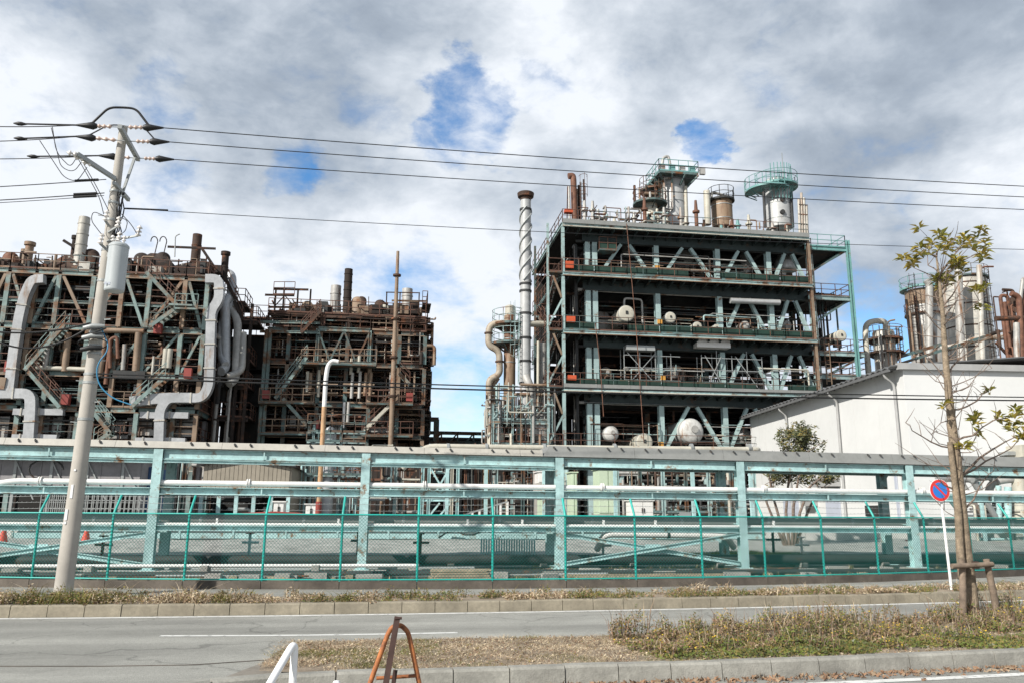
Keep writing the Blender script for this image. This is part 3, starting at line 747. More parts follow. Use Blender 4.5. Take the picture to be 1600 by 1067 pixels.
# ------------------------------------------------------------------ utility pole, transformer, overhead lines
PB = G(98, 930, .14); PYY = PB.y
PT = PY(193, 200, PYY)
def pole_at(y):                     # point of the pole axis seen at image row y
    t = (930-y)/730; x = 98+95*t; p = PY(x, y, PYY); s = (p.z-PB.z)/(PT.z-PB.z); return PB.lerp(PT, s)
def insulator(par, p, d, L, m='porcelain', r=.055, n=3, name='insulator'):
    d = V(d).normalized(); prof = [(.02, 0)]; k = L/n
    for i in range(n): prof += [(.022, k*i+.01), (r, k*i+k*.3), (r*.85, k*i+k*.55), (.025, k*i+k*.8)]
    prof.append((.018, L)); return MB().lathe(p, prof, 10, d, False).build(name, m, par)
def catenary(a, b, sag, n=24): return [a.lerp(b, i/n)-V((0, 0, sag*4*(i/n)*(1-i/n))) for i in range(n+1)]
def utility_pole():
    T = thing('utility_pole', PB, 'tall concrete utility pole with crossarms and insulators at the left verge', 'utility pole')
    n = 14; P = [PB.lerp(PT, i/n) for i in range(n+1)]; P[0] = PB-V((0, 0, .15))
    MB().tube(P, [.18-.09*i/n for i in range(n+1)], 20).build('shaft', 'concrete_pole', T)
    MB().lathe(PT, [(.09, 0), (.07, .03), (0, .04)], 16).build('pole_cap', 'concrete_pole', T)
    z = V((0, 0, 1))
    # steel bands, step bolts, number plates, conduit bundle
    for y in (300, 318, 345, 392, 440, 512, 520, 541, 552, 585, 598, 655): 
        c = pole_at(y); r = .18-.09*(c.z-PB.z)/(PT.z-PB.z)
        MB().lathe(c, [(r+.004, -.03), (r+.012, -.025), (r+.012, .025), (r+.004, .03)], 16).build('band', 'galv', T)
    for i in range(12):
        c = pole_at(660-i*32); s = 1 if i % 2 else -1
        MB().bar(c+V((s*.12, -.05, 0)), c+V((s*.27, -.07, .01)), .018, .018).build('step_bolt', 'galv', T)
    for y0, y1, dx, w in ((757, 778, .02, .05), (795, 812, -.03, .055), (814, 818, -.03, .05), (733, 736, .03, .04)):
        c = pole_at((y0+y1)/2); hh = abs(pole_at(y0).z-pole_at(y1).z)
        MB().box(c+V((dx-.05, -.165, 0)), (w, .012, hh)).build('number_plate', 'sign_white', T)
    rnd = random.Random(4)
    for k in range(5):
        a, b = pole_at(300), pole_at(395); o = V((.10+.02*k, -.05+.03*k, 0))
        MB().tube([a.lerp(b, i/8)+o+V((rnd.uniform(-.03, .03), rnd.uniform(-.03, .03), 0)) for i in range(9)], .014, 6).build('riser_cable', 'cable_black', T)
    # top crossarm runs across the road, pins for three phases
    zt = pole_at(222).z
    yn, yfar = PYY-1.0, PYY+1.05
    na, nb = PY(187, 198, yn), PY(216, 250, yfar)
    zc = (na.z+nb.z)/2; xc = PT.x+.05
    a1, b1 = na, nb
    MB().bar(a1, b1, .09, .09).build('crossarm', 'galv', T)
    MB().bar(pole_at(292)+V((.1, .2, 0)), a1.lerp(b1, .85), .05, .05).build('arm_brace', 'galv', T)
    # side arm with three pin insulators, towards the left
    s0, s1 = pole_at(283)+V((0, -.12, 0)), PY(120, 241, PYY-.9)
    MB().bar(s0, s1, .08, .09).build('side_arm', 'galv', T)
    for t in (.98, .80, .60):
        p = s0.lerp(s1, t); insulator(T, p+V((0, -.02, -.02)), (-.9, -.3, .1), .2, 'porcelain', .06, 2)
    t0, t1 = PY(178, 286, PYY-.3), PY(201, 313, PYY+.6)
    MB().bar(t0, t1, .07, .08).build('lower_arm', 'galv', T)
    # strain insulators and wedge covers of the three phases, both ways
    W = []
    rows = [(0.02, (140, 197), (235, 200), 0), (.42, (133, 215), (245, 222), 1), (.95, (173, 245), (252, 249), 2)]
    for t, l, r, k in rows:
        c = a1.lerp(b1, t)
        lp, rp = PY(l[0], l[1], c.y-.05), PY(r[0], r[1], c.y+.05)
        for e, s in ((lp, -1), (rp, 1)):
            d = (e-c).normalized(); L = (e-c).length
            insulator(T, c+d*L*.28, d, L*.5, 'porcelain_pink', .05, 3)
            MB().tube([c, c+d*L*.3], .012, 6).build('link', 'galv', T)
            MB().lathe(c+d*(L*.76), [(.05, 0), (.085, .08), (.06, .2), (.018, .42)], 10, d, False).build('wedge_cover', 'cable_black', T)
            W.append((c+d*(L*.76+.4), s, k))
        # jumper over the arm
        top = c+V((0, 0, .42-.12*k)); j = [lp, lp.lerp(top, .55)+V((0, 0, .22)), top+V((0, 0, .05)), rp.lerp(top, .55)+V((0, 0, .22)), rp]
        if k < 2: MB().tube(fillet(j, .5, 6), .026 if k == 0 else .016, 8).build('jumper_cable', 'cable_black', T)
    # cut-outs and bushing leads beside the transformer
    for x, y in ((165, 338), (184, 348), (157, 374), (185, 372), (216, 362)):
        p = PY(x, y, PYY-.25); insulator(T, p-V((0, 0, .12)), (.1, 0, 1), .26, 'porcelain', .065, 3)
        MB().bar(p-V((0, 0, .1)), pole_at(y+18)+V((0, -.1, 0)), .04, .04).build('bracket', 'galv', T)
    for pts in ([(163, 338), (145, 330), (142, 345), (158, 366)], [(187, 340), (200, 345), (196, 362), (186, 368)], [(190, 335), (206, 352), (216, 370), (218, 358)], [(120, 245), (140, 280), (156, 310), (162, 335)], [(128, 252), (150, 290), (170, 330)],
                [(119, 248), (110, 262), (88, 240), (82, 199)], [(127, 254), (115, 270), (95, 262), (80, 200)], [(136, 262), (120, 285), (100, 278), (62, 220)], [(185, 378), (180, 400), (190, 420)]):
        MB().tube(fillet([PY(x, y, PYY-.3) for x, y in pts], .4, 6), .009, 5, False).build('lead_wire', 'cable_black', T)
    # telecom closures on the shaft
    for y, m in ((515, 'galv'), (530, 'galv'), (548, 'black')):
        c = pole_at(y); MB().tube([c+V((-.2, -.2, -.02)), c+V((-.02, -.24, .02)), c+V((.2, -.16, .04))], [.05, .06, .05], 8).build('closure', m, T)
    MB().tube(fillet([pole_at(515)+V((.12, -.1, 0)), PY(172, 545, PYY-.2), PY(150, 570, PYY-.2), PY(153, 600, PYY-.2), PY(175, 622, PYY-.2), PY(205, 632, PYY-.2)], .4, 6), .014, 6).build('coil_cable', 'cable_blue', T)
    for k in range(4):
        c = pole_at(512+k*9); ring = [c+V((.19*math.cos(a)*(1+.2*k), -.15+.12*math.sin(a), .10*math.sin(a+k))) for a in [6.283*i/14 for i in range(15)]]
        MB().tube(ring, .012, 5, False).build('cable_coil', 'cable_black', T)
    return W
WEND = utility_pole()
def transformer():
    c0, c1 = PY(176.5, 456, PYY-.33), PY(188, 383, PYY-.33); r = 14.6/FPX*(c0-CAM).dot(FW); x = (c0.x+c1.x)/2
    T = thing('pole_transformer', (x, PYY-.33, c0.z), 'grey cylindrical transformer can mounted on the concrete utility pole', 'transformer')
    b = V((x, PYY-.33, c0.z)); h = c1.z-c0.z
    MB().lathe(b, [(r*.92, 0), (r, .03), (r, h*.93), (r*1.04, h*.935), (r*1.04, h*.975), (r*.8, h*1.02), (0, h*1.03)], 28).build('tank', 'transformer_grey', T)
    MB().bar(b+V((-.1, r*.8, h*.8)), pole_at(400)+V((0, -.05, 0)), .08, .1).build('hanger', 'galv', T)
    MB().bar(b+V((-.1, r*.8, h*.2)), pole_at(440)+V((0, -.05, 0)), .08, .1).build('hanger', 'galv', T)
    for k in (-.5, .4): insulator(T, b+V((r*k, -.02, h)), (k*.4, -.2, 1), .2, 'porcelain', .05, 3, 'bushing')
    p = b+V((-.12, -r*.96, h*.12))
    for i in range(2): MB().box(p+V((.07*i, -.008, 0)), (.045, .004, .06)).build('faded_mark', 'door_grey', T)
transformer()
def overhead():
    names = ['topmost of the three power lines crossing the sky', 'middle of the three power lines crossing the sky', 'lowest of the three power lines crossing the sky']
    left = [(0, 193), (0, 216), (0, 244)]; right = [(1600, 285), (1600, 302), (1600, 322)]
    for k in range(3):
        a = [w for w in WEND if w[2] == k and w[1] == -1][0][0]; b = [w for w in WEND if w[2] == k and w[1] == 1][0][0]
        l = PY(*left[k], a.y); l = a+(l-a)*2.2
        r = PY(*right[k], b.y+.6); r = b+(r-b)*1.35
        mb = MB().tube(catenary(a, l, .08), .011, 5, False)
        s = PY(left[k][0]+32+(20 if k == 2 else 0), left[k][1]+1, a.y); mb.lathe(s-V((.14, 0, 0)), [(.012, 0), (.045, .1), (.045, .16), (.012, .28)], 8, (1, 0, 0), False)
        mb.tube([s, a], .018, 6, False)
        tag(mb.build('power_line', 'cable_black', None, a), 'insulated wire leaving the pole to the left, '+['highest', 'second highest', 'third'][k]+' of that side', 'power line', 'power lines')
        tag(MB().tube(catenary(b, r, .16), .0115, 5, False).build('power_line', 'cable_black', None, b), names[k], 'power line', 'power lines')
    a = pole_at(318)+V((.15, .3, 0)); r = PY(1600, 383, a.y+.8); r = a+(r-a)*1.3
    mb = MB().tube(catenary(a, r, .2), .0085, 5, False); mb.tube([a, a.lerp(r, .03)], .02, 6, False)
    tag(mb.build('overhead_wire', 'cable_black', None, a), 'thin single wire running right from below the crossarms', 'wire', 'low voltage wires')
    for y, rr, lab in ((289, .011, 'upper low-voltage wire running left from the pole'), (310, .012, 'lower low-voltage wire running left from the pole'), (314, .008, 'thin wire just under the lower low-voltage line at left')):
        a = pole_at(y-2)+V((-.15, -.2, 0)); l = PY(0, y, a.y-.1); l = a+(l-a)*2.5
        mb = MB().tube(catenary(a, l, .05), rr, 5, False); mb.tube([a.lerp(l, .03), a.lerp(l, .12)], .03, 6)
        tag(mb.build('overhead_wire', 'cable_black', None, a), lab, 'wire', 'low voltage wires')
    # telecom cables low across the picture, and from the left
    for i, (y0, y1, rr, sg, lab) in enumerate(((588, 616, .016, .10, 'upper of the paired black telecom cables crossing the plant'), (593, 620, .02, .13, 'lower of the paired black telecom cables crossing the plant'))):
        a = pole_at(y0-3)+V((.1, -.15, 0)); r = PY(1600, y1, a.y+.8); r = a+(r-a)*1.3
        tag(MB().tube(catenary(a, r, sg), rr, 6, False).build('telecom_cable', 'cable_black', None, a), lab, 'cable', 'telecom cables')
    for (x, y), ya, lab in (((0, 515), 508, 'upper black cable sagging into the pole from the left'), ((-10, 516), 514, 'thick black cable sagging deepest left of the pole')):
        a = pole_at(ya)+V((-.1, -.18, 0)); l = PY(x, y, a.y-.2); l = a+(l-a)*1.15
        tag(MB().tube(catenary(a, l, .12 if ya == 508 else .42), .02, 6, False).build('telecom_cable', 'cable_black', None, a), lab, 'cable', 'telecom cables')
overhead()

# ------------------------------------------------------------------ pipe rack behind the fence
RY = 25.0
def rack():
    X = [-12.8+6.02*i for i in range(-2, 10)]; z_ = lambda y, x=577: PY(x, y, RY).z
    T = thing('pipe_rack', (X[3], RY, .06), 'pale aqua steel pipe rack with sheet-metal top running behind the fence', 'pipe rack')
    ztop = 3.58; d2 = 1.5
    for i, x in enumerate(X):
        zt = 3.62-.0055*(x+6)
        for j, yy in enumerate((RY, RY+d2)):
            c = MB(); c.hb(V((x, yy, .16)), V((x, yy, zt-(0 if j == 0 else .15))), .26, .26, .025, (0, 1, 0)); c.build('post', 'aqua', T)
            MB().box((x, yy, .17), (.45, .45, .03)).build('base_plate', 'aqua', T)
            MB().box((x, yy, .10), (.75, .7, .12)).build('footing', 'concrete', T)
        for zz in (zt-.2, 2.50, 1.45): hbeam(T, 'cross_beam', V((x, RY+.14, zz)), V((x, RY+d2-.14, zz)), .15, .2, 'aqua')
        MB().add([V((x-.02, RY+d2-.16, zt-.5)), V((x+.02, RY+d2-.16, zt-.5)), V((x+.02, RY+d2-.5, zt-.2)), V((x-.02, RY+d2-.5, zt-.2)), V((x-.02, RY+d2-.16, zt-.2)), V((x+.02, RY+d2-.16, zt-.2))], [(0, 1, 2, 3), (0, 3, 4), (1, 5, 2), (0, 4, 5, 1)]).build('gusset', 'aqua', T)
    def zl(x): return 3.62-.0055*(x+6)
    for i in range(11):
        a, b = X[i], X[i+1]
        for yy in (RY, RY+d2):
            hbeam(T, 'top_beam', V((a+.14, yy, zl(a)-.14)), V((b-.14, yy, zl(b)-.14)), .16, .28, 'aqua', .025)
        if i < 5: hbeam(T, 'lower_beam', V((a+.14, RY-.02, zl(a)-.34)), V((b-.14, RY-.02, zl(b)-.36)), .15, .10, 'aqua', .02)
        hbeam(T, 'mid_beam', V((a+.14, RY, 2.42)), V((b-.14, RY, 2.40)), .3, .22, 'aqua', .02)
        hbeam(T, 'mid_beam', V((a+.14, RY+d2, 2.42)), V((b-.14, RY+d2, 2.40)), .2, .22, 'aqua', .02)
        hbeam(T, 'low_beam', V((a+.14, RY, 1.36)), V((b-.14, RY, 1.34)), .22, .16, 'aqua', .02)
        m_ = (a+b)/2
        MB().box((m_, RY-.09, zl(m_)-.15), (.04, .03, .22)).build('splice_plate', 'aqua', T)
        MB().box((m_, RY-.115, 2.41), (.04, .03, .2)).build('splice_plate', 'aqua', T)
    # diagonal braces in two bays
    for a, b in ((X[2], X[3]), (X[5], X[6]), (X[8], X[9])):
        for s in (0, 1):
            p = V((a+.1, RY-.05+.1*s, 1.2 if s else .3)); q = V((b-.1, RY-.05+.1*s, .3 if s else 1.2)); hbeam(T, 'diagonal_brace', p, q, .11, .13, 'aqua', .02)
        MB().box(((a+b)/2, RY, .75), (.5, .03, .3)).build('gusset', 'aqua', T)
    # sheet-metal trough on top: a low beige length at the left, a deeper grey one at the right
    xs = PY(847, 712, RY).x
    segs = [(-26+3*i, min(-26+3*i+3, xs), .20, 'beige_sheet') for i in range(12) if -26+3*i < xs]+[(xs+3*i, xs+3*i+3, .34, 'grey_sheet') for i in range(12)]
    for a, b, h, m in segs:
        z0 = zl((a+b)/2)+.03; mb = MB()
        dz = -.0055*(b-a)/2
        yv0, yv1 = RY-.16, RY+d2+.1
        A = [V((a+.004, yv0, z0-dz)), V((b-.004, yv0, z0+dz)), V((b-.004, yv1, z0+dz)), V((a+.004, yv1, z0-dz))]; up = V((0, .10, h)); um = V((0, -.1, h))
        B = [A[0]+up, A[1]+up, A[2]+um, A[3]+um]
        if m == 'grey_sheet' and a == xs: B[0] = B[0]+V((.22, 0, 0)); B[3] = B[3]+V((.22, 0, 0))
        mb.add(A+B, [(0, 1, 5, 4), (1, 2, 6, 5), (2, 3, 7, 6), (3, 0, 4, 7), (4, 5, 6, 7), (3, 2, 1, 0)]); o = mb.build('cover_panel', m, T)
        k = a+.35
        while k < b-.1:
            for e in (0, .45):
                if k+e < b-.05: MB().bar(V((k+e, yv0+.06, z0+h-.03)), V((k+e+.05, yv0+.01, z0+h-.10)), .035, .05).build('bracket', 'dark_steel', o)
            k += 1.75
    return X
RX = rack()
def rack_pipes():
    z1 = 2.66
    x0 = PY(8, 752, RY).x
    T = thing('white_pipe', (3, RY, z1), 'long white pipe lying on the middle beam of the aqua rack', 'pipe')
    MB().tube(fillet([V((x0-.3, RY+.02, 2.56)), V((x0+.25, RY+.02, z1)), V((42, RY+.02, z1-.09))], .25, 6), .082, 14).build('pipe', 'pipe_white', T)
    for px in (62, 388, 663, 941, 1193, 1440, 130):
        p = PY(px, 757, RY); c = V((p.x, RY+.02, z1))
        MB().lathe(c-V((.05, 0, 0)), [(.1, 0), (.13, 0), (.13, .035), (.09, .036), (.09, .065), (.13, .066), (.13, .1), (.1, .1)], 14, (1, 0, 0)).build('flange', 'pipe_white', T)
    T2 = thing('grey_pipe', (3, RY+.5, 1.5), 'thick dull grey pipe on the lowest level of the rack', 'pipe')
    MB().tube([V((-26, RY+.62, 1.61)), V((42, RY+.62, 1.55))], .16, 14).build('pipe', 'grey_sheet', T2)
    for x in range(-12, 26, 3): MB().lathe(V((x+.4, RY+.62, 1.58)), [(.165, 0), (.168, .01), (.168, .08), (.165, .09)], 14, (1, 0, 0)).build('seam_band', 'galv', T2)
    T3 = thing('thin_white_pipe', (3, RY+.3, 1.45), 'thin white pipe below the thick grey one on the rack', 'pipe')
    MB().tube([V((-26, RY+.05, 1.475)), V((42, RY+.05, 1.44))], .045, 10).build('pipe', 'pipe_white', T3)
    for x in (-5, -1.5, 2.4, 4.1, 6.7, 8.4, 12.4): MB().box((x, RY+.05, 1.56), (.06, .06, .16)).build('vent_stub', 'pipe_white', T3)
    T4 = thing('insulated_pipe', (9, RY+.9, 1.1), 'short silver insulated pipe under the rack right of centre', 'pipe')
    a, b = PY(968, 834, RY+.8), PY(1118, 836, RY+.8)
    MB().tube(fillet([a-V((.6, -.6, .5)), a-V((.5, 0, 0)), a, b, b+V((.4, 0, -.05)), b+V((1.0, .9, -.4))], .3, 5), .11, 14).build('pipe', 'pipe_white', T4)
    MB().lathe((a+b)/2-V((.05, 0, 0)), [(.115, 0), (.12, .01), (.12, .09), (.115, .1)], 14, (1, 0, 0)).build('strap', 'dark_steel', T4)
    # long pipe above the trough
    T5 = thing('upper_pipe', (8, RY+8, 4.6), 'pale aqua pipe running just above the grey rack cover', 'pipe')
    y_ = 36; a, b = PY(665, 697, y_), PY(1188, 702, y_)
    MB().tube(fillet([a-V((1, 0, 1)), a, PY(850, 699, y_), b, b+V((.2, 3, 0))], .4), .13, 12).build('pipe', 'cream', T5)
    for x in (700, 760, 850, 960, 1080, 1170):
        p = PY(x, 699, y_); bar(T5, 'support', V((p.x, y_, .1)), p-V((0, 0, .12)), .15, .15, 'aqua')
        MB().lathe(p-V((.06, 0, 0)), [(.13, 0), (.2, 0), (.2, .12), (.13, .12)], 12, (1, 0, 0)).build('flange', 'galv', T5)
rack_pipes()

# ------------------------------------------------------------------ yard between fence and plant
def yard():
    # gravel bank and low concrete wall
    mb = MB(); prof = [(26.9, .08), (28.2, .25), (30.5, .62), (33.4, .78)]; n = 60
    rnd = random.Random(9); vs = []
    for i in range(n+1):
        x = -28+i*1.25
        for y, z in prof: vs.append(V((x, y, z+rnd.uniform(-.05, .05)*(z > .1))))
    mb.add(vs, [(i*4+j, i*4+4+j, i*4+5+j, i*4+1+j) for i in range(n) for j in range(3)], True)
    struct('gravel_bank', mb, 'gravel')
    W = thing('low_wall', (3, 33.5, .06), 'low pale concrete wall behind the gravel bank', 'wall')
    for i in range(20):
        a = -21+i*3.0
        if 6.5 < a < 9: continue
        MB().box((a+1.5, 33.55, .62), (2.985, .22, 1.12)).build('wall_panel', 'concrete_light', W)
    # aqua guard railing on the wall
    Rg = thing('yard_railing', (0, 33.3, .8), 'pale aqua handrail along the low concrete wall in the yard', 'railing')
    for i in range(15):
        a = -14+i*2.0; p, q = V((a, 33.3, .78)), V((a+2, 33.3, .78))
        MB().bar(p, p+V((0, 0, .8)), .07, .07).build('post', 'aqua', Rg)
        for h in (.4, .78): MB().bar(p+V((.04, 0, h)), q+V((-.04, 0, h)), .05, .07).build('rail', 'aqua', Rg)
        MB().bar(p+V((.04, 0, .12)), q+V((-.04, 0, .12)), .03, .2).build('toe_board', 'aqua', Rg)
    # ground pipes in the trench just behind the fence
    for i, (y, z, r, m, lab) in enumerate(((22.9, .20, .08, 'dark_steel', 'black pipe lying nearest behind the fence at ground level'), (26.4, .36, .17, 'dark_steel', 'thick black pipe on sleepers beyond the rack posts'), (27.0, .30, .10, 'rust_dark', 'dark pipe lying against the foot of the gravel bank'), (24.0, .36, .05, 'pipe_white', 'thin white ground pipe behind the left fence panels'))):
        T = thing('ground_pipe', (0, y, z), lab, 'pipe', 'pipes along the ground behind the fence')
        x0, x1 = (-26, 42) if i != 3 else (-12, 0.9)
        MB().tube([V((x0, y, z)), V((x1, y, z-.02))], r, 12).build('pipe', m, T)
        for x in range(int(x0)+1, int(x1), 3):
            MB().box((x, y, (z-r+.05)/2+.02), (.2, .5, max(.06, z-r+.02))).build('sleeper', 'concrete' if i % 2 else 'timber', T)
    for i in range(9):
        y = 22.2+i*.45+rnd.uniform(-.1, .1); x0 = rnd.uniform(-12, 8); x1 = x0+rnd.uniform(5, 14)
        y += max(0, yf(x0)-20)*.7
        T = thing('ground_conduit', (x0, y, .07), ['thin rusty conduit', 'thin grey conduit', 'thin dark conduit'][i % 3]+' lying on the ballast, '+['nearest the fence', 'second from the fence', 'third from the fence', 'fourth from the fence', 'under the front rack row', 'just behind the front rack row', 'between the rack rows', 'under the rear rack row', 'farthest from the fence'][i], 'conduit', 'conduits on the ballast')
        MB().tube([V((x0, y, .16)), V(((x0+x1)/2, y+.06, .14)), V((x1, y, .16))], .03+.02*(i % 2), 6).build('pipe', ['rust_steel', 'galv', 'dark_steel'][i % 3], T)
        for k in range(4): MB().box((x0+(x1-x0)*(k+.5)/4, y, .09), (.12, .3, .06)).build('bearer', 'timber', T)
    # stacked planks and sleepers lying about
    p = G(720, 905, .06)
    rn = random.Random(2)
    S = thing('plank_stack', (PY(720, 890, 22.6).x, 22.6, .06), 'stack of long pale planks just behind the fence centre', 'planks')
    for k in range(4):
        for j in range(2):
            x0, x1 = PY(673+rn.uniform(-3, 3), 890, 22.6).x, PY(765+rn.uniform(-12, 3), 890, 22.6).x
            MB().box(((x0+x1)/2, 22.5+j*.26, .10+.065*k), (x1-x0, .24, .05)).build('plank', 'timber', S)
    for j, (x0, x1, y, lab) in enumerate(((400, 460, 22.3, 'flat timber lying behind the fence left of centre'), (905, 1140, 22.4, 'long bowed pale timber behind the fence right of centre'), (1220, 1380, 22.8, 'long flat timbers behind the fence before the warehouse'), (200, 330, 22.6, 'grey timber lying near the left rack footing'))):
        S = thing('timber_pile', (PY((x0+x1)/2, 890, y).x, y, .06), lab, 'timber')
        for k in range(4):
            a, b = PY(x0+rn.uniform(-15, 15), 890, y).x, PY(x1+rn.uniform(-15, 15), 890, y).x
            MB().bar(V((a, y+.3*k, .10+.03*(k % 2))), V((b, y+.3*k+rn.uniform(-.2, .2), .10+.03*(k % 2))), .2, .07).build('plank', 'timber', S)
    # traffic cones and small yard items
    for x, y, lab in ((135, 834, 'red traffic cone near the concrete pole'), (6, 832, 'red traffic cone at the left picture edge')):
        q = PY(x, y, 31.5); c = V((q.x, 31.5, .66)); T = thing('traffic_cone', c, lab, 'traffic cone', 'traffic cones in the yard')
        MB().lathe(c, [(.17, .03), (.03, .62), (0, .63)], 14).build('cone', 'cone_red', T); MB().box(c+V((0, 0, .015)), (.38, .38, .03)).build('base', 'black', T)
    # valve stands, stub posts, hose and kerb stones scattered between rack and bank
    k = 0
    for x, y, hh, m, lab in ((-4.6, 28.6, 1.0, 'aqua', 'slim aqua stub post left of the rust-orange post'), (-1.0, 28.2, 1.1, 'dark_steel', 'dark hydrant post behind the second rack bay'), (1.1, 28.4, 1.0, 'rust_steel', 'rusty valve stand in the second rack bay'), (7.4, 27.8, .9, 'galv', 'grey valve stand under the braced rack bay'), (13.6, 27.6, 1.2, 'black', 'black and white marker post behind the right fence'), (15.1, 28.4, .9, 'cabinet_white', 'white valve stand before the warehouse wall'), (19.2, 28.0, .8, 'aqua', 'aqua valve stand at far right behind the tree'), (-9.2, 28.5, .9, 'rust_red', 'red-brown valve stand at far left behind the fence')):
        S = thing('valve_stand', (x, y, .1), lab, 'valve', 'valve stands in the yard'); MB().tube([V((x, y, .05)), V((x, y, .1+hh))], .05, 8).build('stem', m, S); MB().tube([V((x-.25, y, .1+hh*.72)), V((x+.3, y, .1+hh*.72))], .04, 8).build('branch_pipe', m, S)
        MB().lathe((x, y, .1+hh), [(.14, 0), (.15, .02), (.14, .045)], 12).build('hand_wheel', 'red_paint' if k % 3 == 0 else m, S); k += 1
    h = [V((2.0+i*.35, 32.9+.2*math.sin(i*1.3), .85+.28*abs(math.sin(i*.9)))) for i in range(12)]
    tag(MB().tube(h, .035, 6).build('hose', 'black', None, h[0]), 'black hose looping along the low concrete wall', 'hose')
    xa, xb = PY(752, 860, 29).x, PY(835, 860, 29).x; S = thing('louvre_screen', ((xa+xb)/2, 29, .3), 'row of pale aqua slatted screens behind the centre of the fence', 'screen')
    for i in range(22): MB().box((xa+(xb-xa)*i/21, 29, .72), (.05, .08, .75)).build('slat', 'aqua', S)
    for zz in (.36, 1.1): MB().box(((xa+xb)/2, 29.0, zz), (xb-xa+.1, .1, .06)).build('rail', 'aqua', S)
    rub = MB()
    for i in range(40):
        x = -11+i*.8+rn.uniform(-.4, .4); y = rn.uniform(21.9, 24.3)+max(0, yf(x)-20.5)
        rub.box((x, y, .15), (rn.uniform(.3, .7), .3, .18)); rub.box((x+.25, y+.2, .12), (.22, .2, .12))
    tag(rub.build('rubble', 'concrete'), 'loose grey concrete rubble on the ground behind the fence', 'rubble', kind='stuff')
    # low far building and pipework that close the gap under the pipe bridge
    S = thing('far_plant', (PY(715, 780, 78).x, 78, .06), 'low dark plant building in the gap left of the silver chimney', 'industrial plant')
    xa, xb = PY(640, 780, 78).x, PY(800, 780, 78).x
    for i in range(12): MB().box((xa+(xb-xa)*(i+.5)/12, 78, 3.3), ((xb-xa)/12-.04, .2, 6.4+.5*(i % 3))).build('wall_panel', ['rust_dark', 'dark_shade', 'shed_grey'][i % 3], S)
    clutter(S, (xa, 76, .3), (xb, 77.7, 7.3), 60, 951, ['rust_steel', 'aqua_dark', 'tan_steel', 'silver_old', 'dark_steel'], .06, .22)
    # ground cover behind the fence
    rnd = random.Random(31); mb = MB()
    for i in range(2200):
        x = rnd.uniform(-11, 21); y = rnd.uniform(yf(x)+.3, 26.5)
        if mnoise.noise(V((x*.5, y*.7, 2))) < .02: continue
        blades(mb, x, y, .06, 6, rnd.uniform(.08, .25), .15, rnd, [0, 1, 2, 3], .8, .008)
    for i in range(400):
        x, y = rnd.gauss(12.9, .9), rnd.gauss(28, .6)
        blades(mb, x, y, .3, 9, .3, .15, rnd, [3, 3, 2], .6, .012)
    tag(mb.build('yard_weeds', WM), 'patchy weeds on the ground behind the chain-link fence', 'weeds', kind='stuff')
yard()

# ------------------------------------------------------------------ multi-stem shrub in front of the warehouse
def shrub():
    rnd = random.Random(17); Y = 30.5; b = V((PY(1232, 856, Y).x, Y, .5))
    T = thing('evergreen_shrub', b, 'dark multi-stemmed evergreen bush in front of the white warehouse', 'shrub')
    tips = []
    stems = [[(1230, 856), (1215, 800), (1205, 765), (1200, 730)], [(1234, 856), (1228, 800), (1232, 750), (1238, 710)], [(1238, 856), (1240, 790), (1248, 745), (1262, 705)], [(1240, 856), (1250, 800), (1265, 760), (1290, 740)], [(1228, 856), (1212, 820), (1196, 780), (1188, 760)], [(1242, 856), (1262, 800), (1275, 770), (1285, 760)]]
    for st in stems:
        dy = rnd.uniform(-.9, .9); P = [PY(x, y, Y+dy*i/3) for i, (x, y) in enumerate(st)]
        MB().tube(P, [.07, .055, .04, .02], 7).build('stem', 'twig', T)
        for k in range(7):
            t = rnd.uniform(.45, 1); s = P[1].lerp(P[-1], t); e = s+V((rnd.uniform(-.7, .7), rnd.uniform(-.6, .6), rnd.uniform(0, .8)))
            MB().tube([s, (s+e)/2+V((.04, 0, .04)), e], [.018, .012, .006], 5).build('branch', 'twig', T); tips.append(e)
    mb = MB()
    cl = [(1250, 690, 32, 26), (1240, 715, 28, 15), (1215, 740, 16, 14), (1265, 745, 30, 9), (1295, 745, 14, 8), (1205, 765, 10, 8), (1255, 680, 20, 12), (1232, 725, 22, 16)]
    for cx, cy, rx, ry in cl:
        for i in range(int(rx*ry*4.6)):
            a = rnd.uniform(0, 6.283); q = rnd.random()**.62*1.25; x, y = cx+rx*q*math.cos(a), cy+ry*q*math.sin(a)
            c = PY(x, y, Y+rnd.uniform(-1.1, 1.1)*(1-.6*q))
            if mnoise.noise(c*1.9) < .06-.1*(q < .5): continue
            u = V((rnd.uniform(-1, 1), rnd.uniform(-1, 1), rnd.uniform(-.5, .8))).normalized(); w = u.orthogonal().normalized(); s = rnd.uniform(.07, .13)
            mb.m = 0 if rnd.random() < .75 else 1
            mb.add([c-w*s*.4, c+u*s*.1+w*s*.4, c+u*s*1.3], [(0, 1, 2)])
    o = mb.build('crown', ['leaf_dark', 'weed_olive'], T); o['kind'] = 'stuff'
shrub()
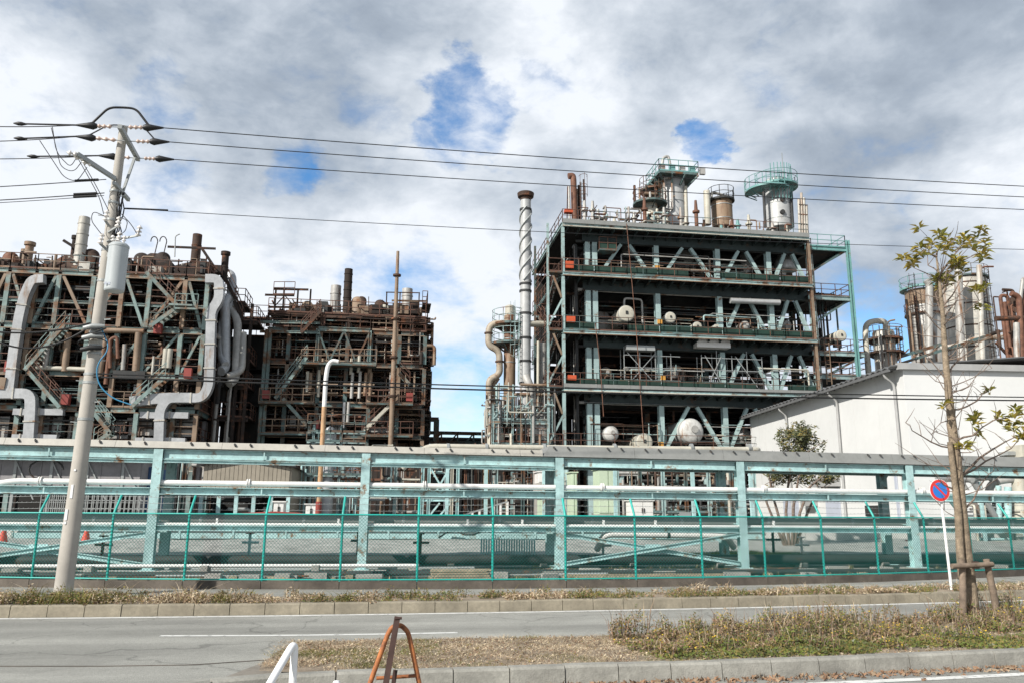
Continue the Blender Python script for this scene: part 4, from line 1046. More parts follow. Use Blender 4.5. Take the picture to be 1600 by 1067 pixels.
# ------------------------------------------------------------------ vessels
def hvessel(px, py, rpx, Y, L, m, label, stand=1.2, group='horizontal vessels in the process tower', nozzle=False, dish=None):
    c = PY(px, py, Y); r = rpx/FPX*(c-CAM).dot(FW)
    T = thing('horizontal_vessel', (c.x, Y, c.z-r-stand), label, 'vessel', group)
    dk = dish or (.1 if m == 'cream' else .42); hd = ellip(r, r*dk); prof = [(a, -b) for a, b in reversed(hd)]
    MB().lathe(c, [(x, -y) for x, y in reversed(hd)][0:-1]+[(r, 0), (r, L)], 28, (0, 1, 0), False).build('shell', m, T)
    mo = V((r*.12, 0, r*.12)) if dk > .2 else V((0, 0, 0))
    MB().lathe(c+mo+V((0, -r*dk*.96-.02, 0)), [(0, -.12), (r*.29, -.12), (r*.29, -.02), (r*.2, -.02), (r*.2, .2)], 18, (0, 1, 0)).build('manway', 'silver_old' if dk > .2 else 'dark_steel', T) if dk > .2 else MB().box(c+V((0, -r*dk-.03, r*.1)), (r*.3, .05, r*.4)).build('nameplate', 'dark_steel', T)
    MB().lathe(c+V((0, .05, 0)), [(r, 0), (r+.04, .01), (r+.04, .09), (r, .1)], 28, (0, 1, 0)).build('girth_band', 'galv', T)
    for k in (.12, .8): MB().box((c.x, Y+L*k+.3, c.z-r*.8-stand/2), (r*1.5, .25, stand+r*.5)).build('saddle', 'dark_steel', T)
    if nozzle: MB().tube(fillet([c+V((0, .6, r*.9)), c+V((0, .6, r+.8)), c+V((1.6, .8, r+.8)), c+V((1.6, .8, -r))], .3), max(.09, r*.14), 10).build('nozzle_pipe', 'silver_old', T)
    return T
def tower_vessel(name, px, yb, yt, rpx, Y, m, label, cat='column', bands=4, head=True, group=None):
    b = PY(px, yb, Y); t = PY(px, yt, Y); xm = (b.x+t.x)/2; b = V((xm, Y, b.z)); h = t.z-b.z; r = rpx/FPX*(t-CAM).dot(FW)
    T = thing(name, b, label, cat, group)
    hd = [(x, h-r*.35+y) for x, y in ellip(r, r*.35)] if head else [(r, h)]
    MB().lathe(b, [(r, 0)]+hd, 32, sharp=not head).build('shell', m, T) if head else MB().lathe(b, [(r, 0), (r, h)], 32).build('shell', m, T)
    for i in range(bands):
        z = h*(i+.5)/bands*.9; MB().lathe(b+V((0, 0, z)), [(r, 0), (r+.03, .005), (r+.03, .07), (r, .075)], 32).build('band', 'galv', T)
    return T, b, h, r
def stack(name, px, yb, yt, rpx, Y, m, label, cap=True, bands=3, cat='chimney', group=None):
    b = PY(px, yb, Y); t = PY(px, yt, Y); b = V(((b.x+t.x)/2, Y, b.z)); h = t.z-b.z; r = rpx/FPX*(t-CAM).dot(FW)
    T = thing(name, b, label, cat, group)
    MB().lathe(b, [(r, 0), (r, h), (r*.86, h), (r*.86, h-.6), (0, h-.6)], 20).build('shaft', m, T)
    for i in range(bands): MB().lathe(b+V((0, 0, h*(i+.6)/(bands+.3))), [(r, 0), (r*1.09, .01), (r*1.09, .1), (r, .11)], 20).build('band', m, T)
    if cap: MB().lathe(b+V((0, 0, h-.25)), [(r, 0), (r*1.35, .05), (r*1.35, .3), (r*.9, .32)], 20).build('rim', m, T)
    return T, b, h, r

# ------------------------------------------------------------------ process tower (right of centre)
TY = 60.0; CY = 61.5
PM = ['silver_old', 'dark_steel', 'rust_steel', 'dark_shade', 'rust_dark', 'aqua_dark', 'dark_steel', 'black']  # mostly dark tones: the storeys' inner shade put into the pipe colours
def process_tower():
    T = thing('process_tower', (24, TY+7, .06), 'tall open steel process tower with five aqua decks and dark interior', 'process tower')
    z = [PY(880, y, TY).z for y in (700, 604, 515, 425, 348)]
    xl, xr = PY(880, 500, TY).x, PY(1272, 480, TY).x
    YB = 74.0
    cx = [PY(x, 390, CY).x for x in (917, 928, 1024, 1119, 1198, 1263)]
    # decks
    for i, zz in enumerate(z):
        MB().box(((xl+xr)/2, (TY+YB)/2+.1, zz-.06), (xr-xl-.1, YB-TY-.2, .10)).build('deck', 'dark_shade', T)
        d = .24 if i < 4 else .34
        hbeam(T, 'edge_beam', V((xl, TY, zz-.14)), V((xr, TY, zz-.14)), .2, d, 'aqua_far', .03)
        hbeam(T, 'edge_beam', V((xl, TY+.1, zz-.14)), V((xl, YB, zz-.14)), .2, d, 'aqua_far', .03)
        hbeam(T, 'edge_beam', V((xr, TY+.1, zz-.14)), V((xr, YB, zz-.14)), .2, d, 'aqua_far', .03)
        for k in range(22):
            x = xl+.5+(xr-xl-1)*k/21; MB().bar(V((x, TY+.2, zz-.28)), V((x, CY, zz-.42)), .1, .3).build('joist', 'girder_shaded', T)
        hbeam(T, 'girder', V((cx[0]-.4, CY, zz-.62)), V((cx[-1]+.3, CY, zz-.62)), .4, .85, 'girder_shaded', .05)
        for k in range(3): hbeam(T, 'girder', V((cx[0]-.4, CY+3.6*(k+1), zz-.62)), V((cx[-1]+.3, CY+3.6*(k+1), zz-.62)), .4, .85, 'dark_steel', .05)  # inner girders coloured as dark steel, standing in for interior shade
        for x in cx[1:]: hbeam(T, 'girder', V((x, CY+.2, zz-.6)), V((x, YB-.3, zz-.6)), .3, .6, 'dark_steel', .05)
        # railing in bays and wind screen panels behind it
        nb = 8
        for k in range(nb):
            a, b = xl+(xr-xl)*k/nb, xl+(xr-xl)*(k+1)/nb
            rail_mb(MB(), V((a, TY+.05, zz+.03)), V((b, TY+.05, zz+.03)), 1.15, 1.35, .042).build('railing', ['rust_rail', 'rust_rail', 'aqua_dark'][(k+i) % 3], T)
            if i in (1, 2, 3) and (k*7+i*3) % 8 != 5: MB().box(((a+b)/2, TY+.35, zz+.42), (b-a-.06, .03, .75)).build('wind_screen', 'net_green', T)
            if i == 4: MB().box(((a+b)/2, TY-.13, zz+.13), (b-a-.02, .03, .36)).build('fascia_panel', 'grey_sheet', T)
            if i in (1,): MB().box(((a+b)/2, TY-.12, zz+.13), (b-a-.02, .03, .28)).build('fascia_panel', 'grey_sheet', T)
        railing(T, [V((xl+.03, TY+.1, zz+.03)), V((xl+.03, YB, zz+.03))], 'rust_rail')
        # rust-stained light strip along the deck edge
        MB().box(((xl+xr)/2, TY-.12, zz-.29), (xr-xl, .05, .07)).build('edge_strip', 'tan_steel' if i in (0, 2, 3) else 'cream', T)
        MB().tube([V((xl+1.5, TY+1.6, zz-.95)), V((xr-1, TY+1.6, zz-1.0))], .13, 10).build('header_pipe', 'silver_old' if i % 2 else 'dark_steel', T)
    # columns of each storey, front and rear rows
    zs = [.06]+z
    for i in range(5):
        for j, x in enumerate(cx):
            for k in range(4):
                if k and j == 0: continue
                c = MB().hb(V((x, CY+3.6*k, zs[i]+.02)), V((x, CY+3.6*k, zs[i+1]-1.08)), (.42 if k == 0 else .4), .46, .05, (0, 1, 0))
                c.build('column', 'aqua_clean' if k == 0 else ('aqua_dark' if k == 1 else 'dark_steel'), T)  # column colour darkens with depth: interior shade is in the paint
    # inverted V braces
    def vee(i, j, k=0, m='aqua_clean'):
        a, b = cx[j], cx[j+1]; mid = (a+b)/2; yy = CY+3.6*k+(.03 if k else 0)
        for s, x in ((-1, a), (1, b)):
            p = V((x-s*.25, yy, zs[i]+.1)); q = V((mid+s*.35, yy, zs[i+1]-1.1)); hbeam(T, 'brace', p, q, .27, .28, m, .04, (0, 1, 0))
    for j in (1, 2, 3, 4): vee(4, j)
    for i in (2, 3):
        for j in (3, 4): vee(i, j)
    vee(1, 3); vee(1, 4); vee(1, 2)
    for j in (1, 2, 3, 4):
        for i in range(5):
            if (i+j) % 2: vee(i, j, 2, 'girder_shaded')
    for j in (1, 2): vee(0, j)
    # edge posts
    for x in (xl+.05, xr-.05):
        for i in range(5):
            hbeam(T, 'edge_post', V((x, TY+.15, zs[i]+.05)), V((x, TY+.15, zs[i+1]-.35)), .24, .24, 'aqua_far' if x < 20 else 'tan_steel', .03, (0, 1, 0))
    # dark rear panels added to block the sky, so the storeys' depth stays dark
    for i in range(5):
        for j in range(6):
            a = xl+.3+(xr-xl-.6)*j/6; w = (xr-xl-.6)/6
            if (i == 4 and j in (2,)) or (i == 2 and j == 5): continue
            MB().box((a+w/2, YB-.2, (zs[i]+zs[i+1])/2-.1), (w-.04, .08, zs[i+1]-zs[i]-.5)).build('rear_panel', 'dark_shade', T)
    # stair tower on the left flank
    xo = PY(854, 500, TY+1).x; w = (xl-xo)*.42
    for i in range(5):
        for yy in (TY+.4, TY+6.2):
            hbeam(T, 'stair_post', V((xo, yy, zs[i])), V((xo, yy, zs[i+1])), .18, .18, 'aqua_far' if yy < TY+1 else 'aqua_dark', .03, (0, 1, 0))
        if i == 4: continue
        zm = (zs[i]+zs[i+1])/2
        stair(T, V((xo+.15, TY+.9, zs[i])), V((xo+.15, TY+5.6, zm)), (1, 0, 0), w-.15, 'aqua_dark', 'rust_rail')
        stair(T, V((xo+.2+w, TY+5.6, zm)), V((xo+.2+w, TY+.9, zs[i+1])), (1, 0, 0), w-.15, 'aqua_dark', 'rust_rail')
        for zz in (zs[i+1], zm):
            yy = TY+.45 if zz == zs[i+1] else TY+5.9
            MB().box(((xo+xl)/2, yy, zz-.04), (xl-xo-.1, .9, .08)).build('landing', 'aqua_dark', T)
            railing(T, [V((xo, yy-.45, zz)), V((xl-.1, yy-.45, zz))], 'rust_rail')
        bar(T, 'flank_brace', V((xo, TY+.3, zs[i]+.3)), V((xl, TY+.3, zm+.2)), .14, .14, 'aqua_far'); bar(T, 'flank_brace', V((xo+.4, TY+.25, zs[i+1]-.3)), V((xl-.05, TY+.25, zm+.3)), .14, .14, 'tan_steel')
        railing(T, [V((xo, TY+.4, zs[i+1])), V((xo, TY+6.2, zs[i+1]))], 'rust_rail')
    # interior process piping, storey by storey
    for i in range(5):
        clutter(T, (cx[0], CY+.8, zs[i]+.2), (cx[-1], YB-1, zs[i+1]-1.2), 60, 40+i, PM, .04, .2)
        clutter(T, (cx[0], TY+.7, zs[i]+.15), (cx[-1]-.5, CY+1.5, zs[i]+2.2), 34, 60+i, ['silver_old', 'rust_steel', 'tan_steel', 'aqua_far', 'dark_steel', 'cream', 'rust_dark'], .025, .085)
    clutter(T, (xl+.4, TY+1.2, zs[0]), (cx[0], CY+4, zs[5]-1), 22, 77, PM, .05, .16)
    for i in (0, 1, 2, 3):   # dark drums added deep inside to darken the storeys
        for k in range(6):
            rr = random.Random(i*10+k); x = cx[1]+1.5+k*3.0; r = rr.uniform(.5, 1.1); MB().lathe((x, CY+2.2+rr.uniform(0, 4), zs[i]), [(r, 0), (r, 2.2), (r*.6, 2.7), (0, 2.8)], 18).build('drum', rr.choice(['silver_old', 'dark_steel', 'rust_steel', 'dark_steel', 'rust_dark']), T)
    # scaffold inside the second storey
    sc = MB(); rn = random.Random(8)
    xa, xb = PY(975, 560, TY+1).x, PY(1190, 560, TY+1).x; n = 9
    for k in range(n+1):
        x = xa+(xb-xa)*k/n
        if k == 4: continue
        for yy in (TY+1.0, TY+2.0): sc.bar(V((x, yy, z[1])), V((x, yy, z[2]-1-.4*(k % 2))), .055, .055)
    for h in (.9, 1.9, 2.9): 
        for a, b in ((0, 3.6), (5, 9)): sc.bar(V((xa+(xb-xa)*a/n, TY+.97, z[1]+h)), V((xa+(xb-xa)*b/n, TY+.97, z[1]+h)), .05, .05)
    for a, b in ((0, 2), (2.2, 0.2), (6.5, 5.2), (8.8, 7.2), (5.2, 6.3)): sc.bar(V((xa+(xb-xa)*a/n, TY+.92, z[1]+.2)), V((xa+(xb-xa)*b/n, TY+.92, z[1]+3.1)), .055, .055)
    sc.build('scaffold', 'galv', T)
    for x0, x1, y0, y1 in ((978, 1023, 539, 548), (1088, 1141, 528, 544)):
        p, q = PY(x0, y0, TY+.6), PY(x1, y1, TY+.6); MB().box(((p.x+q.x)/2, TY+.9, (p.z+q.z)/2), (q.x-p.x, .8, p.z-q.z)).build('tarp_cover', 'cabinet_white' if x0 > 1000 else 'galv', T)
    MB().tube([PY(1141, 470, TY+.8), PY(1218, 473, TY+.8)], .24, 14).build('silver_header', 'silver', T)
    # gas hoses hanging down the face
    for x0, y0, x1, y1 in ((979, 350, 1006, 690), (930, 505, 943, 650)):
        MB().tube([PY(x0, y0, TY-.25), PY((x0+x1)/2+2, (y0+y1)/2, TY-.25), PY(x1, y1, TY-.25)], .035, 5, False).build('hose', 'rust_red', T)
    # boxes fixed to railings and columns
    for x, y, w, h in ((889, 415, 14, 12), (891, 500, 15, 10), (893, 590, 14, 8), (888, 331, 14, 6)):
        p = PY(x, y, TY+.3); MB().box(p, (w*.0478, .5, h*.0478)).build('equipment_box', 'orange_box', T)
    for x, y in ((1027, 419), (1031, 503), (1036, 590), (1033, 693)):
        MB().box(PY(x, y, CY-.35), (.35, .2, .35)).build('junction_box', 'yellow_box', T)
    # small hanging platform in the top storey
    p, q = PY(935, 383, CY-.6), PY(962, 393, CY-.6)
    MB().box(((p.x+q.x)/2, CY-.3, q.z), (q.x-p.x, 1.2, .12)).build('hanging_platform', 'aqua_dark', T); railing(T, [V((p.x, CY-.85, q.z)), V((q.x, CY-.85, q.z))], 'rust_rail', sp=.7)
    MB().box(((p.x+q.x)/2, CY-.8, q.z+.35), (q.x-p.x, .04, .6)).build('wind_screen', 'net_green', T)
    # right-hand annex platforms
    xe = PY(1322, 400, TY+1).x
    for y0, m in ((386, 'teal_bright'), (463, 'aqua_far'), (549, 'aqua_far'), (585, 'aqua_far')):
        zz = PY(1295, y0, TY+1).z; x2 = xe+(.9 if y0 > 500 else 0)
        MB().box(((xr+x2)/2, TY+4, zz-.05), (x2-xr-.1, 6, .1)).build('annex_deck', 'dark_shade', T)
        hbeam(T, 'annex_beam', V((xr+.1, TY+1, zz-.18)), V((x2, TY+1, zz-.18)), .2, .36, m, .03); hbeam(T, 'annex_beam', V((x2, TY+1.1, zz-.18)), V((x2, TY+7, zz-.18)), .2, .36, m, .03)
        railing(T, [V((xr+.1, TY+1, zz)), V((x2, TY+1, zz)), V((x2, TY+7, zz))], m if y0 < 400 else 'rust_rail', sp=1.1)
        MB().bar(V((x2-.1, TY+1.2, zz-.3)), V((xr+.2, TY+1.2, zz-2.6)), .16, .16).build('annex_brace', 'aqua_dark', T)
    MB().hb(V((xe+.15, TY+.9, .1)), V((xe+.15, TY+.9, PY(1322, 376, TY+.9).z)), .3, .3, .04, (1, 0, 0)).build('annex_post', 'teal_bright', T)
    MB().hb(V((xe+.15, TY+7, .1)), V((xe+.15, TY+7, PY(1322, 386, TY+.9).z)), .3, .3, .04, (1, 0, 0)).build('annex_post', 'aqua_dark', T)
    clutter(T, (xr+.5, TY+2, z[1]+2), (xe-.3, TY+6, z[3]), 26, 91, PM+['rust_steel'], .05, .16)
    ladder(T, PY(1293, 560, TY+.9), PY(1293, 600, TY+.9).z, PY(1293, 535, TY+.9).z, 'tan_steel', cage=False)
    ladder(T, PY(1271, 480, TY+.2), z[0], z[4], 'rust_steel', .4, False)
    # rooftop piping
    for k in range(4): clutter(T, (xl+1.5+2*k, TY+.5, z[4]+.5), (xl+4+2*k, TY+2.4, z[4]+1.9), 13, 123+k, ['silver_old', 'tan_steel', 'rust_red', 'cream', 'rust_steel', 'aqua_far'], .04, .11)
    for k in range(3): clutter(T, (xl+12.5+3*k, TY+.5, z[4]+.4), (xl+14.5+3*k, TY+2.4, z[4]+1.5), 6, 133+k, ['silver_old', 'tan_steel', 'rust_red', 'cream', 'rust_steel', 'aqua_far'], .05, .13)
    for k in range(24):
        rr = random.Random(200+k); x = rr.uniform(xl+2, xr-2); yv = TY+rr.uniform(.6, 2.5); h = rr.uniform(1.0, 3.0)
        c = MB().lathe((x, yv, z[4]), [(.16, 0), (.16, h*.6), (.3, h*.62), (.3, h*.68), (.16, h*.7), (.1, h)], 10); c.build('valve_stand', rr.choice(['teal_bright', 'silver_old', 'rust_red', 'cream']), T)
    for k in range(9):
        a = xl+1+k*2.1; MB().box((a+.9, TY+1.0, z[4]+.45), (1.7, .05, .5)).build('wind_screen', 'net_green', T)
    return z, zs, cx, xl, xr
TZ, TZS, TCX, TXL, TXR = process_tower()

def tower_equipment():
    z5 = TZ[4]
    # vessels seen end on between the decks
    hvessel(979, 490, 12.5, 61.3, 6, 'cream', 'cream drum end with a nameplate on the third deck, above left', .2, nozzle=True)
    hvessel(1048, 496, 8.3, 61.4, 4, 'cream', 'small cream drum end on the third deck near the middle column', .3)
    hvessel(1050, 583, 10, 62.2, 5, 'silver_old', 'dim grey drum end behind scaffolding on the second deck', .2)
    hvessel(947, 583, 9, 62.0, 4, 'tan_steel', 'rusty tan drum end on the second deck at left', .2)
    hvessel(955, 677, 11.5, 61.0, 6, 'vessel_white', 'white drum with a grey manway low at the left of the tower', .4)
    hvessel(1007, 690, 13, 61.2, 6, 'cream', 'cream drum half hidden behind the rack cover, second from left', .3)
    hvessel(1080, 673, 19.5, 60.8, 8, 'vessel_white', 'largest white drum, its round head lit, at the tower foot', .4)
    hvessel(1163, 680, 11, 62.4, 6, 'silver', 'grey drum behind a slanting brace beside the warehouse', .4)
    hvessel(1229, 508, 8, 62.2, 4, 'silver_old', 'dull grey drum end at the right of the third deck', .2)
    hvessel(1315, 524, 8.5, 61.5, 4, 'cream', 'cream drum end on the annex platform right of the tower', .4)
    hvessel(1165, 509, 7, 61.4, 3, 'silver_old', 'small valve drum on the third deck between two braces', .2)
    hvessel(1090, 510, 7, 61.4, 3, 'cream', 'small pale exchanger end on the third deck right of centre', .2)
    hvessel(1120, 512, 5.5, 61.3, 3, 'cream', 'smallest exchanger end by the middle right column', .2)
    # vertical vessels in the top storey
    for px, yb, yt, r, Y, m, lab in ((982, 424, 366, 11, 64.5, 'silver_old', 'grey upright vessel in the top storey at left'), (1066, 424, 360, 20, 66, 'silver_old', 'wide brownish grey upright vessel in the top storey'), (1165, 428, 362, 9, 65, 'silver', 'slim silver upright vessel in the top storey'), (1090, 422, 362, 8, 67, 'dark_steel', 'dark slim upright vessel in the top storey')):
        tower_vessel('upright_vessel', px, yb, yt, r, Y, m, lab, 'vessel', 3, True, 'upright vessels in the top storey')
    b = PY(1229, 424, 63.6); t = PY(1226, 386, 63.6); T = thing('cone_hopper', (b.x, 63.6, b.z), 'silver conical hopper in the top storey at right', 'hopper')
    MB().lathe((b.x, 63.6, b.z), [(.95, 0), (1.0, .1), (1.0, .75), (.55, 1.9), (.45, 2.6)], 24).build('shell', 'silver', T)
    # big column with flared platform
    T, b, h, r = tower_vessel('distillation_column', 1051, 356, 276, 19, 66, 'stack_grey', 'thick silver column with a square flared platform on the tower roof', 'column', 3, True)
    zp = PY(1051, 281, 66).z; w = 1.85
    zz = PY(1051, 283, 66).z
    mb = MB(); lo = [V((b.x+i*r*1.0, b.y+j*r*1.0, zp-1.0)) for i, j in ((-1, -1), (1, -1), (1, 1), (-1, 1))]; hi = [V((b.x+i*w, b.y+j*w, zz-.12)) for i, j in ((-1, -1), (1, -1), (1, 1), (-1, 1))]
    for k in range(4):
        for t in (0, .33, .66): mb.bar(lo[k].lerp(lo[(k+1) % 4], t), hi[k].lerp(hi[(k+1) % 4], t), .13, .16)
    mb.build('bracket', 'aqua_dark', T)
    pl = MB().box((b.x, b.y, zz), (2*w, 2*w, .2)).build('platform', 'aqua_dark', T)
    c4 = [V((b.x+i*w, b.y+j*w, zz+.1)) for i, j in ((-1, -1), (1, -1), (1, 1), (-1, 1), (-1, -1))]
    railing(T, c4, 'teal_bright', sp=.9); 
    for k in range(5): MB().bar(V((b.x-w+.4+k*.95, b.y-w+.3, zz+.1)), V((b.x-w+.4+k*.95, b.y-w+.3, zz+.75)), .5, .3).build('valve_box', 'teal_bright' if k % 2 else 'silver_old', T)
    MB().tube(fillet([PY(1034, 262, 65), PY(1036, 247, 65), PY(1044, 244, 65), PY(1047, 258, 65)], .3), .14, 8).build('vent_pipe', 'silver_old', T)
    MB().tube([PY(1073, 352, 65.2), PY(1071, 292, 65.2)], .17, 10).build('side_pipe', 'cream', T)
    ladder(T, V((b.x-r-.1, b.y-.6, 0)), b.z, zz, 'aqua_dark', out=(-1, 0, 0))
    # lower mixing dome to its left with ring platform
    T, b, h, r = tower_vessel('domed_vessel', 1016, 352, 315, 11, 64.5, 'cream', 'short cream domed vessel with a dark ring platform beside the thick column', 'vessel', 2)
    ring_platform(T, b, r, r+.9, b.z+h*.9, 'aqua_dark', 'rust_rail', n=16)
    # slim top-heavy assembly behind left
    T, b, h, r = tower_vessel('small_column', 1023, 340, 288, 6.5, 67, 'rust_steel', 'thin rusty column crowded with pipes left of the thick column', 'column', 3)
    ring_platform(T, b, r, r+1.0, b.z+h*.8, 'aqua_dark', 'rust_rail', n=14)
    clutter(T, (b.x-2, 64.5, b.z), (b.x+1, 67, b.z+h*.9), 16, 301, ['tan_steel', 'rust_steel', 'silver_old'], .05, .14)
    # brown column with ring
    T, b, h, r = tower_vessel('brown_column', 1128, 356, 309, 16, 66, 'brown_vessel', 'stout tan-brown column with a dark crown ring on the tower roof', 'column', 2)
    ring_platform(T, b, r*.9, r+.25, b.z+h*.9, 'dark_steel', 'dark_steel', n=18)
    MB().tube([PY(1106, 352, 65), PY(1104, 299, 65)], .3, 12).build('side_pipe', 'cream', T)
    MB().tube(fillet([PY(1112, 310, 65.5), PY(1112, 300, 65.5), PY(1135, 307, 65.5)], .3), .12, 8).build('vent_pipe', 'silver_old', T)
    # right silver column with overhanging round platform
    T, b, h, r = tower_vessel('silver_column', 1215, 358, 280, 19.5, 65, 'stack_grey', 'bright silver column with a round aqua platform, right end of the roof', 'column', 3, True)
    zp = PY(1205, 299, 65).z
    ring_platform(T, b+V((-.9, 0, 0)), r*.9, r+.9, zp, 'teal_bright', 'teal_bright', a0=math.pi*.75, a1=math.pi*1.72, n=18)
    ring_platform(T, b, r, r+.75, zp+.45, 'teal_bright', 'teal_bright', n=20)
    cg = MB(); 
    for a in range(8):
        an = math.pi*(1.25+.07*a); cg.bar(V((b.x+(r+.25)*math.cos(an), b.y+(r+.25)*math.sin(an), zp-1.2)), V((b.x+(r+.25)*math.cos(an), b.y+(r+.25)*math.sin(an), zp+2.3)), .06, .06)
    cg.build('ladder_cage', 'teal_bright', T)
    MB().bar(b+V((.5, -.5, h)), b+V((.5, -.5, h+2.4)), .05, .05).build('lightning_rod', 'galv', T)
    for x in (1196, 1239): MB().tube([PY(x, 356, 64), PY(x-3, 300, 64)], .13, 8).build('side_pipe', 'dark_steel', T)
    for y in (320, 339): MB().lathe(PY(1213, y, 65)+V((0, -r, 0)), [(.22, .1), (.22, -.15), (0, -.15)], 12, (0, 1, 0)).build('manway', 'dark_steel', T)
    # gooseneck pipe cluster at the left end of the roof
    q = PY(897, 330, 63); T = thing('vent_cluster', q, 'narrow rusty vent stack with a bent orange outlet at the roof corner', 'vent stack')
    MB().tube(fillet([PY(898, 345, 63), PY(896, 281, 63), PY(895, 275, 63), PY(888, 276, 63)], .5, 6), .27, 12).build('gooseneck', 'rust_red', T)
    for x, y in ((890, 292), (902, 296), (908, 285), (913, 281), (905, 290)): MB().tube([PY(x, 345, 63.4), PY(x-1, y, 63.4)], .09, 8).build('pipe', 'rust_dark' if x % 2 else 'silver_old', T)
    ladder(T, PY(911, 330, 62.6), q.z-1, q.z+2.2, 'rust_rail')
    bar(T, 'lattice', PY(886, 345, 62.5), PY(887, 292, 62.5), .08, .08, 'rust_steel')
    # lattice pipes at the right end of the roof
    q = PY(1254, 355, 62); T = thing('pipe_bundle', q, 'upright bundle of rust-streaked pipes at the right roof edge', 'pipes')
    for x, y0 in ((1250, 312), (1254, 302), (1258, 310), (1262, 322)): MB().tube([PY(x, 375, 62), PY(x-2, y0, 62)], .12, 8).build('pipe', ['silver_rust', 'tan_steel'][x % 2], T)
    for y in (320, 335, 350): bar(T, 'tie', PY(1248, y, 61.9), PY(1262, y+1, 61.9), .06, .06, 'rust_steel')
tower_equipment()

# ------------------------------------------------------------------ silver flare stack and its neighbours
def stack_group():
    Y = 62
    T, b, h, r = stack('flare_stack', 821, 640, 312, 8.2, Y, 'stack_grey', 'tall silver chimney with spiral strakes and a flared dark top', False, 0)
    zt = PY(819, 303, Y).z
    MB().lathe(b+V((0, 0, h)), [(r*1.05, -.1), (r*1.05, .12), (r*1.5, .18), (r*1.62, .5), (r*1.5, .55), (r*.9, .45)], 24).build('flared_cap', 'rust_steel', T)
    z0, z1 = PY(819, 440, Y).z, PY(819, 325, Y).z
    for k in range(3):
        sp = []
        for i in range(61):
            a = 2*math.pi*(i/60*1.75+k/3); zz = z0+(z1-z0)*i/60; sp.append(V((b.x+(r+.04)*math.cos(a), b.y+(r+.04)*math.sin(a), zz)))
        MB().tube(sp, .075, 5).build('strake', 'galv', T)
    for y in (330, 446, 457, 492, 530, 566, 600): MB().lathe(V((b.x, b.y, PY(820, y, Y).z)), [(r, 0), (r+.07, .01), (r+.07, .16), (r, .17)], 24).build('flange', 'dark_steel', T)
    MB().tube(fillet([V((b.x, b.y-.2, PY(822, 588, Y).z)), PY(826, 600, Y-.4), PY(832, 612, Y-.3), PY(834, 650, Y-.3)], .6, 6), .36, 14).build('elbow_duct', 'silver_old', T)
    MB().tube([PY(826, 506, Y), PY(856, 507, Y+.5)], .27, 12).build('cross_pipe', 'cream', T)
    ladder(T, V((b.x-r-.15, b.y-.3, 0)), PY(820, 600, Y).z, PY(820, 490, Y).z, 'aqua_far', out=(-1, 0, 0))
    # brown column with two ring platforms
    T, b, h, r = tower_vessel('brown_column', 796, 700, 492, 9, 63, 'brown_vessel', 'slim brown column with two ring platforms left of the silver chimney', 'column', 5)
    for y in (507, 536): ring_platform(T, b, r, r+1.0, PY(796, y, 63).z, 'aqua_dark', 'aqua_far', n=18)
    MB().lathe(V((b.x, b.y, b.z+h-.2)), [(r*.85, 0), (r*.85, .9), (r*.5, 1.0)], 16).build('top_neck', 'cream', T)
    ladder(T, V((b.x+r+.1, b.y-.4, 0)), PY(796, 560, 63).z, PY(796, 500, 63).z, 'aqua_far', out=(1, 0, 0))
    T2 = thing('looping_pipe', (b.x-2, 62.5, .1), 'cream pipe looping down beside the slim brown column', 'pipe')
    MB().tube(fillet([PY(792, 505, 62.6), PY(764, 506, 62.6), PY(763, 540, 62.6), PY(780, 548, 62.6), PY(781, 585, 62.6), PY(764, 592, 62.6), PY(764, 700, 62.6)], .8, 6), .27, 12).build('pipe', 'pipe_tan', T2)
    MB().tube(fillet([PY(772, 700, 62.8), PY(771, 600, 62.8), PY(778, 590, 62.8)], .5), .2, 10).build('pipe', 'tan_steel', T2)
    for q in (PY(763.5, 522, 62.6), PY(780.5, 566, 62.6), PY(764, 592, 62.6).lerp(PY(764, 700, 62.6), .35), PY(764, 592, 62.6).lerp(PY(764, 700, 62.6), .7)): MB().lathe(q, [(.27, 0), (.36, .01), (.36, .12), (.27, .13)], 12).build('flange', 'rust_steel', T2)
    # grey column and slim pipes between stack and tower
    T, b, h, r = tower_vessel('grey_column', 847, 690, 535, 7.5, 63, 'silver_old', 'slim grey column between the silver chimney and the tower', 'column', 4)
    MB().tube([PY(840, 690, 62), PY(841, 533, 62)], .12, 8).build('pipe', 'cream', T)
    ladder(T, V((b.x-r-.1, b.y-.5, 0)), PY(847, 620, 63).z, PY(847, 545, 63).z, 'aqua_far', out=(-1, 0, 0))
    # low equipment frame at their feet
    T = thing('equipment_frame', (PY(800, 690, 61).x, 61, .06), 'low aqua frame crowded with small pipes at the foot of the silver chimney', 'steel frame')
    xa, xb = PY(770, 650, 60.5).x, PY(862, 650, 60.5).x; za, zb, zc = PY(800, 690, 60.5).z, PY(800, 655, 60.5).z, PY(800, 622, 60.5).z
    for x in (xa, xa+(xb-xa)*.33, xa+(xb-xa)*.66, xb):
        hbeam(T, 'post', V((x, 60.5, .06)), V((x, 60.5, zc)), .16, .16, 'aqua_far', .03, (1, 0, 0)); hbeam(T, 'post', V((x, 65, .06)), V((x, 65, zc)), .16, .16, 'aqua_dark', .03, (1, 0, 0))
    for zz in (za, zb):
        MB().box(((xa+xb)/2, 62.8, zz), (xb-xa, 4.4, .1)).build('deck', 'aqua_dark', T); railing(T, [V((xa, 60.5, zz)), V((xb, 60.5, zz))], 'rust_rail' if zz == za else 'aqua_far', sp=.9)
        hbeam(T, 'beam', V((xa, 60.5, zz-.2)), V((xb, 60.5, zz-.2)), .15, .25, 'aqua_far', .03)
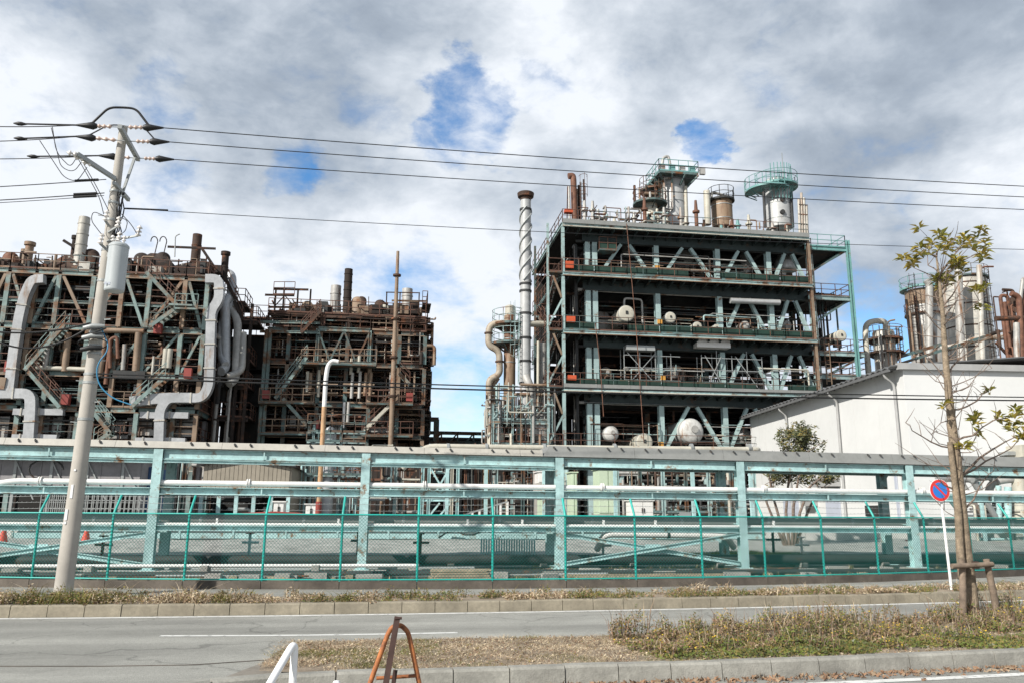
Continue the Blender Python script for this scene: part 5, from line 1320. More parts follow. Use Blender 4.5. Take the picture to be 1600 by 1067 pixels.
    for k in range(3):
        x0 = xa+(xb-xa)*k/3; x1 = xa+(xb-xa)*(k+1)/3; bar(T, 'brace', V((x0, 60.45, zb)), V((x1, 60.45, zc)), .09, .09, 'aqua_far')
    clutter(T, (xa-.3, 60.2, za-1), (xb+.2, 61.6, zc+1.2), 70, 56, ['silver_old', 'cream', 'tan_steel', 'aqua_clean', 'rust_steel', 'dark_steel', 'aqua_far'], .03, .12)
    MB().box(((xa+xb)/2, 65.2, zc/2-1), (xb-xa, .1, zc-2)).build('rear_panel', 'dark_shade', T)
    clutter(T, (xa-.5, 60.7, 4), (xb+.2, 64.5, zc+.5), 70, 55, ['silver_old', 'cream', 'tan_steel', 'aqua_far', 'rust_steel', 'silver'], .05, .18)
    for x, y, m in ((832, 662, 'silver_old'), (775, 690, 'cream'), (845, 668, 'silver_old')):
        p = PY(x, y, 61.3); MB().lathe(V((p.x, 61.3, p.z-1)), [(.7, 0), (.7, 1.6), (.4, 2), (0, 2.1)], 16).build('tank', m, T)
    # distant pipe bridge between the middle plant and the chimney
    T = thing('pipe_bridge', (PY(712, 690, 75).x, 75, .06), 'dark elevated pipe bridge seen against the sky left of the chimney', 'pipe bridge')
    a, b = PY(664, 690, 75), PY(765, 690, 75); zt = PY(700, 676, 75).z
    for zz in (a.z, zt): hbeam(T, 'beam', V((a.x-2, 75, zz)), V((b.x+2, 75, zz)), .3, .3, 'aqua_dark', .04)
    for k in range(9): bar(T, 'lattice', V((a.x+(b.x-a.x)*k/8, 75, a.z)), V((a.x+(b.x-a.x)*(k+(k % 2)*1)/8, 75, zt)), .14, .14, 'aqua_dark')
    for k in range(4): MB().tube([V((a.x-2, 75.6+.6*k, a.z+.35)), V((b.x+2, 75.6+.6*k, a.z+.35))], .2, 8).build('pipe', 'dark_steel', T)
    p = PY(682, 655, 75); bar(T, 'end_post', V((p.x, 75, .1)), V((p.x, 75, p.z)), .5, .5, 'aqua_dark'); bar(T, 'end_arm', V((p.x-1.4, 75, p.z)), V((p.x+.2, 75, p.z)), .4, .4, 'aqua_dark')
stack_group()
# ------------------------------------------------------------------ furnace plants at the left
BM = ['rust_dark', 'rust_steel', 'dark_steel', 'rust_dark', 'tan_steel', 'rust_dark', 'black', 'aqua_dark', 'dark_shade', 'dark_shade', 'rust_steel', 'dark_steel']  # weighted dark: shade between the pipes put into their colours
def frame(T, cols, Y0, Y1, zs, mf, seed, bays=2, screen=0, rail=('rust_rail', 'aqua_dark', 'tan_steel')):
    """open steel frame: columns, edge beams, decks and railings; cols = X of the front columns"""
    rnd = random.Random(seed); xa, xb = cols[0], cols[-1]
    for i, zz in enumerate(zs):
        MB().box(((xa+xb)/2, (Y0+Y1)/2, zz-.06), (xb-xa, Y1-Y0-.3, .1)).build('deck', 'dark_shade', T)
        for a, b in zip(cols, cols[1:]):
            hbeam(T, 'beam', V((a+.12, Y0, zz-.16)), V((b-.12, Y0, zz-.16)), .18, .3, mf, .03)
            if rnd.random() < .85: rail_mb(MB(), V((a, Y0-.12, zz+.02)), V((b, Y0-.12, zz+.02)), 1.1, 1.2, .05).build('railing', rnd.choice(rail), T)
        hbeam(T, 'beam', V((xb, Y0+.2, zz-.16)), V((xb, Y1, zz-.16)), .18, .3, 'aqua_dark', .03)
        rail_mb(MB(), V((xb+.1, Y0, zz+.02)), V((xb+.1, Y1, zz+.02)), 1.1, 1.3, .05).build('railing', 'rust_rail', T)
        MB().box(((xa+xb)/2, Y0-.14, zz-.33), (xb-xa, .04, .06)).build('edge_strip', 'tan_steel', T)
    lev = [.06]+list(zs)
    for i in range(len(lev)-1):
        for x in cols:
            for k, yy in enumerate([Y0+(Y1-Y0)*q/bays for q in range(bays+1)]):
                MB().hb(V((x, yy, lev[i]+.02)), V((x, yy, lev[i+1]-.33)), .3, .3, .04, (0, 1, 0)).build('column', mf if k == 0 and rnd.random() < .7 else ('tan_steel' if k == 0 else 'rust_dark'), T)
def zig(T, pts, Y, w, m, mr):
    """stair flights along the facade between the given facade pixels"""
    for (x0, y0), (x1, y1) in zip(pts, pts[1:]):
        a, b = PY(x0, y0, Y), PY(x1, y1, Y)
        if a.z > b.z: a, b = b, a
        stair(T, a, b, (0, 1, 0), w, m, mr)
def rduct(T, path, w, m='duct', name='duct', n=5, d=None):
    """rectangular sheet duct with rounded bends along a facade path (constant depth)"""
    P = fillet(path, w*1.1, n); mb = MB(); d = d or w; vs = []
    for i, p in enumerate(P):
        t = (P[min(i+1, len(P)-1)]-P[max(i-1, 0)]).normalized(); s = V((t.z, 0, -t.x))
        vs += [p+s*w/2+V((0, -d/2, 0)), p-s*w/2+V((0, -d/2, 0)), p-s*w/2+V((0, d/2, 0)), p+s*w/2+V((0, d/2, 0))]
    k = len(P)
    mb.add(vs, [(i*4+j, i*4+(j+1) % 4, i*4+4+(j+1) % 4, i*4+4+j) for i in range(k-1) for j in range(4)]+[(3, 2, 1, 0), tuple(4*(k-1)+j for j in range(4))])
    o = mb.build(name, m, T)
    # stiffener flanges along the straight lengths
    for a, b in zip(path, path[1:]):
        L = (b-a).length; t = (b-a).normalized(); s = V((t.z, 0, -t.x)); q = w*1.2
        while q < L-w:
            c = a+t*q; MB().bar(c-s*(w/2+.05), c+s*(w/2+.05), d+.1, .10, t).build('flange', 'silver_rust', o); q += 1.7
    return o
def left_plant():
    Y0, Y1 = 58.0, 67.0; A = lambda x, y, d=0: PY(x, y, Y0+d)
    T = thing('furnace_plant', (A(150, 700).x, Y0, .06), 'large rusty furnace plant at left with silver ducts, stairs and green frames', 'industrial plant')
    zs = [A(200, y).z for y in (690, 637, 583, 512, 428)]
    cols = [A(x, 500).x for x in (-75, -30, 5, 48, 85, 140, 186, 229, 285, 320)]
    frame(T, cols, Y0, Y1, zs, 'aqua_old', 61)
    # truss panel of the top storey
    zt, zb = zs[4]-.3, zs[3]+.1
    for i, (a, b) in enumerate(zip(cols, cols[1:])):
        p, q = (V((a+.2, Y0, zb)), V((b-.2, Y0, zt))) if i % 2 else (V((a+.2, Y0, zt)), V((b-.2, Y0, zb)))
        hbeam(T, 'brace', p, q, .2, .2, ['aqua_old', 'tan_steel', 'aqua_old'][i % 3], .03, (0, 1, 0))
        zm = (zs[3]+zs[4])/2-.3; hbeam(T, 'mid_beam', V((a+.15, Y0, zm)), V((b-.15, Y0, zm)), .16, .22, 'aqua_old', .03)
        if i in (6, 7, 8):
            hbeam(T, 'brace', V((a+.2, Y0, zs[2]+.1)), V((b-.2, Y0, zs[3]-.4)), .16, .16, 'aqua_old', .03, (0, 1, 0))
    for i in (0, 2, 5, 7): rail_mb(MB(), V((cols[i], Y0-.1, (zs[3]+zs[4])/2-.2)), V((cols[i+1], Y0-.1, (zs[3]+zs[4])/2-.2)), 1.0, 1.1, .045).build('railing', 'rust_rail', T)
    # furnace casings behind the front bay, dark boxes added to block the sky
    rnd = random.Random(6)
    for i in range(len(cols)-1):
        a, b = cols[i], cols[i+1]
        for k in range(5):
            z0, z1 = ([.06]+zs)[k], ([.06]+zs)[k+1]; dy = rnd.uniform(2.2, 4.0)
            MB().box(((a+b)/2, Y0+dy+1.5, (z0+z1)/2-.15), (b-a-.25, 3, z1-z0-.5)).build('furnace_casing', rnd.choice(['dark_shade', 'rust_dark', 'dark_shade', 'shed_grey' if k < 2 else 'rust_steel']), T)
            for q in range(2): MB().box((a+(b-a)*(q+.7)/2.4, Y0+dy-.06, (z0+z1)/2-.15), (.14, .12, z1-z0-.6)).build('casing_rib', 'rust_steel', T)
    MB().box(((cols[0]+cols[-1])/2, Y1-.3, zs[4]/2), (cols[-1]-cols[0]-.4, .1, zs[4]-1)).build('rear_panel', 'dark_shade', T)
    # close-set small uprights, grating edges and cable trays on every storey of the face
    for k in range(5):
        for q in range(48):
            x = cols[1]+(cols[-1]-cols[1])*rnd.random(); z0, z1 = ([.06]+zs)[k], ([.06]+zs)[k+1]; dy = rnd.uniform(.1, 2.0); h0 = rnd.uniform(0, .4); h1 = rnd.uniform(.55, .95)
            if rnd.random() < .6: MB().bar(V((x, Y0+dy, z0+(z1-z0)*h0)), V((x, Y0+dy, z0+(z1-z0)*h1)), rnd.choice((.06, .09, .14)), .08).build('upright', rnd.choice(['rust_dark', 'rust_steel', 'rust_rail', 'aqua_dark', 'dark_steel', 'tan_steel']), T)
            else:
                zz = z0+(z1-z0)*h1; MB().bar(V((x, Y0+dy, zz)), V((min(cols[-1], x+rnd.uniform(1, 5)), Y0+dy, zz)), .3, .08).build('cable_tray', rnd.choice(['rust_dark', 'rust_steel', 'dark_steel', 'aqua_dark']), T)
    # process piping in front of the casings
    lev = [.06]+zs
    for k in range(1, 5):
        clutter(T, (cols[1], Y0+.25, lev[k]+.1), (cols[-1], Y0+2.3, lev[k+1]-.4), 150 if k > 1 else 80, 400+k, BM, .025, .11, front=.75)
    clutter(T, (A(180, 550).x, Y0-.1, lev[3]-.5), (A(290, 550).x, Y0+1.0, lev[4]), 22, 433, ['tan_steel', 'rust_red', 'rust_dark', 'rust_steel', 'silver_rust'], .05, .16)
    for k in range(9): clutter(T, (cols[k], Y0+.4, zs[4]+.2), (cols[k+1], Y0+3, zs[4]+1.7), 5, 440+k, ['rust_steel', 'rust_dark', 'tan_steel', 'silver_rust'], .04, .12)
    # right flank: big round ducts and side stairs
    xs = cols[-1]+.3
    for (pts, r, m) in ((((345, 580), (352, 575), (352, 470), (362, 463), (362, 430), (350, 425)), .36, 'duct'), (((358, 600), (368, 592), (372, 500), (360, 478), (352, 476)), .30, 'silver_old'), (((352, 570), (346, 560), (346, 500), (366, 470)), .28, 'duct'), (((355, 588), (378, 580), (380, 520)), .26, 'silver_old')):
        pipe(T, [PY(x, y, Y0+2+i*.5) for i, (x, y) in enumerate(pts)], r, m, 'round_duct', 14, 1.0)
    clutter(T, (xs, Y0+1.5, 1), (A(372, 500).x, Y1+3, zs[3]), 60, 451, ['rust_dark', 'dark_steel', 'dark_shade', 'rust_steel', 'silver_old'], .06, .3)
    for y, x1 in ((470, 385), (498, 405), (560, 392), (600, 388), (650, 390)):
        zz = PY(360, y, Y0+3).z; x2 = PY(x1, y, Y0+4).x
        MB().box(((xs+x2)/2, Y0+5, zz), (x2-xs, 3.2, .1)).build('side_deck', 'rust_dark', T); railing(T, [V((xs, Y0+3.4, zz)), V((x2, Y0+3.4, zz)), V((x2, Y0+6.5, zz))], 'rust_rail', sp=1.2)
        hbeam(T, 'side_beam', V((xs, Y0+3.4, zz-.2)), V((x2, Y0+3.4, zz-.2)), .15, .25, 'rust_dark', .03)
    for x in (372, 388): hbeam(T, 'side_post', V((PY(x, 560, Y0+3.4).x, Y0+3.4, .1)), V((PY(x, 560, Y0+3.4).x, Y0+3.4, PY(x, 475, Y0+3.4).z)), .22, .22, 'rust_dark', .03)
    for k in range(5):
        MB().box((xs+1.7, Y0+7.5+.3*k, 2.2+k*3.0), (3.4, 3, 2.6)).build('flank_casing', 'dark_shade', T)
    stair(T, PY(368, 468, Y0+3), PY(352, 436, Y0+3), (0, 1, 0), .8, 'rust_dark', 'rust_rail')
    stair(T, PY(378, 500, Y0+3), PY(366, 470, Y0+3), (0, 1, 0), .8, 'rust_dark', 'rust_rail')
    # silver sheet ducts
    d = -.55
    rduct(T, [A(322, 437, d), A(343, 437, d), A(343, 470, d), A(331, 486, d), A(327, 604, d), A(317, 622, d), A(263, 622, d), A(251, 640, d), A(249, 700, d)], .62)
    rduct(T, [A(300, 622, d+.2), A(255, 622, d+.2), A(205, 628, d+.2)], .7)
    rduct(T, [A(70, 437, d), A(52, 438, d), A(40, 462, d), A(31, 500, d), A(22, 560, d), A(16, 612, d)], .6)
    rduct(T, [A(-40, 615, d), A(50, 615, d), A(50, 640, d), A(46, 700, d)], .66)
    for x0, x1, y in ((22, 46, 643), (50, 100, 643), (220, 248, 648), (254, 295, 648), (20, 44, 683), (50, 90, 683), (212, 246, 688), (254, 290, 688)):
        rduct(T, [A(x0, y, d+.25), A(x1, y+1, d+.25)], .42)
    rduct(T, [A(-40, 596, d), A(12, 600, d)], .8, 'tan_steel')
    # silver clad equipment boxes behind the lower ducts
    for x0, x1, y0, y1 in ((200, 240, 650, 680), (262, 300, 645, 682), (55, 95, 650, 682), (-10, 12, 650, 684), (220, 250, 560, 580), (262, 290, 578, 590), (210, 248, 600, 625), (170, 200, 655, 685), (110, 135, 648, 685)):
        p, q = A(x0, y0, .9), A(x1, y1, .9); MB().box(((p.x+q.x)/2, Y0+1.2, (p.z+q.z)/2), (q.x-p.x, .8, p.z-q.z)).build('clad_box', 'silver_old' if y0 > 640 else 'duct', T)
    p, q = A(177, 578, -.4), A(226, 590, -.4); MB().box(((p.x+q.x)/2, Y0, (p.z+q.z)/2), (q.x-p.x, .9, p.z-q.z)).build('louvre_unit', 'dark_steel', T)
    # stairs
    zig(T, [(228, 425), (277, 478)], Y0-.9, .8, 'aqua_old', 'rust_rail'); zig(T, [(277, 480), (234, 510)], Y0-.9, .8, 'aqua_old', 'aqua_dark')
    MB().box(((A(272, 481).x+A(308, 481).x)/2, Y0-.7, A(290, 484).z), (A(308, 481).x-A(272, 481).x, 1.4, .12)).build('stair_landing', 'aqua_old', T); railing(T, [A(272, 483, -1.35), A(308, 484, -1.35)], 'aqua_old', sp=.7)
    zig(T, [(100, 508), (38, 578)], Y0-.9, .8, 'aqua_old', 'aqua_old'); zig(T, [(44, 580), (93, 636)], Y0-.9, .8, 'aqua_old', 'rust_rail')
    zig(T, [(203, 637), (258, 588)], Y0-.9, .8, 'aqua_old', 'aqua_old'); zig(T, [(145, 643), (172, 676)], Y0-.9, .8, 'aqua_old', 'aqua_old'); zig(T, [(172, 676), (145, 692)], Y0-.9, .8, 'aqua_old', 'aqua_old')
    # fire equipment boxes
    for x, y in ((15, 573), (103, 624), (247, 514), (294, 583)): MB().box(A(x, y, -.4), (.5, .4, .7)).build('equipment_box', 'red_paint', T)
    for x0, y0, x1, y1, r, m in ((107, 520, 101, 580, .22, 'tan_steel'), (166, 525, 155, 590, .2, 'tan_steel'), (217, 520, 212, 580, .24, 'tan_steel'), (195, 538, 192, 578, .15, 'silver_old'), (173, 530, 165, 600, .14, 'rust_red'), (260, 545, 257, 575, .2, 'cream'), (266, 545, 263, 575, .2, 'cream'), (57, 574, 140, 577, .16, 'cream'), (150, 516, 225, 518, .18, 'tan_steel'), (75, 540, 70, 575, .17, 'silver_old')):
        pipe(T, [A(x0, y0, -.25), A(x1, y1, -.25)], r, m, 'front_pipe', 10)
    pipe(T, [A(172, 575, -.4), A(172, 530, -.4), A(183, 526, -.4), A(184, 560, -.4)], .12, 'rust_red', 'front_pipe')
    # rooftop: hipped hoods, domes, small silhouettes
    def hood(x0, x1, yb, ym, yt, dY, m):
        p, q = A(x0, yb, dY), A(x1, yb, dY); zm, ztt = A(x0, ym, dY).z, A(x0, yt, dY).z; w = q.x-p.x; D = 3.0
        v = [V((p.x, Y0+dY, p.z)), V((q.x, Y0+dY, p.z)), V((q.x, Y0+dY+D, p.z)), V((p.x, Y0+dY+D, p.z))]
        v += [u+V((0, 0, zm-p.z)) for u in v[:4]]
        c = V(((p.x+q.x)/2, Y0+dY+D/2, ztt)); v += [c+V((i*w*.18, j*.5, 0)) for i, j in ((-1, -1), (1, -1), (1, 1), (-1, 1))]
        f = [(i, (i+1) % 4, 4+(i+1) % 4, 4+i) for i in range(4)]+[(4+i, 4+(i+1) % 4, 8+(i+1) % 4, 8+i) for i in range(4)]+[(8, 9, 10, 11)]
        MB().add(v, f).build('hood', m, T)
    hood(70, 125, 428, 415, 391, 2, 'rust_steel'); hood(205, 268, 428, 408, 388, 2, 'rust_dark'); hood(272, 330, 428, 415, 402, 2, 'rust_dark'); hood(-20, 10, 428, 405, 395, 2, 'rust_dark'); hood(12, 50, 428, 415, 402, 3, 'rust_steel')
    for x, y, r, m in ((17, 402, 11, 'rust_red'), (143, 398, 12, 'rust_steel'), (222, 404, 12, 'rust_dark'), (255, 402, 11, 'rust_dark'), (328, 415, 8, 'tan_steel'), (173, 420, 7, 'silver_rust')):
        c = A(x, y, 3); rr = r*.0478; MB().lathe(V((c.x, c.y, A(x, 428, 3).z)), [(rr, 0), (rr, c.z-A(x, 428, 3).z-.1)]+[(a, c.z-A(x, 428, 3).z-.1+b) for a, b in ellip(rr, rr*.9)], 18, sharp=False).build('dome', m, T)
    for k in range(16):
        x = -5+k*21+rnd.uniform(-6, 6); y = rnd.uniform(398, 418); MB().bar(A(x, 428, .5), A(x, y, .5), .07, .07).build('mast', 'rust_dark', T)
        if k % 2: MB().bar(A(x-3, y+6, .5), A(x+rnd.uniform(10, 26), y+7, .5), .06, .06).build('guard_bar', 'rust_dark', T)
    for k in range(30):
        x = rnd.uniform(-10, 340); w, h = rnd.uniform(6, 18)*.05, rnd.uniform(8, 22)*.05; p = A(x, 428, rnd.uniform(.8, 4))
        MB().box(p+V((0, 0, h/2)), (w, w, h)).build('roof_unit', rnd.choice(['rust_dark', 'rust_steel', 'silver_rust', 'dark_steel']), T)
    bar(T, 'jib', A(99, 376, 3), A(120, 389, 3), .16, .2, 'rust_dark'); bar(T, 'jib', A(262, 386, 2), A(337, 389, 2), .1, .16, 'rust_dark'); bar(T, 'jib', A(315, 388, 2), A(335, 418, 2), .16, .2, 'rust_dark')
    MB().tube(fillet([A(273, 402, 1), A(274, 369, 1), A(281, 366, 1)], .3), .045, 6).build('lamp_pole', 'galv', T)
    for x in (241, 255): MB().tube([A(x, 400, 2)+V((0, 0, 0))]+[A(x+6*math.cos(a)*.9, 378-8*math.sin(a), 2) for a in [math.pi*i/8 for i in range(9)]], .04, 5, False).build('hoop_rail', 'rust_dark', T)
    # chimneys
    G_ = 'chimneys of the left furnace plant'
    stack('chimney', 127, 428, 340, 8.2, Y0+2.5, 'silver_rust', 'tallest grey-brown chimney on the left plant, beside the pole', False, 5, group=G_)
    stack('chimney', 115, 428, 370, 4.5, Y0+3.5, 'rust_dark', 'dark rusty chimney just behind the tallest left one', True, 2, group=G_)
    stack('chimney', 44, 428, 380, 6, Y0+3, 'tan_steel', 'short capped tan chimney near the left edge', True, 2, group=G_)
    stack('chimney', 36, 428, 390, 5, Y0+3.6, 'tan_steel', 'plain stub chimney left of the short capped one', False, 1, group=G_)
    stack('chimney', 306, 428, 367, 7, Y0+3, 'rust_steel', 'rust-brown chimney near the right end of the left plant', False, 2, group=G_)
    stack('chimney', 351, 440, 395, 5.3, Y0+3, 'rust_dark', 'dark capped chimney at the right corner of the left plant', True, 1, group=G_)
left_plant()

def middle_plant():
    Y0, Y1 = 64.0, 74.0; B = lambda x, y, d=0: PY(x, y, Y0+d)
    T = thing('furnace_plant', (B(540, 700).x, Y0, .06), 'middle rust-brown furnace plant with crossing stairs between left plant and chimney', 'industrial plant')
    zs = [B(540, y).z for y in (678, 630, 566, 515)]
    zr = B(540, 492).z
    cols = [B(x, 600).x for x in (411, 447, 497, 540, 577, 622, 662)]
    frame(T, cols, Y0, Y1, zs, 'aqua_dark', 71, rail=('rust_rail', 'tan_steel', 'rust_steel'))
    MB().box(((cols[0]+cols[-1])/2, Y0+5, zr), (cols[-1]-cols[0], 9, .12)).build('roof_deck', 'rust_dark', T)
    hbeam(T, 'roof_beam', V((cols[0], Y0, zr-.15)), V((cols[-1]+.4, Y0, zr-.15)), .2, .35, 'rust_steel', .03)
    rail_mb(MB(), V((cols[0], Y0-.1, zr)), V((cols[-1], Y0-.1, zr)), 1.1, 1.2, .05).build('railing', 'rust_rail', T)
    for x in cols: hbeam(T, 'column', V((x, Y0, zs[3])), V((x, Y0, zr-.33)), .25, .25, 'rust_steel', .03, (1, 0, 0))
    for k, y in enumerate((520, 505)): hbeam(T, 'corner_beam', B(406, y-2, -.5), B(500, y, -.5), .16, .2, 'aqua_old', .03)
    for x in (411, 417): hbeam(T, 'corner_post', V((B(x, 600, -.6).x, Y0-.6, .06)), V((B(x, 600, -.6).x, Y0-.6, B(x, 514, -.6).z)), .22, .22, 'aqua_old', .03, (1, 0, 0))
    # centre truss
    xa, xb = B(497, 530).x, B(578, 530).x; za, zb = zs[2]+1.0, zs[3]-.1
    for yy, m in ((Y0-.3, 'aqua_old'),):
        hbeam(T, 'truss_chord', V((xa, yy, zb)), V((xb, yy, zb)), .25, .35, m, .04)
        for x in (xa, xb): hbeam(T, 'truss_post', V((x, yy, zs[2])), V((x, yy, zb)), .25, .25, m, .04, (1, 0, 0))
        n = 4
        for k in range(n):
            x0, x1 = xa+(xb-xa)*k/n, xa+(xb-xa)*(k+1)/n
            hbeam(T, 'truss_web', V((x0, yy, zb-.1 if k % 2 == 0 else za-1)), V((x1, yy, za-1 if k % 2 == 0 else zb-.1)), .14, .16, 'aqua_dark', .03, (0, 1, 0))
    rnd = random.Random(15)
    lev = [.06]+zs+[zr]
    for i in range(len(cols)-1):
        a, b = cols[i], cols[i+1]
        for k in range(5):
            z0, z1 = lev[k], lev[k+1]; dy = rnd.uniform(1.6, 3.6)
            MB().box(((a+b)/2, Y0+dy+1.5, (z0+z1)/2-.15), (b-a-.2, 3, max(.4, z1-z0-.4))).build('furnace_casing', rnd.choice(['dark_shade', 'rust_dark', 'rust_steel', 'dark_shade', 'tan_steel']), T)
    for x0, x1, y0, y1 in ((493, 515, 628, 652), (548, 570, 630, 653), (515, 540, 655, 690), (450, 480, 640, 670), (575, 610, 645, 675)):
        p, q = B(x0, y0, .8), B(x1, y1, .8); MB().box(((p.x+q.x)/2, Y0+1.3, (p.z+q.z)/2), (q.x-p.x, .9, p.z-q.z)).build('clad_box', 'silver_old', T)
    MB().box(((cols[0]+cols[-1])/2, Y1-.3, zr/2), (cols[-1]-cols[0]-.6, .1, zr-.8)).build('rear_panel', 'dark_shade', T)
    for k in range(1, 5):
        clutter(T, (cols[0]+.3, Y0+.15, lev[k]+.1), (cols[-1]+.6, Y0+1.9, lev[k+1]-.3), 150 if k < 4 else 80, 500+k, BM+['tan_steel', 'rust_steel', 'rust_red'], .03, .12, front=.75)
    clutter(T, (cols[4]+.4, Y0-.2, lev[3]), (cols[6]+.8, Y0+1.2, lev[5]), 34, 520, ['tan_steel', 'rust_steel', 'cream', 'rust_dark', 'silver_rust'], .04, .14)
    for k in range(6): clutter(T, (cols[k], Y0+.5, zr+.1), (cols[k+1], Y0+4, zr+1.3), 8, 525+k, ['rust_steel', 'rust_dark', 'tan_steel', 'silver_rust', 'rust_red'], .04, .13)
    for k in range(5):
        for q in range(48):
            x = cols[0]+(cols[-1]-cols[0])*rnd.random(); z0, z1 = lev[k], lev[k+1]; dy = rnd.uniform(-.1, 1.6); h0 = rnd.uniform(0, .4); h1 = rnd.uniform(.55, .95)
            if rnd.random() < .6: MB().bar(V((x, Y0+dy, z0+(z1-z0)*h0)), V((x, Y0+dy, z0+(z1-z0)*h1)), rnd.choice((.06, .09, .14)), .08).build('upright', rnd.choice(['rust_dark', 'rust_steel', 'rust_rail', 'aqua_dark', 'dark_steel', 'tan_steel', 'silver_old']), T)
            else:
                zz = z0+(z1-z0)*h1; MB().bar(V((x, Y0+dy, zz)), V((min(cols[-1], x+rnd.uniform(1, 4)), Y0+dy, zz)), .3, .08).build('cable_tray', rnd.choice(['rust_dark', 'rust_steel', 'dark_steel', 'aqua_dark']), T)
    # burner manifolds in the middle: close-set verticals
    for x, y0, y1, m in ((481, 580, 612, 'cream'), (486, 582, 610, 'tan_steel'), (499, 578, 620, 'cream'), (551, 582, 622, 'silver_old'), (563, 580, 622, 'silver_old'), (572, 582, 618, 'tan_steel'), (580, 582, 618, 'tan_steel'), (505, 560, 585, 'tan_steel'), (550, 560, 585, 'cream'), (562, 555, 582, 'cream'), (545, 628, 660, 'silver_old'), (538, 628, 668, 'silver')):
        pipe(T, [B(x, y0, -.35), B(x-2, y1, -.35)], .13, m, 'burner_pipe', 8)
    for y in (600, 613): pipe(T, [B(475, y, -.3), B(528, y+1, -.3)], .09, 'tan_steel', 'manifold'); pipe(T, [B(536, y, -.3), B(585, y+1, -.3)], .09, 'tan_steel', 'manifold')
    # right flank
    clutter(T, (cols[-1]-1.0, Y0+.3, 2), (B(672, 560).x, Y1, lev[5]), 44, 533, ['rust_dark', 'rust_steel', 'dark_steel', 'tan_steel', 'dark_shade'], .05, .2)
    for k in range(5): MB().box((cols[-1]+.1, Y0+5+.2*k, 2.0+k*3.2), (1.2, 5, 2.7)).build('flank_casing', 'rust_dark', T)
    for y in (475, 507, 558, 585, 625, 650):
        zz = B(660, y).z; x2 = B(676 if y == 558 else 668, y).x; MB().box(((cols[-1]+x2)/2, Y0+1.5, zz), (x2-cols[-1]+.6, 3, .1)).build('side_deck', 'rust_dark', T); railing(T, [V((cols[-1]-.3, Y0, zz)), V((x2, Y0, zz)), V((x2, Y0+3, zz))], 'rust_rail', sp=.9)
    # stairs crossing the face
    zig(T, [(430, 622), (479, 558)], Y0-1.2, .8, 'aqua_old', 'aqua_old'); zig(T, [(442, 622), (484, 670)], Y0-1.2, .8, 'aqua_old', 'rust_rail'); zig(T, [(568, 672), (616, 626)], Y0-1.2, .8, 'cream', 'rust_rail'); zig(T, [(470, 520), (500, 487)], Y0-1.0, .7, 'rust_steel', 'rust_rail'); zig(T, [(640, 600), (624, 582)], Y0-1.0, .7, 'aqua_old', 'rust_rail')
    for x0, x1, y in ((470, 588, 567), (404, 490, 628), (572, 645, 630), (404, 485, 677), (565, 645, 680)):
        a, b = B(x0, y, -1.3), B(x1, y, -1.3); MB().box(((a.x+b.x)/2, Y0-.75, a.z), (b.x-a.x, 1.3, .12)).build('walkway', 'aqua_dark', T); hbeam(T, 'walkway_beam', a, b, .12, .22, 'aqua_old' if y == 567 else 'tan_steel', .02); railing(T, [a, b], rnd.choice(['rust_rail', 'tan_steel']), sp=.9)
    for x, y in ((416, 616), (640, 620), (500, 663)): MB().box(B(x, y, -1.0), (.55, .4, .65)).build('equipment_box', 'red_paint', T)
    # upper left frame with platform
    for x in (427, 440, 462, 482): hbeam(T, 'frame_post', B(x, 513, .6), V((B(x, 513, .6).x, Y0+.6, B(x, 452, .6).z)), .13, .13, 'rust_dark', .02, (1, 0, 0))
    for y, x0, x1 in ((452, 427, 482), (461, 414, 460), (480, 420, 486)): hbeam(T, 'frame_beam', B(x0, y, .6), B(x1, y+1, .6), .12, .16, 'rust_steel', .02)
    railing(T, [B(427, 461, .5), B(460, 461, .5)], 'rust_rail', sp=.8)
    bar(T, 'frame_brace', B(428, 480, .6), B(445, 462, .6), .08, .08, 'rust_dark'); bar(T, 'frame_brace', B(460, 480, .6), B(445, 462, .6), .08, .08, 'rust_dark')
    # frame on the right end of the roof
    for x in (603, 624, 654): hbeam(T, 'frame_post', B(x, 492, .8), V((B(x, 492, .8).x, Y0+.8, B(x, 457, .8).z)), .1, .1, 'rust_steel', .02, (1, 0, 0))
    hbeam(T, 'frame_beam', B(612, 470, .8), B(667, 471, .8), .1, .14, 'tan_steel', .02); hbeam(T, 'frame_beam', B(603, 457, .8), B(654, 458, .8), .06, .08, 'rust_steel', .02)
    # bridges to the left plant
    for y in (500, 528): hbeam(T, 'bridge', B(380, y, 2), B(420, y+1, 2), .3, .4, 'rust_dark', .03); railing(T, [B(380, y-3, 1.8), B(420, y-2, 1.8)], 'rust_rail', sp=.9)
    pipe(T, [B(385, 500, 2.5), B(425, 501, 2.5)], .3, 'rust_dark', 'bridge_pipe', 10)
    clutter(T, (B(386, 600).x, Y0+2, 1), (B(412, 600).x, Y0+6, zs[2]), 26, 541, ['dark_steel', 'rust_dark', 'silver_old', 'dark_shade', 'silver_old'], .05, .18)
    for k in range(4): MB().box((B(399, 600).x, Y0+7, 1.8+k*3.3), (2.6, 2.5, 2.9)).build('link_casing', 'dark_shade', T)
    # tanks on the roof, end on
    for x, y, r, m in ((480, 479, 9, 'tan_steel'), (600, 484, 8.5, 'cream')):
        c = B(x, y, 1.2); rr = r*.0525; MB().lathe(c, [(0, -rr*.35), (rr*.35, -rr*.34), (rr*.36, -rr*.5), (rr*.55, -rr*.5), (rr*.56, -rr*.3), (rr*.9, -rr*.12), (rr, 0), (rr, 2.4)], 22, (0, 1, 0)).build('roof_drum', m, T)
        MB().lathe(c, [(0, -rr*.52), (rr*.34, -.505*rr)], 16, (0, 1, 0)).build('drum_mouth', 'black', T)
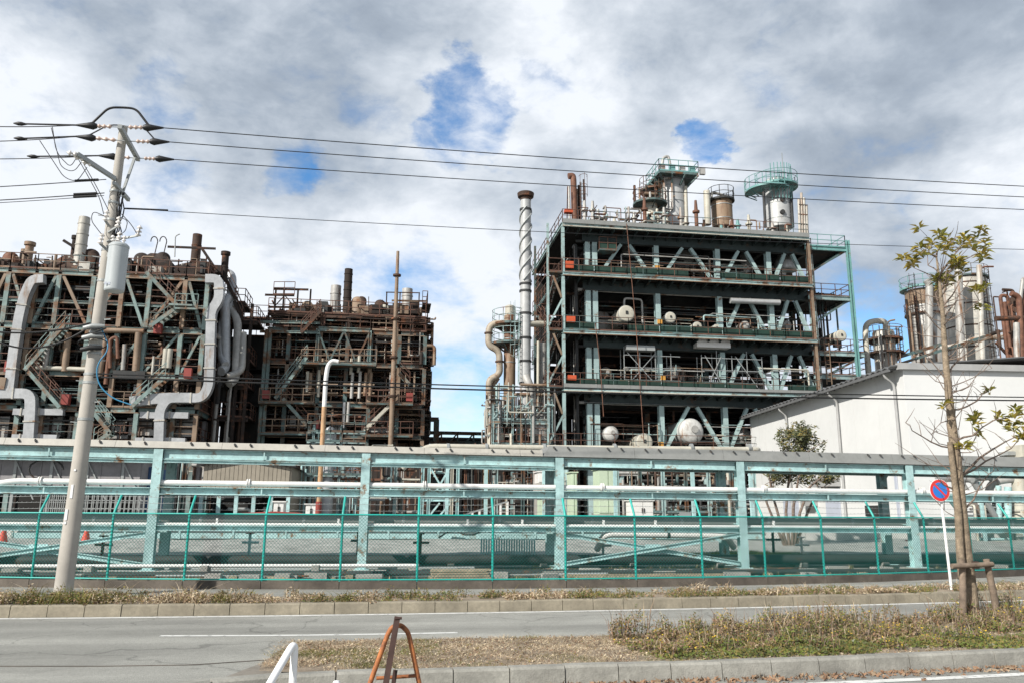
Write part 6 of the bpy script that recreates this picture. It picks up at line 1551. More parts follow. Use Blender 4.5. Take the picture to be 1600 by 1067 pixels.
    for x, y, r, m in ((559, 472, 10, 'tan_steel'), (594, 476, 9, 'rust_steel'), (565, 470, 8, 'rust_steel'), (510, 483, 9, 'rust_dark'), (440, 488, 6, 'rust_dark')):
        c = B(x, y, 2.2); z0 = B(x, 492, 2.2).z; rr = r*.0525; MB().lathe(V((c.x, c.y, z0)), [(rr, 0), (rr, c.z-z0)]+[(a, c.z-z0+b) for a, b in ellip(rr, rr*.85)], 18, sharp=False).build('dome', m, T)
    for k in range(26):
        x = rnd.uniform(430, 655); p = B(x, 492, rnd.uniform(.5, 4)); w, h = rnd.uniform(.3, .9), rnd.uniform(.4, 1.3)
        MB().box(p+V((0, 0, h/2)), (w, w, h)).build('roof_unit', rnd.choice(['rust_dark', 'rust_steel', 'tan_steel', 'dark_steel']), T)
    for k in range(10):
        x = 430+k*24+rnd.uniform(-5, 5); MB().bar(B(x, 492, .5), B(x, rnd.uniform(462, 482), .5), .06, .06).build('mast', 'rust_dark', T)
    G_ = 'chimneys of the middle furnace plant'
    stack('chimney', 524, 492, 447, 8, Y0+2.5, 'silver_old', 'short grey chimney left of the dark rusty one, middle plant', False, 2, group=G_)
    stack('chimney', 543, 500, 421, 6.2, Y0+2, 'rust_dark', 'dark rust-brown ribbed chimney rising highest from the middle roof', False, 6, group=G_)
    stack('chimney', 636, 492, 452, 8.2, Y0+3, 'silver_old', 'short grey chimney at the right end of the middle plant', False, 2, group=G_)
    b = PY(612, 700, Y0-1.5); t = PY(620, 393, Y0-1.5); M = thing('vent_mast', (b.x, Y0-1.5, .06), 'tall thin tan mast pipe standing before the middle plant', 'mast')
    x_ = (b.x+t.x)/2; MB().tube([V((x_, Y0-1.5, .06)), V((x_, Y0-1.5, PY(616, 560, Y0-1.5).z)), V((x_, Y0-1.5, PY(619, 432, Y0-1.5).z)), V((x_, Y0-1.5, t.z))], [.2, .19, .14, .12], 12).build('pipe', 'tan_steel', M)
    for y in (432, 500, 560, 620): MB().lathe(V((x_, Y0-1.5, PY(617, y, Y0-1.5).z)), [(.16, 0), (.33, .01), (.33, .15), (.16, .16)], 12).build('flange', 'rust_steel', M)
middle_plant()

# ------------------------------------------------------------------ lamp post with a bent top in front of the middle plant
def lamp_post():
    Y = 35; b = PY(497, 868, Y); T = thing('vent_post', (b.x, Y, .6), 'rust-orange post with a bent white top before the middle plant', 'post')
    xb = PY(503, 700, Y).x; z = lambda x, y: PY(x, y, Y).z
    MB().tube([V((xb, Y, .6)), V((xb, Y, z(503, 783)))], .13, 14).build('lower_sleeve', 'red_paint', T)
    MB().tube([V((xb, Y, z(503, 783))), V((xb, Y, z(508, 635)))], .1, 14).build('shaft', 'lamp_orange', T)
    top = [V((xb, Y, z(508, 635))), V((xb, Y, z(512, 590))), V((xb+.05, Y, z(514, 572))), V((xb+.22, Y, z(519, 563))), V((xb+.5, Y, z(527, 565)))]
    MB().tube(fillet(top, .3, 6), .095, 14).build('bent_top', 'pipe_white', T)
    for k in range(4):
        a = math.pi/2*k+.4; MB().add([V((xb, Y, .6)), V((xb+.55*math.cos(a), Y+.55*math.sin(a), .6)), V((xb+.12*math.cos(a), Y+.12*math.sin(a), 1.3))], [(0, 1, 2)]).build('base_fin', 'red_paint', T)
    MB().lathe((xb, Y, .58), [(.5, 0), (.5, .06)], 16).build('base_plate', 'red_paint', T)
lamp_post()

# ------------------------------------------------------------------ white warehouse
def warehouse():
    Yc = 38.5; c = PY(1410, 574, Yc); zt = c.z
    k = (PY(1172, 651, 10).z-H)/10; Y2 = (zt-H)/k; f = PY(1172, 651, Y2)
    c = V((c.x, c.y, 0)); f = V((f.x, f.y, 0)); d = (f-c).normalized(); n = V((-d.y, d.x, 0))      # n points left, out of the side wall
    if n.x > 0: n = -n
    e = -n                                                                                  # along the front wall, to the right
    T = thing('warehouse', c+e*8+d*8, 'long white metal-clad warehouse with a corrugated roof behind the rack', 'building')
    L = (f-c).length; W = 26; z0 = .06
    np_ = 8
    for i in range(np_):
        a, b = c+d*(L*i/np_+.01), c+d*(L*(i+1)/np_-.01)
        MB().add([p+V((0, 0, zz))-n*t for t in (0, .12) for zz in (1.1, zt) for p in (a, b)], [(0, 2, 3, 1), (4, 5, 7, 6), (0, 1, 5, 4), (2, 6, 7, 3), (0, 4, 6, 2), (1, 3, 7, 5)]).build('wall_panel', 'wall_white', T)
    for i in range(7):
        a, b = c+e*(W*i/7+.01), c+e*(W*(i+1)/7-.01)
        MB().add([p+V((0, 0, zz))+d*t for t in (0, .12) for zz in (1.1, zt) for p in (a, b)], [(0, 1, 3, 2), (4, 6, 7, 5), (0, 4, 5, 1), (2, 3, 7, 6), (0, 2, 6, 4), (1, 5, 7, 3)]).build('wall_panel', 'wall_white', T)
    for p, q in ((c, f), (c, c+e*W)):
        MB().bar(V((p.x, p.y, .58)), V((q.x, q.y, .58)), .2, 1.04).build('plinth', 'concrete', T)
    # back and far right sides close the box
    for p, q in ((f, f+e*W), (c+e*W, f+e*W)): MB().bar(V((p.x, p.y, zt/2)), V((q.x, q.y, zt/2)), .12, zt-.1).build('wall', 'wall_white', T)
    # corrugated roof: eave overhang to the left, gentle rise to the right
    mb = MB(); ns = 150; vs = []; over = .75
    for i in range(ns+1):
        s = -.15+(L+.5)*i/ns; w = .055*math.cos(i*math.pi*2/4)
        for (u, zz) in ((-over, zt-.02), (W*.5, zt+1.1)):
            vs.append(c+d*s+e*u+V((0, 0, zz+.06+w)))
        for (u, zz) in ((W*.5, zt+1.1), (-over, zt-.02)):
            vs.append(c+d*s+e*u+V((0, 0, zz+.0+w)))
    mb.add(vs, [(i*4+j, i*4+(j+1) % 4, i*4+4+(j+1) % 4, i*4+4+j) for i in range(ns) for j in range(4)]+[(3, 2, 1, 0), tuple(ns*4+j for j in range(4))])
    R = mb.build('roof', 'roof_grey', T)
    mb = MB().add([c+d*s+e*u+V((0, 0, zz)) for s in (-.1, L+.2) for u, zz in ((W*.5, zt+1.15), (W+.4, zt+.05))], [(0, 1, 3, 2)]); mb.build('roof_slope', 'roof_grey', T)
    MB().bar(c+d*.1-e*(over-.05)+V((0, 0, zt-.14)), f-e*(over-.05)+V((0, 0, zt-.14)), .12, .14).build('gutter', 'roof_grey', R)
    for i in range(int(L/.75)):
        q = c+d*(.3+i*.75); MB().bar(q-e*over+V((0, 0, zt-.10)), q+V((0, 0, zt-.03)), .08, .08).build('eave_bracket', 'roof_grey', R)
    # parapet flashing along the front
    MB().bar(c-e*.35+V((0, 0, zt+.05))-d*.1, c+e*W+V((0, 0, zt+.05))-d*.1, .3, .34).build('parapet', 'gutter_grey', T)
    # rain pipes with swan necks
    for px in (1236, 1318, 1412):
        t = None
        q = PP(px, 720, c, n); s = (q-c).dot(d)
        s = min(max(s, .15), L-.2); q = c+d*s
        MB().tube(fillet([q+n*(over-.1)+V((0, 0, zt-.2)), q+n*(over-.15)+V((0, 0, zt-.42)), q+n*.14+V((0, 0, zt-.75)), q+n*.14+V((0, 0, .1))], .25, 5), .075, 10).build('rain_pipe', 'gutter_grey', T)
    # doors, hood, louvre, on the side wall
    def on_side(x0, x1, y0, y1, off=.02, th=.06):
        p, q = PP(x0, y0, c, n), PP(x1, y1, c, n); s0, s1 = (p-c).dot(d), (q-c).dot(d); zc = PP((x0+x1)/2, y0, c, n).z, PP((x0+x1)/2, y1, c, n).z
        m = c+d*((s0+s1)/2)+n*(off+th/2); return m, abs(s1-s0), zc
    def sbox(name, x0, x1, y0, y1, m, off=.02, th=.06):
        q, w, zc = on_side(x0, x1, y0, y1, off, th); a = q-d*w/2; b = q+d*w/2
        MB().bar(a+V((0, 0, sum(zc)/2)), b+V((0, 0, sum(zc)/2)), th, abs(zc[0]-zc[1])).build(name, m, T)
    sbox('door', 1290, 1316, 762, 815, 'door_grey'); sbox('door_hood', 1287, 1314, 748, 760, 'gutter_grey', .02, .9); sbox('door', 1397, 1409, 725, 815, 'door_grey')
    sbox('louvre', 1354, 1383, 789, 806, 'dark_steel', .02, .1); sbox('wall_unit', 1262, 1278, 780, 790, 'gutter_grey', .02, .5)
    sbox('door', 1225, 1250, 780, 815, 'door_grey')
    # front wall: extract unit and shutter at the right
    for (x0, x1, y0, y1, m, th, nm) in ((1572, 1640, 697, 716, 'cream', 1.2, 'air_unit'), (1560, 1600, 706, 712, 'galv', .7, 'unit_bracket')):
        p, q = PP(x0, y0, c, d), PP(x1, y1, c, d); mm = (p+q)/2-d*(th/2+.03); w = (q-p).length
        MB().bar(mm-e*w/2, mm+e*w/2, th, abs(p.z-q.z)).build(nm, m, T)
    return c, d, e, n, zt
WH = warehouse()

# ------------------------------------------------------------------ piping in front of the warehouse at far right
def right_piping():
    Y = 33; T = thing('piping_skid', (PY(1560, 800, Y).x, Y, .06), 'grey insulated pipes and valves before the warehouse at far right', 'pipework')
    for pts, r, m in (([(1465, 746), (1520, 748), (1545, 740), (1610, 736)], .17, 'silver'), ([(1610, 745), (1562, 750), (1548, 756), (1530, 830)], .17, 'silver_old'), ([(1500, 750), (1530, 800), (1545, 830)], .14, 'silver_old'), ([(1520, 750), (1560, 815), (1570, 830)], .14, 'galv'), ([(1575, 760), (1575, 830)], .16, 'aqua'), ([(1560, 758), (1562, 830)], .12, 'aqua'), ([(1480, 775), (1500, 800), (1505, 830)], .1, 'teal_bright'), ([(1590, 720), (1596, 830)], .3, 'cream')):
        pipe(T, [PY(x, y, Y+.2*i) for i, (x, y) in enumerate(pts)], r, m, 'pipe', 10)
    MB().lathe(PY(1535, 744, Y)-V((.1, 0, 0)), [(.17, -.5), (.27, -.5), (.27, -.4), (.2, -.4), (.2, .5), (.27, .5), (.27, .6), (.17, .6)], 14, (1, 0, .1)).build('flange', 'galv', T)
    MB().lathe(PY(1475, 741, Y+1), [(.3, 0), (.36, .1), (.2, .3)], 12).build('valve', 'tan_steel', T)
    for x, y, m in ((1590, 790, 'rust_dark'), (1565, 800, 'dark_steel'), (1555, 805, 'silver_old'), (1580, 800, 'tan_steel'), (1540, 810, 'cabinet_white')): MB().box(PY(x, y, Y+1), (.5, .5, 1.0)).build('instrument_box', m, T)
    clutter(T, (PY(1520, 800, Y).x, Y-.3, .6), (PY(1610, 800, Y).x, Y+1.5, 2.3), 30, 611, ['galv', 'aqua', 'dark_steel', 'cream', 'silver_old'], .03, .08)
    for x in (1500, 1535, 1598): hbeam(T, 'support', V((PY(x, 800, Y).x, Y, .06)), V((PY(x, 800, Y).x, Y, PY(x, 752, Y).z)), .12, .12, 'aqua', .02)
right_piping()

# ------------------------------------------------------------------ silo group behind the warehouse
def silos():
    Y = 74
    T, b, h, r = tower_vessel('tank_tower', 1447, 590, 455, 24, Y, 'silver_old', 'pale tank tower with a rusty crown, left of the streaked silo', 'tank', 4)
    ring_platform(T, b, r*.9, r+.5, PY(1447, 452, Y).z, 'teal_bright', 'teal_bright', n=18); ring_platform(T, b, r*.95, r+.25, PY(1447, 492, Y).z, 'rust_steel', 'rust_steel', n=18)
    MB().lathe(V((b.x, b.y, PY(1447, 480, Y).z)), [(r+.03, 0), (r+.03, 1.0), (r+.03, 1.7)], 28).build('rust_belt', 'brown_vessel', T)
    MB().tube(fillet([PY(1452, 560, Y-2), PY(1452, 445, Y-2), PY(1447, 438, Y-2)], .6), .36, 14).build('downpipe', 'silver_old', T)
    clutter(T, (PY(1416, 500, Y).x, Y-2, 10), (PY(1432, 500, Y).x, Y+1, b.z+h-1), 16, 701, ['rust_steel', 'rust_dark', 'tan_steel'], .05, .16)
    ladder(T, PY(1428, 500, Y-1.6), PY(1428, 590, Y).z, PY(1428, 450, Y).z, 'rust_dark')
    T, b, h, r = tower_vessel('silo', 1513, 590, 432, 33, Y+2, 'silver_rust', 'fat silver silo with orange rust streaks right of the tank tower', 'silo', 6)
    ring_platform(T, b, r*.9, r+.2, PY(1513, 428, Y).z, 'aqua_dark', 'aqua_dark', n=20)
    for x, y0, m, rr in ((1497, 420, 'silver_old', .4), (1530, 415, 'silver_rust', .28)): MB().tube([PY(x+6, 590, Y-1.5), PY(x, y0, Y-1.5)], rr, 14).build('riser_pipe', m, T)
    MB().tube(fillet([PY(1529, 430, Y-1), PY(1534, 417, Y-1), PY(1552, 417, Y-1)], .5), .1, 8).build('vent_pipe', 'rust_red', T)
    ladder(T, PY(1545, 500, Y-1), PY(1545, 590, Y).z, PY(1545, 440, Y).z, 'rust_dark', out=(1, 0, 0))
    for y in (450, 482, 515, 548): MB().lathe(V((b.x, b.y, PY(1513, y, Y+2).z)), [(r+.02, 0), (r+.05, .02), (r+.05, .12), (r+.02, .14)], 30).build('seam', 'rust_steel', T)
    # small vessel with gooseneck
    Yv = 66
    T, b, h, r = tower_vessel('reactor_vessel', 1383, 590, 515, 16, Yv, 'silver_rust', 'small rust-streaked vessel with a gooseneck pipe above the warehouse roof', 'vessel', 3)
    MB().tube(fillet([PY(1384, 520, Yv), PY(1384, 503, Yv), PY(1371, 501, Yv), PY(1353, 505, Yv), PY(1352, 525, Yv), PY(1359, 600, Yv)], 1.0, 6), .26, 12).build('gooseneck', 'cream', T)
    MB().tube(fillet([PY(1386, 515, Yv), PY(1387, 502, Yv), PY(1398, 500, Yv)], .4), .08, 8).build('vent_pipe', 'tan_steel', T)
    for y in (530, 551): ring_platform(T, b, r, r+.7, PY(1383, y, Yv).z, 'rust_steel', 'aqua_dark', n=14)
    clutter(T, (PY(1362, 560, Yv).x, Yv-1.5, 8), (PY(1402, 560, Yv).x, Yv-.9, b.z+h), 14, 711, ['rust_steel', 'tan_steel', 'silver_old'], .04, .1)
    # pipe bridge running right
    T = thing('pipe_trestle', (PY(1560, 540, 68).x, 68, .06), 'thick rusty pipe on a light trestle running off to the right', 'pipe bridge')
    MB().tube(fillet([PY(1470, 545, 70), PY(1500, 540, 69), PY(1530, 528, 68), PY(1640, 524, 68)], 1.0), .3, 14).build('pipe', 'silver_rust', T)
    bar(T, 'beam', PY(1390, 562, 67), PY(1470, 538, 67), .25, .3, 'aqua_dark'); bar(T, 'beam', PY(1400, 570, 67), PY(1620, 500, 67), .2, .25, 'aqua_dark')
    for i in range(7): bar(T, 'lattice', PY(1400+i*26, 565-i*6, 67), PY(1420+i*26, 545-i*4, 67), .1, .12, 'tan_steel')
    bar(T, 'strut', PY(1556, 535, 68), PY(1598, 580, 68), .2, .2, 'rust_red'); bar(T, 'strut', PY(1590, 520, 68), PY(1570, 590, 68), .16, .16, 'tan_steel')
    Yr = 60
    T = thing('rusty_pipework', (PY(1590, 520, Yr).x, Yr, .06), 'dark rusty bent pipes at the right picture edge above the warehouse', 'pipework')
    MB().tube(fillet([PY(1556, 498, Yr), PY(1570, 498, Yr), PY(1625, 496, Yr)], .5), .22, 12).build('pipe', 'rust_steel', T)
    MB().tube(fillet([PY(1580, 459, Yr), PY(1592, 464, Yr), PY(1594, 500, Yr), PY(1596, 560, Yr)], .7, 6), .25, 14).build('pipe', 'rust_red', T)
    MB().tube(fillet([PY(1590, 580, Yr), PY(1588, 505, Yr)], .5), .25, 12).build('pipe', 'silver_old', T)
    MB().tube(fillet([PY(1597, 440, Yr), PY(1598, 436, Yr), PY(1620, 437, Yr)], .3), .14, 10).build('pipe', 'silver_old', T)
    MB().tube([PY(1594, 470, Yr), PY(1598, 438, Yr)], .16, 10).build('pipe', 'silver_old', T)
    clutter(T, (PY(1586, 520, Yr).x, Yr, 11), (PY(1640, 520, Yr).x, Yr+3, PY(1590, 450, Yr).z), 30, 721, ['rust_steel', 'rust_dark', 'rust_red'], .06, .25)
silos()

# ------------------------------------------------------------------ sheds, cabinets and small plant behind the rack
def sheds():
    Y = 38
    p0, p1 = PY(-60, 720, Y), PY(222, 720, Y); zt = PY(100, 717, Y).z; zm = PY(100, 762, Y).z
    T = thing('open_shed', ((p0.x+p1.x)/2, Y, .06), 'grey open-fronted shed at left with a lit roof edge and wire cages', 'shed')
    n = 9; w = (p1.x-p0.x)/n
    for i in range(n): MB().box((p0.x+w*(i+.5), Y, (zt+zm)/2), (w-.015, .08, zt-zm)).build('wall_panel', 'shed_grey', T)
    MB().box(((p0.x+p1.x)/2, Y+2.4, zt+.1), (p1.x-p0.x+.4, 6.2, .12)).build('roof', 'beige_sheet', T)
    MB().box((p1.x, Y+3, zt/2), (.1, 6, zt)).build('end_wall', 'shed_grey', T); MB().box(((p0.x+p1.x)/2, Y+6, zt/2), (p1.x-p0.x, .1, zt)).build('rear_wall', 'dark_shade', T)
    for i in range(5):
        x = p0.x+(p1.x-p0.x)*(i+.5)/5; MB().box((x, Y-.02, zt/2), (.12, .12, zt)).build('post', 'galv', T)
        MB().bar(V((x, Y-.1, zt-.1)), V((x+.9, Y-.1, zm-.5)), .05, .05).build('stay', 'galv', T)
    p = PY(72, 733, Y-.3); MB().tube([p+V((.7*math.cos(a), 0, .45*math.sin(a))) for a in [6.283*i/14 for i in range(12)]], .04, 6, False).build('cable_loop', 'dark_steel', T)
    # wire cage pallets under it
    for j in range(5):
        a = PY(62+j*37, 795, Y-.8).x; b = PY(62+(j+1)*37-3, 795, Y-.8).x; z0, z1 = PY(100, 806, Y-.8).z, PY(100, 768, Y-.8).z
        C = thing('cage_pallet', ((a+b)/2, Y-.8, z0), ['leftmost wire cage pallet under the open shed', 'second wire cage pallet from the left, by the pole', 'wire cage pallet just right of the concrete pole', 'fourth wire cage pallet under the shed', 'rightmost wire cage pallet beside the rack post'][j], 'cage', 'wire cages under the shed')
        mb = MB()
        for yy in (Y-.8, Y-.1):
            for k in range(6): mb.bar(V((a+(b-a)*k/5, yy, z0)), V((a+(b-a)*k/5, yy, z1)), .03, .03)
            for k in range(4): mb.bar(V((a, yy, z0+(z1-z0)*k/3)), V((b, yy, z0+(z1-z0)*k/3)), .03, .03)
        mb.build('wire_frame', 'galv', C)['kind'] = 'stuff'; MB().box(((a+b)/2, Y-.45, z0-.4), (b-a, .9, .7)).build('pallet', 'timber', C)
    # blue sheet store next to it
    q0, q1 = PY(226, 720, Y+1), PY(246, 720, Y+1); T = thing('blue_panel_shed', ((q0.x+q1.x)/2, Y+1, .06), 'narrow dark blue corrugated shed beside the grey shed', 'shed')
    mb = MB(); n = 14
    for i in range(n): mb.box((q0.x+(q1.x-q0.x)*(i+.5)/n, Y+1-.03*(i % 2), 1.9), ((q1.x-q0.x)/n, .1, 3.8))
    mb.build('corrugated_wall', 'blue_sheet', T); MB().box(((q0.x+q1.x)/2, Y+2.6, 1.9), (q1.x-q0.x, 3, 3.7)).build('body', 'blue_sheet', T)
    # brown corrugated shed with a shallow gable
    Yb = 42; a, b = PY(318, 740, Yb), PY(453, 740, Yb); zt = PY(330, 727, Yb).z; zr = PY(400, 718, Yb).z
    T = thing('brown_shed', ((a.x+b.x)/2, Yb, .06), 'brown ribbed metal shed with a shallow gable behind the rack', 'shed')
    n = 20; w = (b.x-a.x)/n; zlo = PY(380, 766, Yb).z
    for k in range(6): MB().box((a.x+(b.x-a.x)*k/5, Yb, zlo/2), (.18, .18, zlo)).build('post', 'aqua', T)
    clutter(T, (a.x, Yb+.2, .2), (b.x, Yb+1.5, zlo), 16, 843, ['dark_steel', 'rust_dark', 'galv'], .04, .14)
    for i in range(n):
        x = a.x+w*(i+.5); zz = zt+(zr-zt)*(1-abs((i+.5)/n-.45)/.55)
        MB().box((x, Yb, (zz+zlo)/2), (w-.02, .1, zz-zlo)).build('wall_board', 'shed_brown', T)
    MB().box(((a.x+b.x)/2, Yb+2.2, zt/2), (b.x-a.x-.1, .1, zt-.1)).build('inner_wall', 'dark_shade', T)  # near-black: shade behind the open front put into the colour
    MB().box((b.x+.02, Yb+4, zt/2), (.1, 8, zt)).build('side_wall', 'shed_brown', T)
    m_ = a.x+(b.x-a.x)*.45
    mb = MB(); mb.add([V((x, yy, zz)) for yy in (Yb-.25, Yb+8) for x, zz in ((a.x-.3, zt+.02), (m_, zr+.12), (b.x+.3, zt-.02))], [(0, 1, 4, 3), (1, 2, 5, 4)]); mb.build('roof', 'roof_grey', T)
    MB().bar(V((a.x-.3, Yb-.25, zt+.04)), V((m_, Yb-.25, zr+.14)), .06, .1).build('barge_board', 'dark_steel', T); MB().bar(V((m_, Yb-.25, zr+.14)), V((b.x+.3, Yb-.25, zt)), .06, .1).build('barge_board', 'dark_steel', T)
    # cabinets
    def cabinet(x0, x1, y0, y1, Y, m, lab, dep=1.2):
        p, q = PY(x0, y0, Y), PY(x1, y1, Y); C = thing('electrical_cabinet', ((p.x+q.x)/2, Y, q.z), lab, 'cabinet', 'electrical cabinets by the tower')
        w, h = q.x-p.x, p.z-q.z; MB().box(((p.x+q.x)/2, Y+dep/2, (p.z+q.z)/2), (w, dep, h)).build('body', m, C)
        for k in (0, 1): MB().box((p.x+w*(k+.5)/2, Y-.02, (p.z+q.z)/2), (w/2-.05, .04, h-.12)).build('door', m, C); MB().box((p.x+w*(.45+.1*k), Y-.06, (p.z+q.z)/2), (.04, .04, .25)).build('handle', 'dark_steel', C)
        MB().box(((p.x+q.x)/2, Y+dep/2, p.z+.03), (w+.15, dep+.15, .06)).build('cap', m, C)
        MB().box(((p.x+q.x)/2, Y+dep/2, q.z/2+.03), (w+.1, dep+.1, q.z-.06)).build('plinth', 'concrete', C)
    cabinet(935, 966, 733, 803, 42, 'cabinet_green', 'tall pale green cabinet, largest of those behind the rack'); cabinet(988, 1021, 782, 812, 41, 'cabinet_white', 'low white cabinet right of the pale green one')
    cabinet(841, 861, 737, 754, 45, 'cabinet_white', 'small white cabinet upper left of the centre rack post'); cabinet(846, 872, 778, 808, 41, 'cabinet_green', 'pale green cabinet below the white pipe, left of centre post'); cabinet(893, 902, 738, 806, 43, 'cabinet_green', 'narrow pale green cabinet just right of the centre post')
    cabinet(478, 494, 788, 808, 40, 'cabinet_white', 'white box beside the rust-orange post', 1); cabinet(428, 443, 784, 806, 40, 'cabinet_white', 'small grey-white box left of the rust-orange post', .8)
    # spherical tank and clad column in front of the middle plant
    c = PY(551, 740, 47); T = thing('sphere_tank', (c.x, 47, .06), 'small white spherical tank with a red railing behind the rack', 'tank'); r = 10.3/FPX*(c-CAM).dot(FW)
    MB().lathe(c, [(r*math.sin(math.pi*i/14), -r*math.cos(math.pi*i/14)) for i in range(15)], 26, sharp=False).build('shell', 'pipe_white', T)
    for k in range(4): MB().bar(V((c.x+r*.8*math.cos(.8+1.57*k), 47+r*.8*math.sin(.8+1.57*k), .06)), V((c.x+r*.8*math.cos(.8+1.57*k), 47+r*.8*math.sin(.8+1.57*k), c.z)), .14, .14).build('leg', 'aqua', T)
    railing(T, [c+V((-1.5, -1.2, -.4)), c+V((1.6, -1.2, -.4))], 'rust_red', 1.0, .7)
    b = PY(513, 700, 46); T = thing('clad_column', (PY(512, 780, 46).x, 46, .06), 'grey clad column beside the rust-orange post, behind the rack', 'column')
    x = PY(511, 760, 46).x; zt = PY(515, 665, 46).z; MB().lathe((x, 46, .3), [(.32, 0), (.36, .1), (.36, zt-.8), (.2, zt-.4), (0, zt-.3)], 18).build('shell', 'duct', T)
    for k in (-1, 1): hbeam(T, 'frame_post', V((x+k*.75-.1, 45.6, .06)), V((x+k*.75-.1, 45.6, zt)), .12, .12, 'aqua_far', .02, (1, 0, 0))
    for y in (675, 690, 742): zz = PY(511, y, 45.6).z; hbeam(T, 'frame_beam', V((x-1.2, 45.6, zz)), V((x+2.0, 45.6, zz)), .12, .16, 'aqua_far', .02); railing(T, [V((x-1.2, 45.4, zz)), V((x+2.0, 45.4, zz))], 'aqua_dark', 1.0, .6)
    clutter(T, (x-1.5, 45.8, .5), (x+3.5, 48, zt-1), 26, 811, ['aqua', 'galv', 'cream', 'dark_steel'], .03, .09)
    # fine vertical piping and cable trays in the centre
    T = thing('pipe_manifold', (PY(755, 760, 44).x, 44, .06), 'dense row of thin vertical pipes with yellow ones, behind the rack centre', 'pipework'); rnd = random.Random(77)
    for k in range(17):
        xx = PY(726+k*2.6, 760, 44).x; m = 'yellow_box' if k in (12, 14) else rnd.choice(['rust_steel', 'tan_steel', 'rust_red', 'cream', 'dark_steel'])
        MB().tube([V((xx, 44+rnd.uniform(-.3, .3), .06)), V((xx, 44, PY(740, 702+rnd.uniform(-12, 6), 44).z))], .035, 6).build('pipe', m, T)
    for y in (715, 740, 790): hbeam(T, 'support', PY(722, y, 44.2), PY(775, y, 44.2), .1, .12, 'rust_dark', .02)
    T = thing('steel_trestle', (PY(682, 760, 43).x, 43, .06), 'pale aqua cross-braced trestle behind the rack left of centre', 'steel frame')
    for x in (660, 670, 706, 715): hbeam(T, 'post', V((PY(x, 760, 43).x, 43, .06)), V((PY(x, 760, 43).x, 43, PY(x, 699, 43).z)), .16, .16, 'aqua' if x != 706 else 'cream', .03, (1, 0, 0))
    for (x0, y0, x1, y1) in ((671, 785, 704, 728), (671, 728, 704, 785), (671, 805, 687, 785), (704, 785, 687, 805)): bar(T, 'brace', PY(x0, y0, 43), PY(x1, y1, 43), .09, .09, 'aqua')
    for y in (700, 727, 780): hbeam(T, 'beam', PY(657, y, 43), PY(716, y, 43), .14, .18, 'aqua', .02)
    clutter(T, (PY(672, 730, 44).x, 44, PY(672, 745, 44).z), (PY(704, 730, 44).x, 45, PY(700, 722, 44).z), 26, 821, ['aqua', 'aqua_dark', 'dark_steel', 'cream'], .03, .08)
    # ramp stair with white posts
    T = thing('yard_stair', (PY(770, 800, 40).x, 40, .06), 'sloping stair railing with pale posts behind the centre rack bay', 'stair'); a, b = PY(727, 803, 40), PY(793, 783, 40)
    MB().bar(a, b, .07, .07).build('handrail', 'galv', T)
    for k in range(7): q = a.lerp(b, k/6); MB().bar(V((q.x, 40, .1)), q, .1, .06).build('post', 'cabinet_white', T)
    MB().bar(V((a.x, 40.3, a.z-1)), V((b.x, 40.3, b.z-1)), .9, .3).build('flight', 'concrete', T)
    # small bits of the lower plant: frames, drums and pipes filling the ground floor behind the rack
    mats = ['aqua_far', 'aqua_dark', 'rust_steel', 'dark_steel', 'silver_old', 'cream', 'tan_steel']
    for i, (x0, x1, lab) in enumerate(((250, 320, 'tangle of small pipes right of the left rack post'), (455, 500, 'small pipes beside the brown shed'), (530, 660, 'low pipework under the middle plant behind the rack'), (775, 900, 'low aqua pipework around the centre rack post'), (965, 1180, 'low pipework under the process tower behind the rack'))):
        Y = 46+i; T = thing('pipework', (PY((x0+x1)/2, 780, Y).x, Y, .06), lab, 'pipework', 'low pipework behind the rack')
        clutter(T, (PY(x0, 780, Y).x, Y, .2), (PY(x1, 780, Y).x, Y+4, PY(x0, 705, Y).z), int((x1-x0)*.34)+10, 900+i, mats, .03, .13)
        n = max(2, int((x1-x0)/35))
        for k in range(n+1):
            xx = PY(x0+(x1-x0)*k/n, 780, Y).x; hbeam(T, 'post', V((xx, Y, .06)), V((xx, Y, PY(x0, 708, Y).z)), .2, .2, mats[k % 2], .03, (1, 0, 0))
    # clad store wall closing the ground floor of the middle plant
    T = thing('rear_store', (PY(560, 780, 62).x, 62, .06), 'dark rusty wall at the ground floor of the middle plant', 'wall'); xa, xb = PY(395, 780, 60).x, PY(668, 780, 60).x
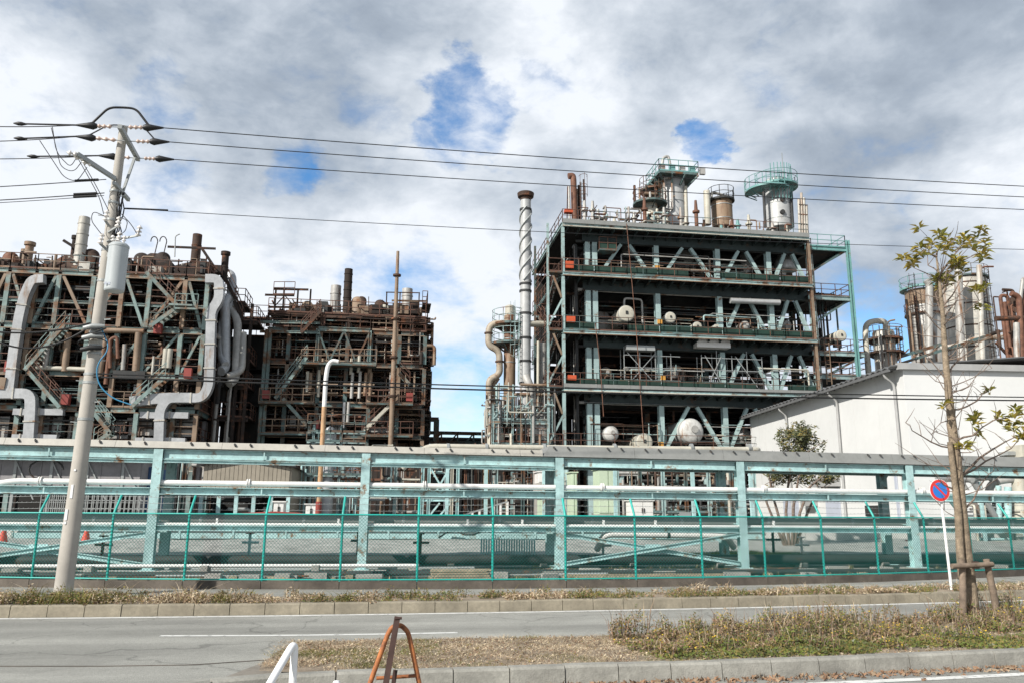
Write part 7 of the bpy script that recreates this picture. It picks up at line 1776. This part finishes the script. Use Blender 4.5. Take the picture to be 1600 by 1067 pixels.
    for k in range(10): MB().box((xa+(xb-xa)*(k+.5)/10, 62, 3), ((xb-xa)/10-.03, .1, 6)).build('wall_panel', ['rust_dark', 'dark_shade', 'rust_steel'][k % 3], T)
    # blue tarpaulin, red pipe run and barriers near the yard railing
    p, q = PY(440, 806, 36), PY(475, 811, 36); T = thing('tarpaulin', ((p.x+q.x)/2, 36, .06), 'bright blue tarpaulin-covered heap left of the rust-orange post', 'tarpaulin')
    mb = MB(); n = 8; vs = []
    for i in range(n+1):
        for j in range(4): vs.append(V((p.x+(q.x-p.x)*i/n, 36+.5*j, (p.z-.1 if 0 < j < 3 else .8)+.08*math.sin(i*2.1+j))))
    mb.add(vs, [(i*4+j, i*4+4+j, i*4+5+j, i*4+1+j) for i in range(n) for j in range(3)]); mb.build('sheet', 'tarp_blue', T); MB().box(((p.x+q.x)/2, 36.8, .5), (q.x-p.x-.3, 1.2, .8)).build('heap', 'timber', T)
    T = thing('red_pipe', (0, 36.5, 1.4), 'thin red fire main running low behind the rack', 'pipe'); MB().tube([PY(255, 809, 36.5), PY(430, 800, 36.5), PY(465, 802, 36.5), PY(530, 811, 36.5), PY(680, 811, 36.5)], .05, 8).build('pipe', 'red_paint', T)
    for x in (300, 450, 600): q = PY(x, 805, 36.5); MB().box((q.x, 36.5, q.z/2), (.08, .08, q.z)).build('support', 'galv', T)
    for x0, x1, lab in ((1062, 1080, 'red and grey barrier board right of centre under the rack'), (1158, 1166, 'small red barrier board beside the fourth rack post')):
        p, q = PY(x0, 812, 40), PY(x1, 812, 40); T = thing('barrier_board', ((p.x+q.x)/2, 40, .06), lab, 'barrier', 'red barrier boards')
        MB().box(((p.x+q.x)/2, 40, p.z), (q.x-p.x, .06, .28)).build('board', 'cone_red', T); MB().box(((p.x+q.x)/2, 40, p.z+.28), (q.x-p.x, .05, .26)).build('upper_board', 'galv', T)
        for k in (p.x+.1, q.x-.1): MB().box((k, 40.05, p.z/2), (.06, .06, p.z)).build('leg', 'galv', T)
sheds()
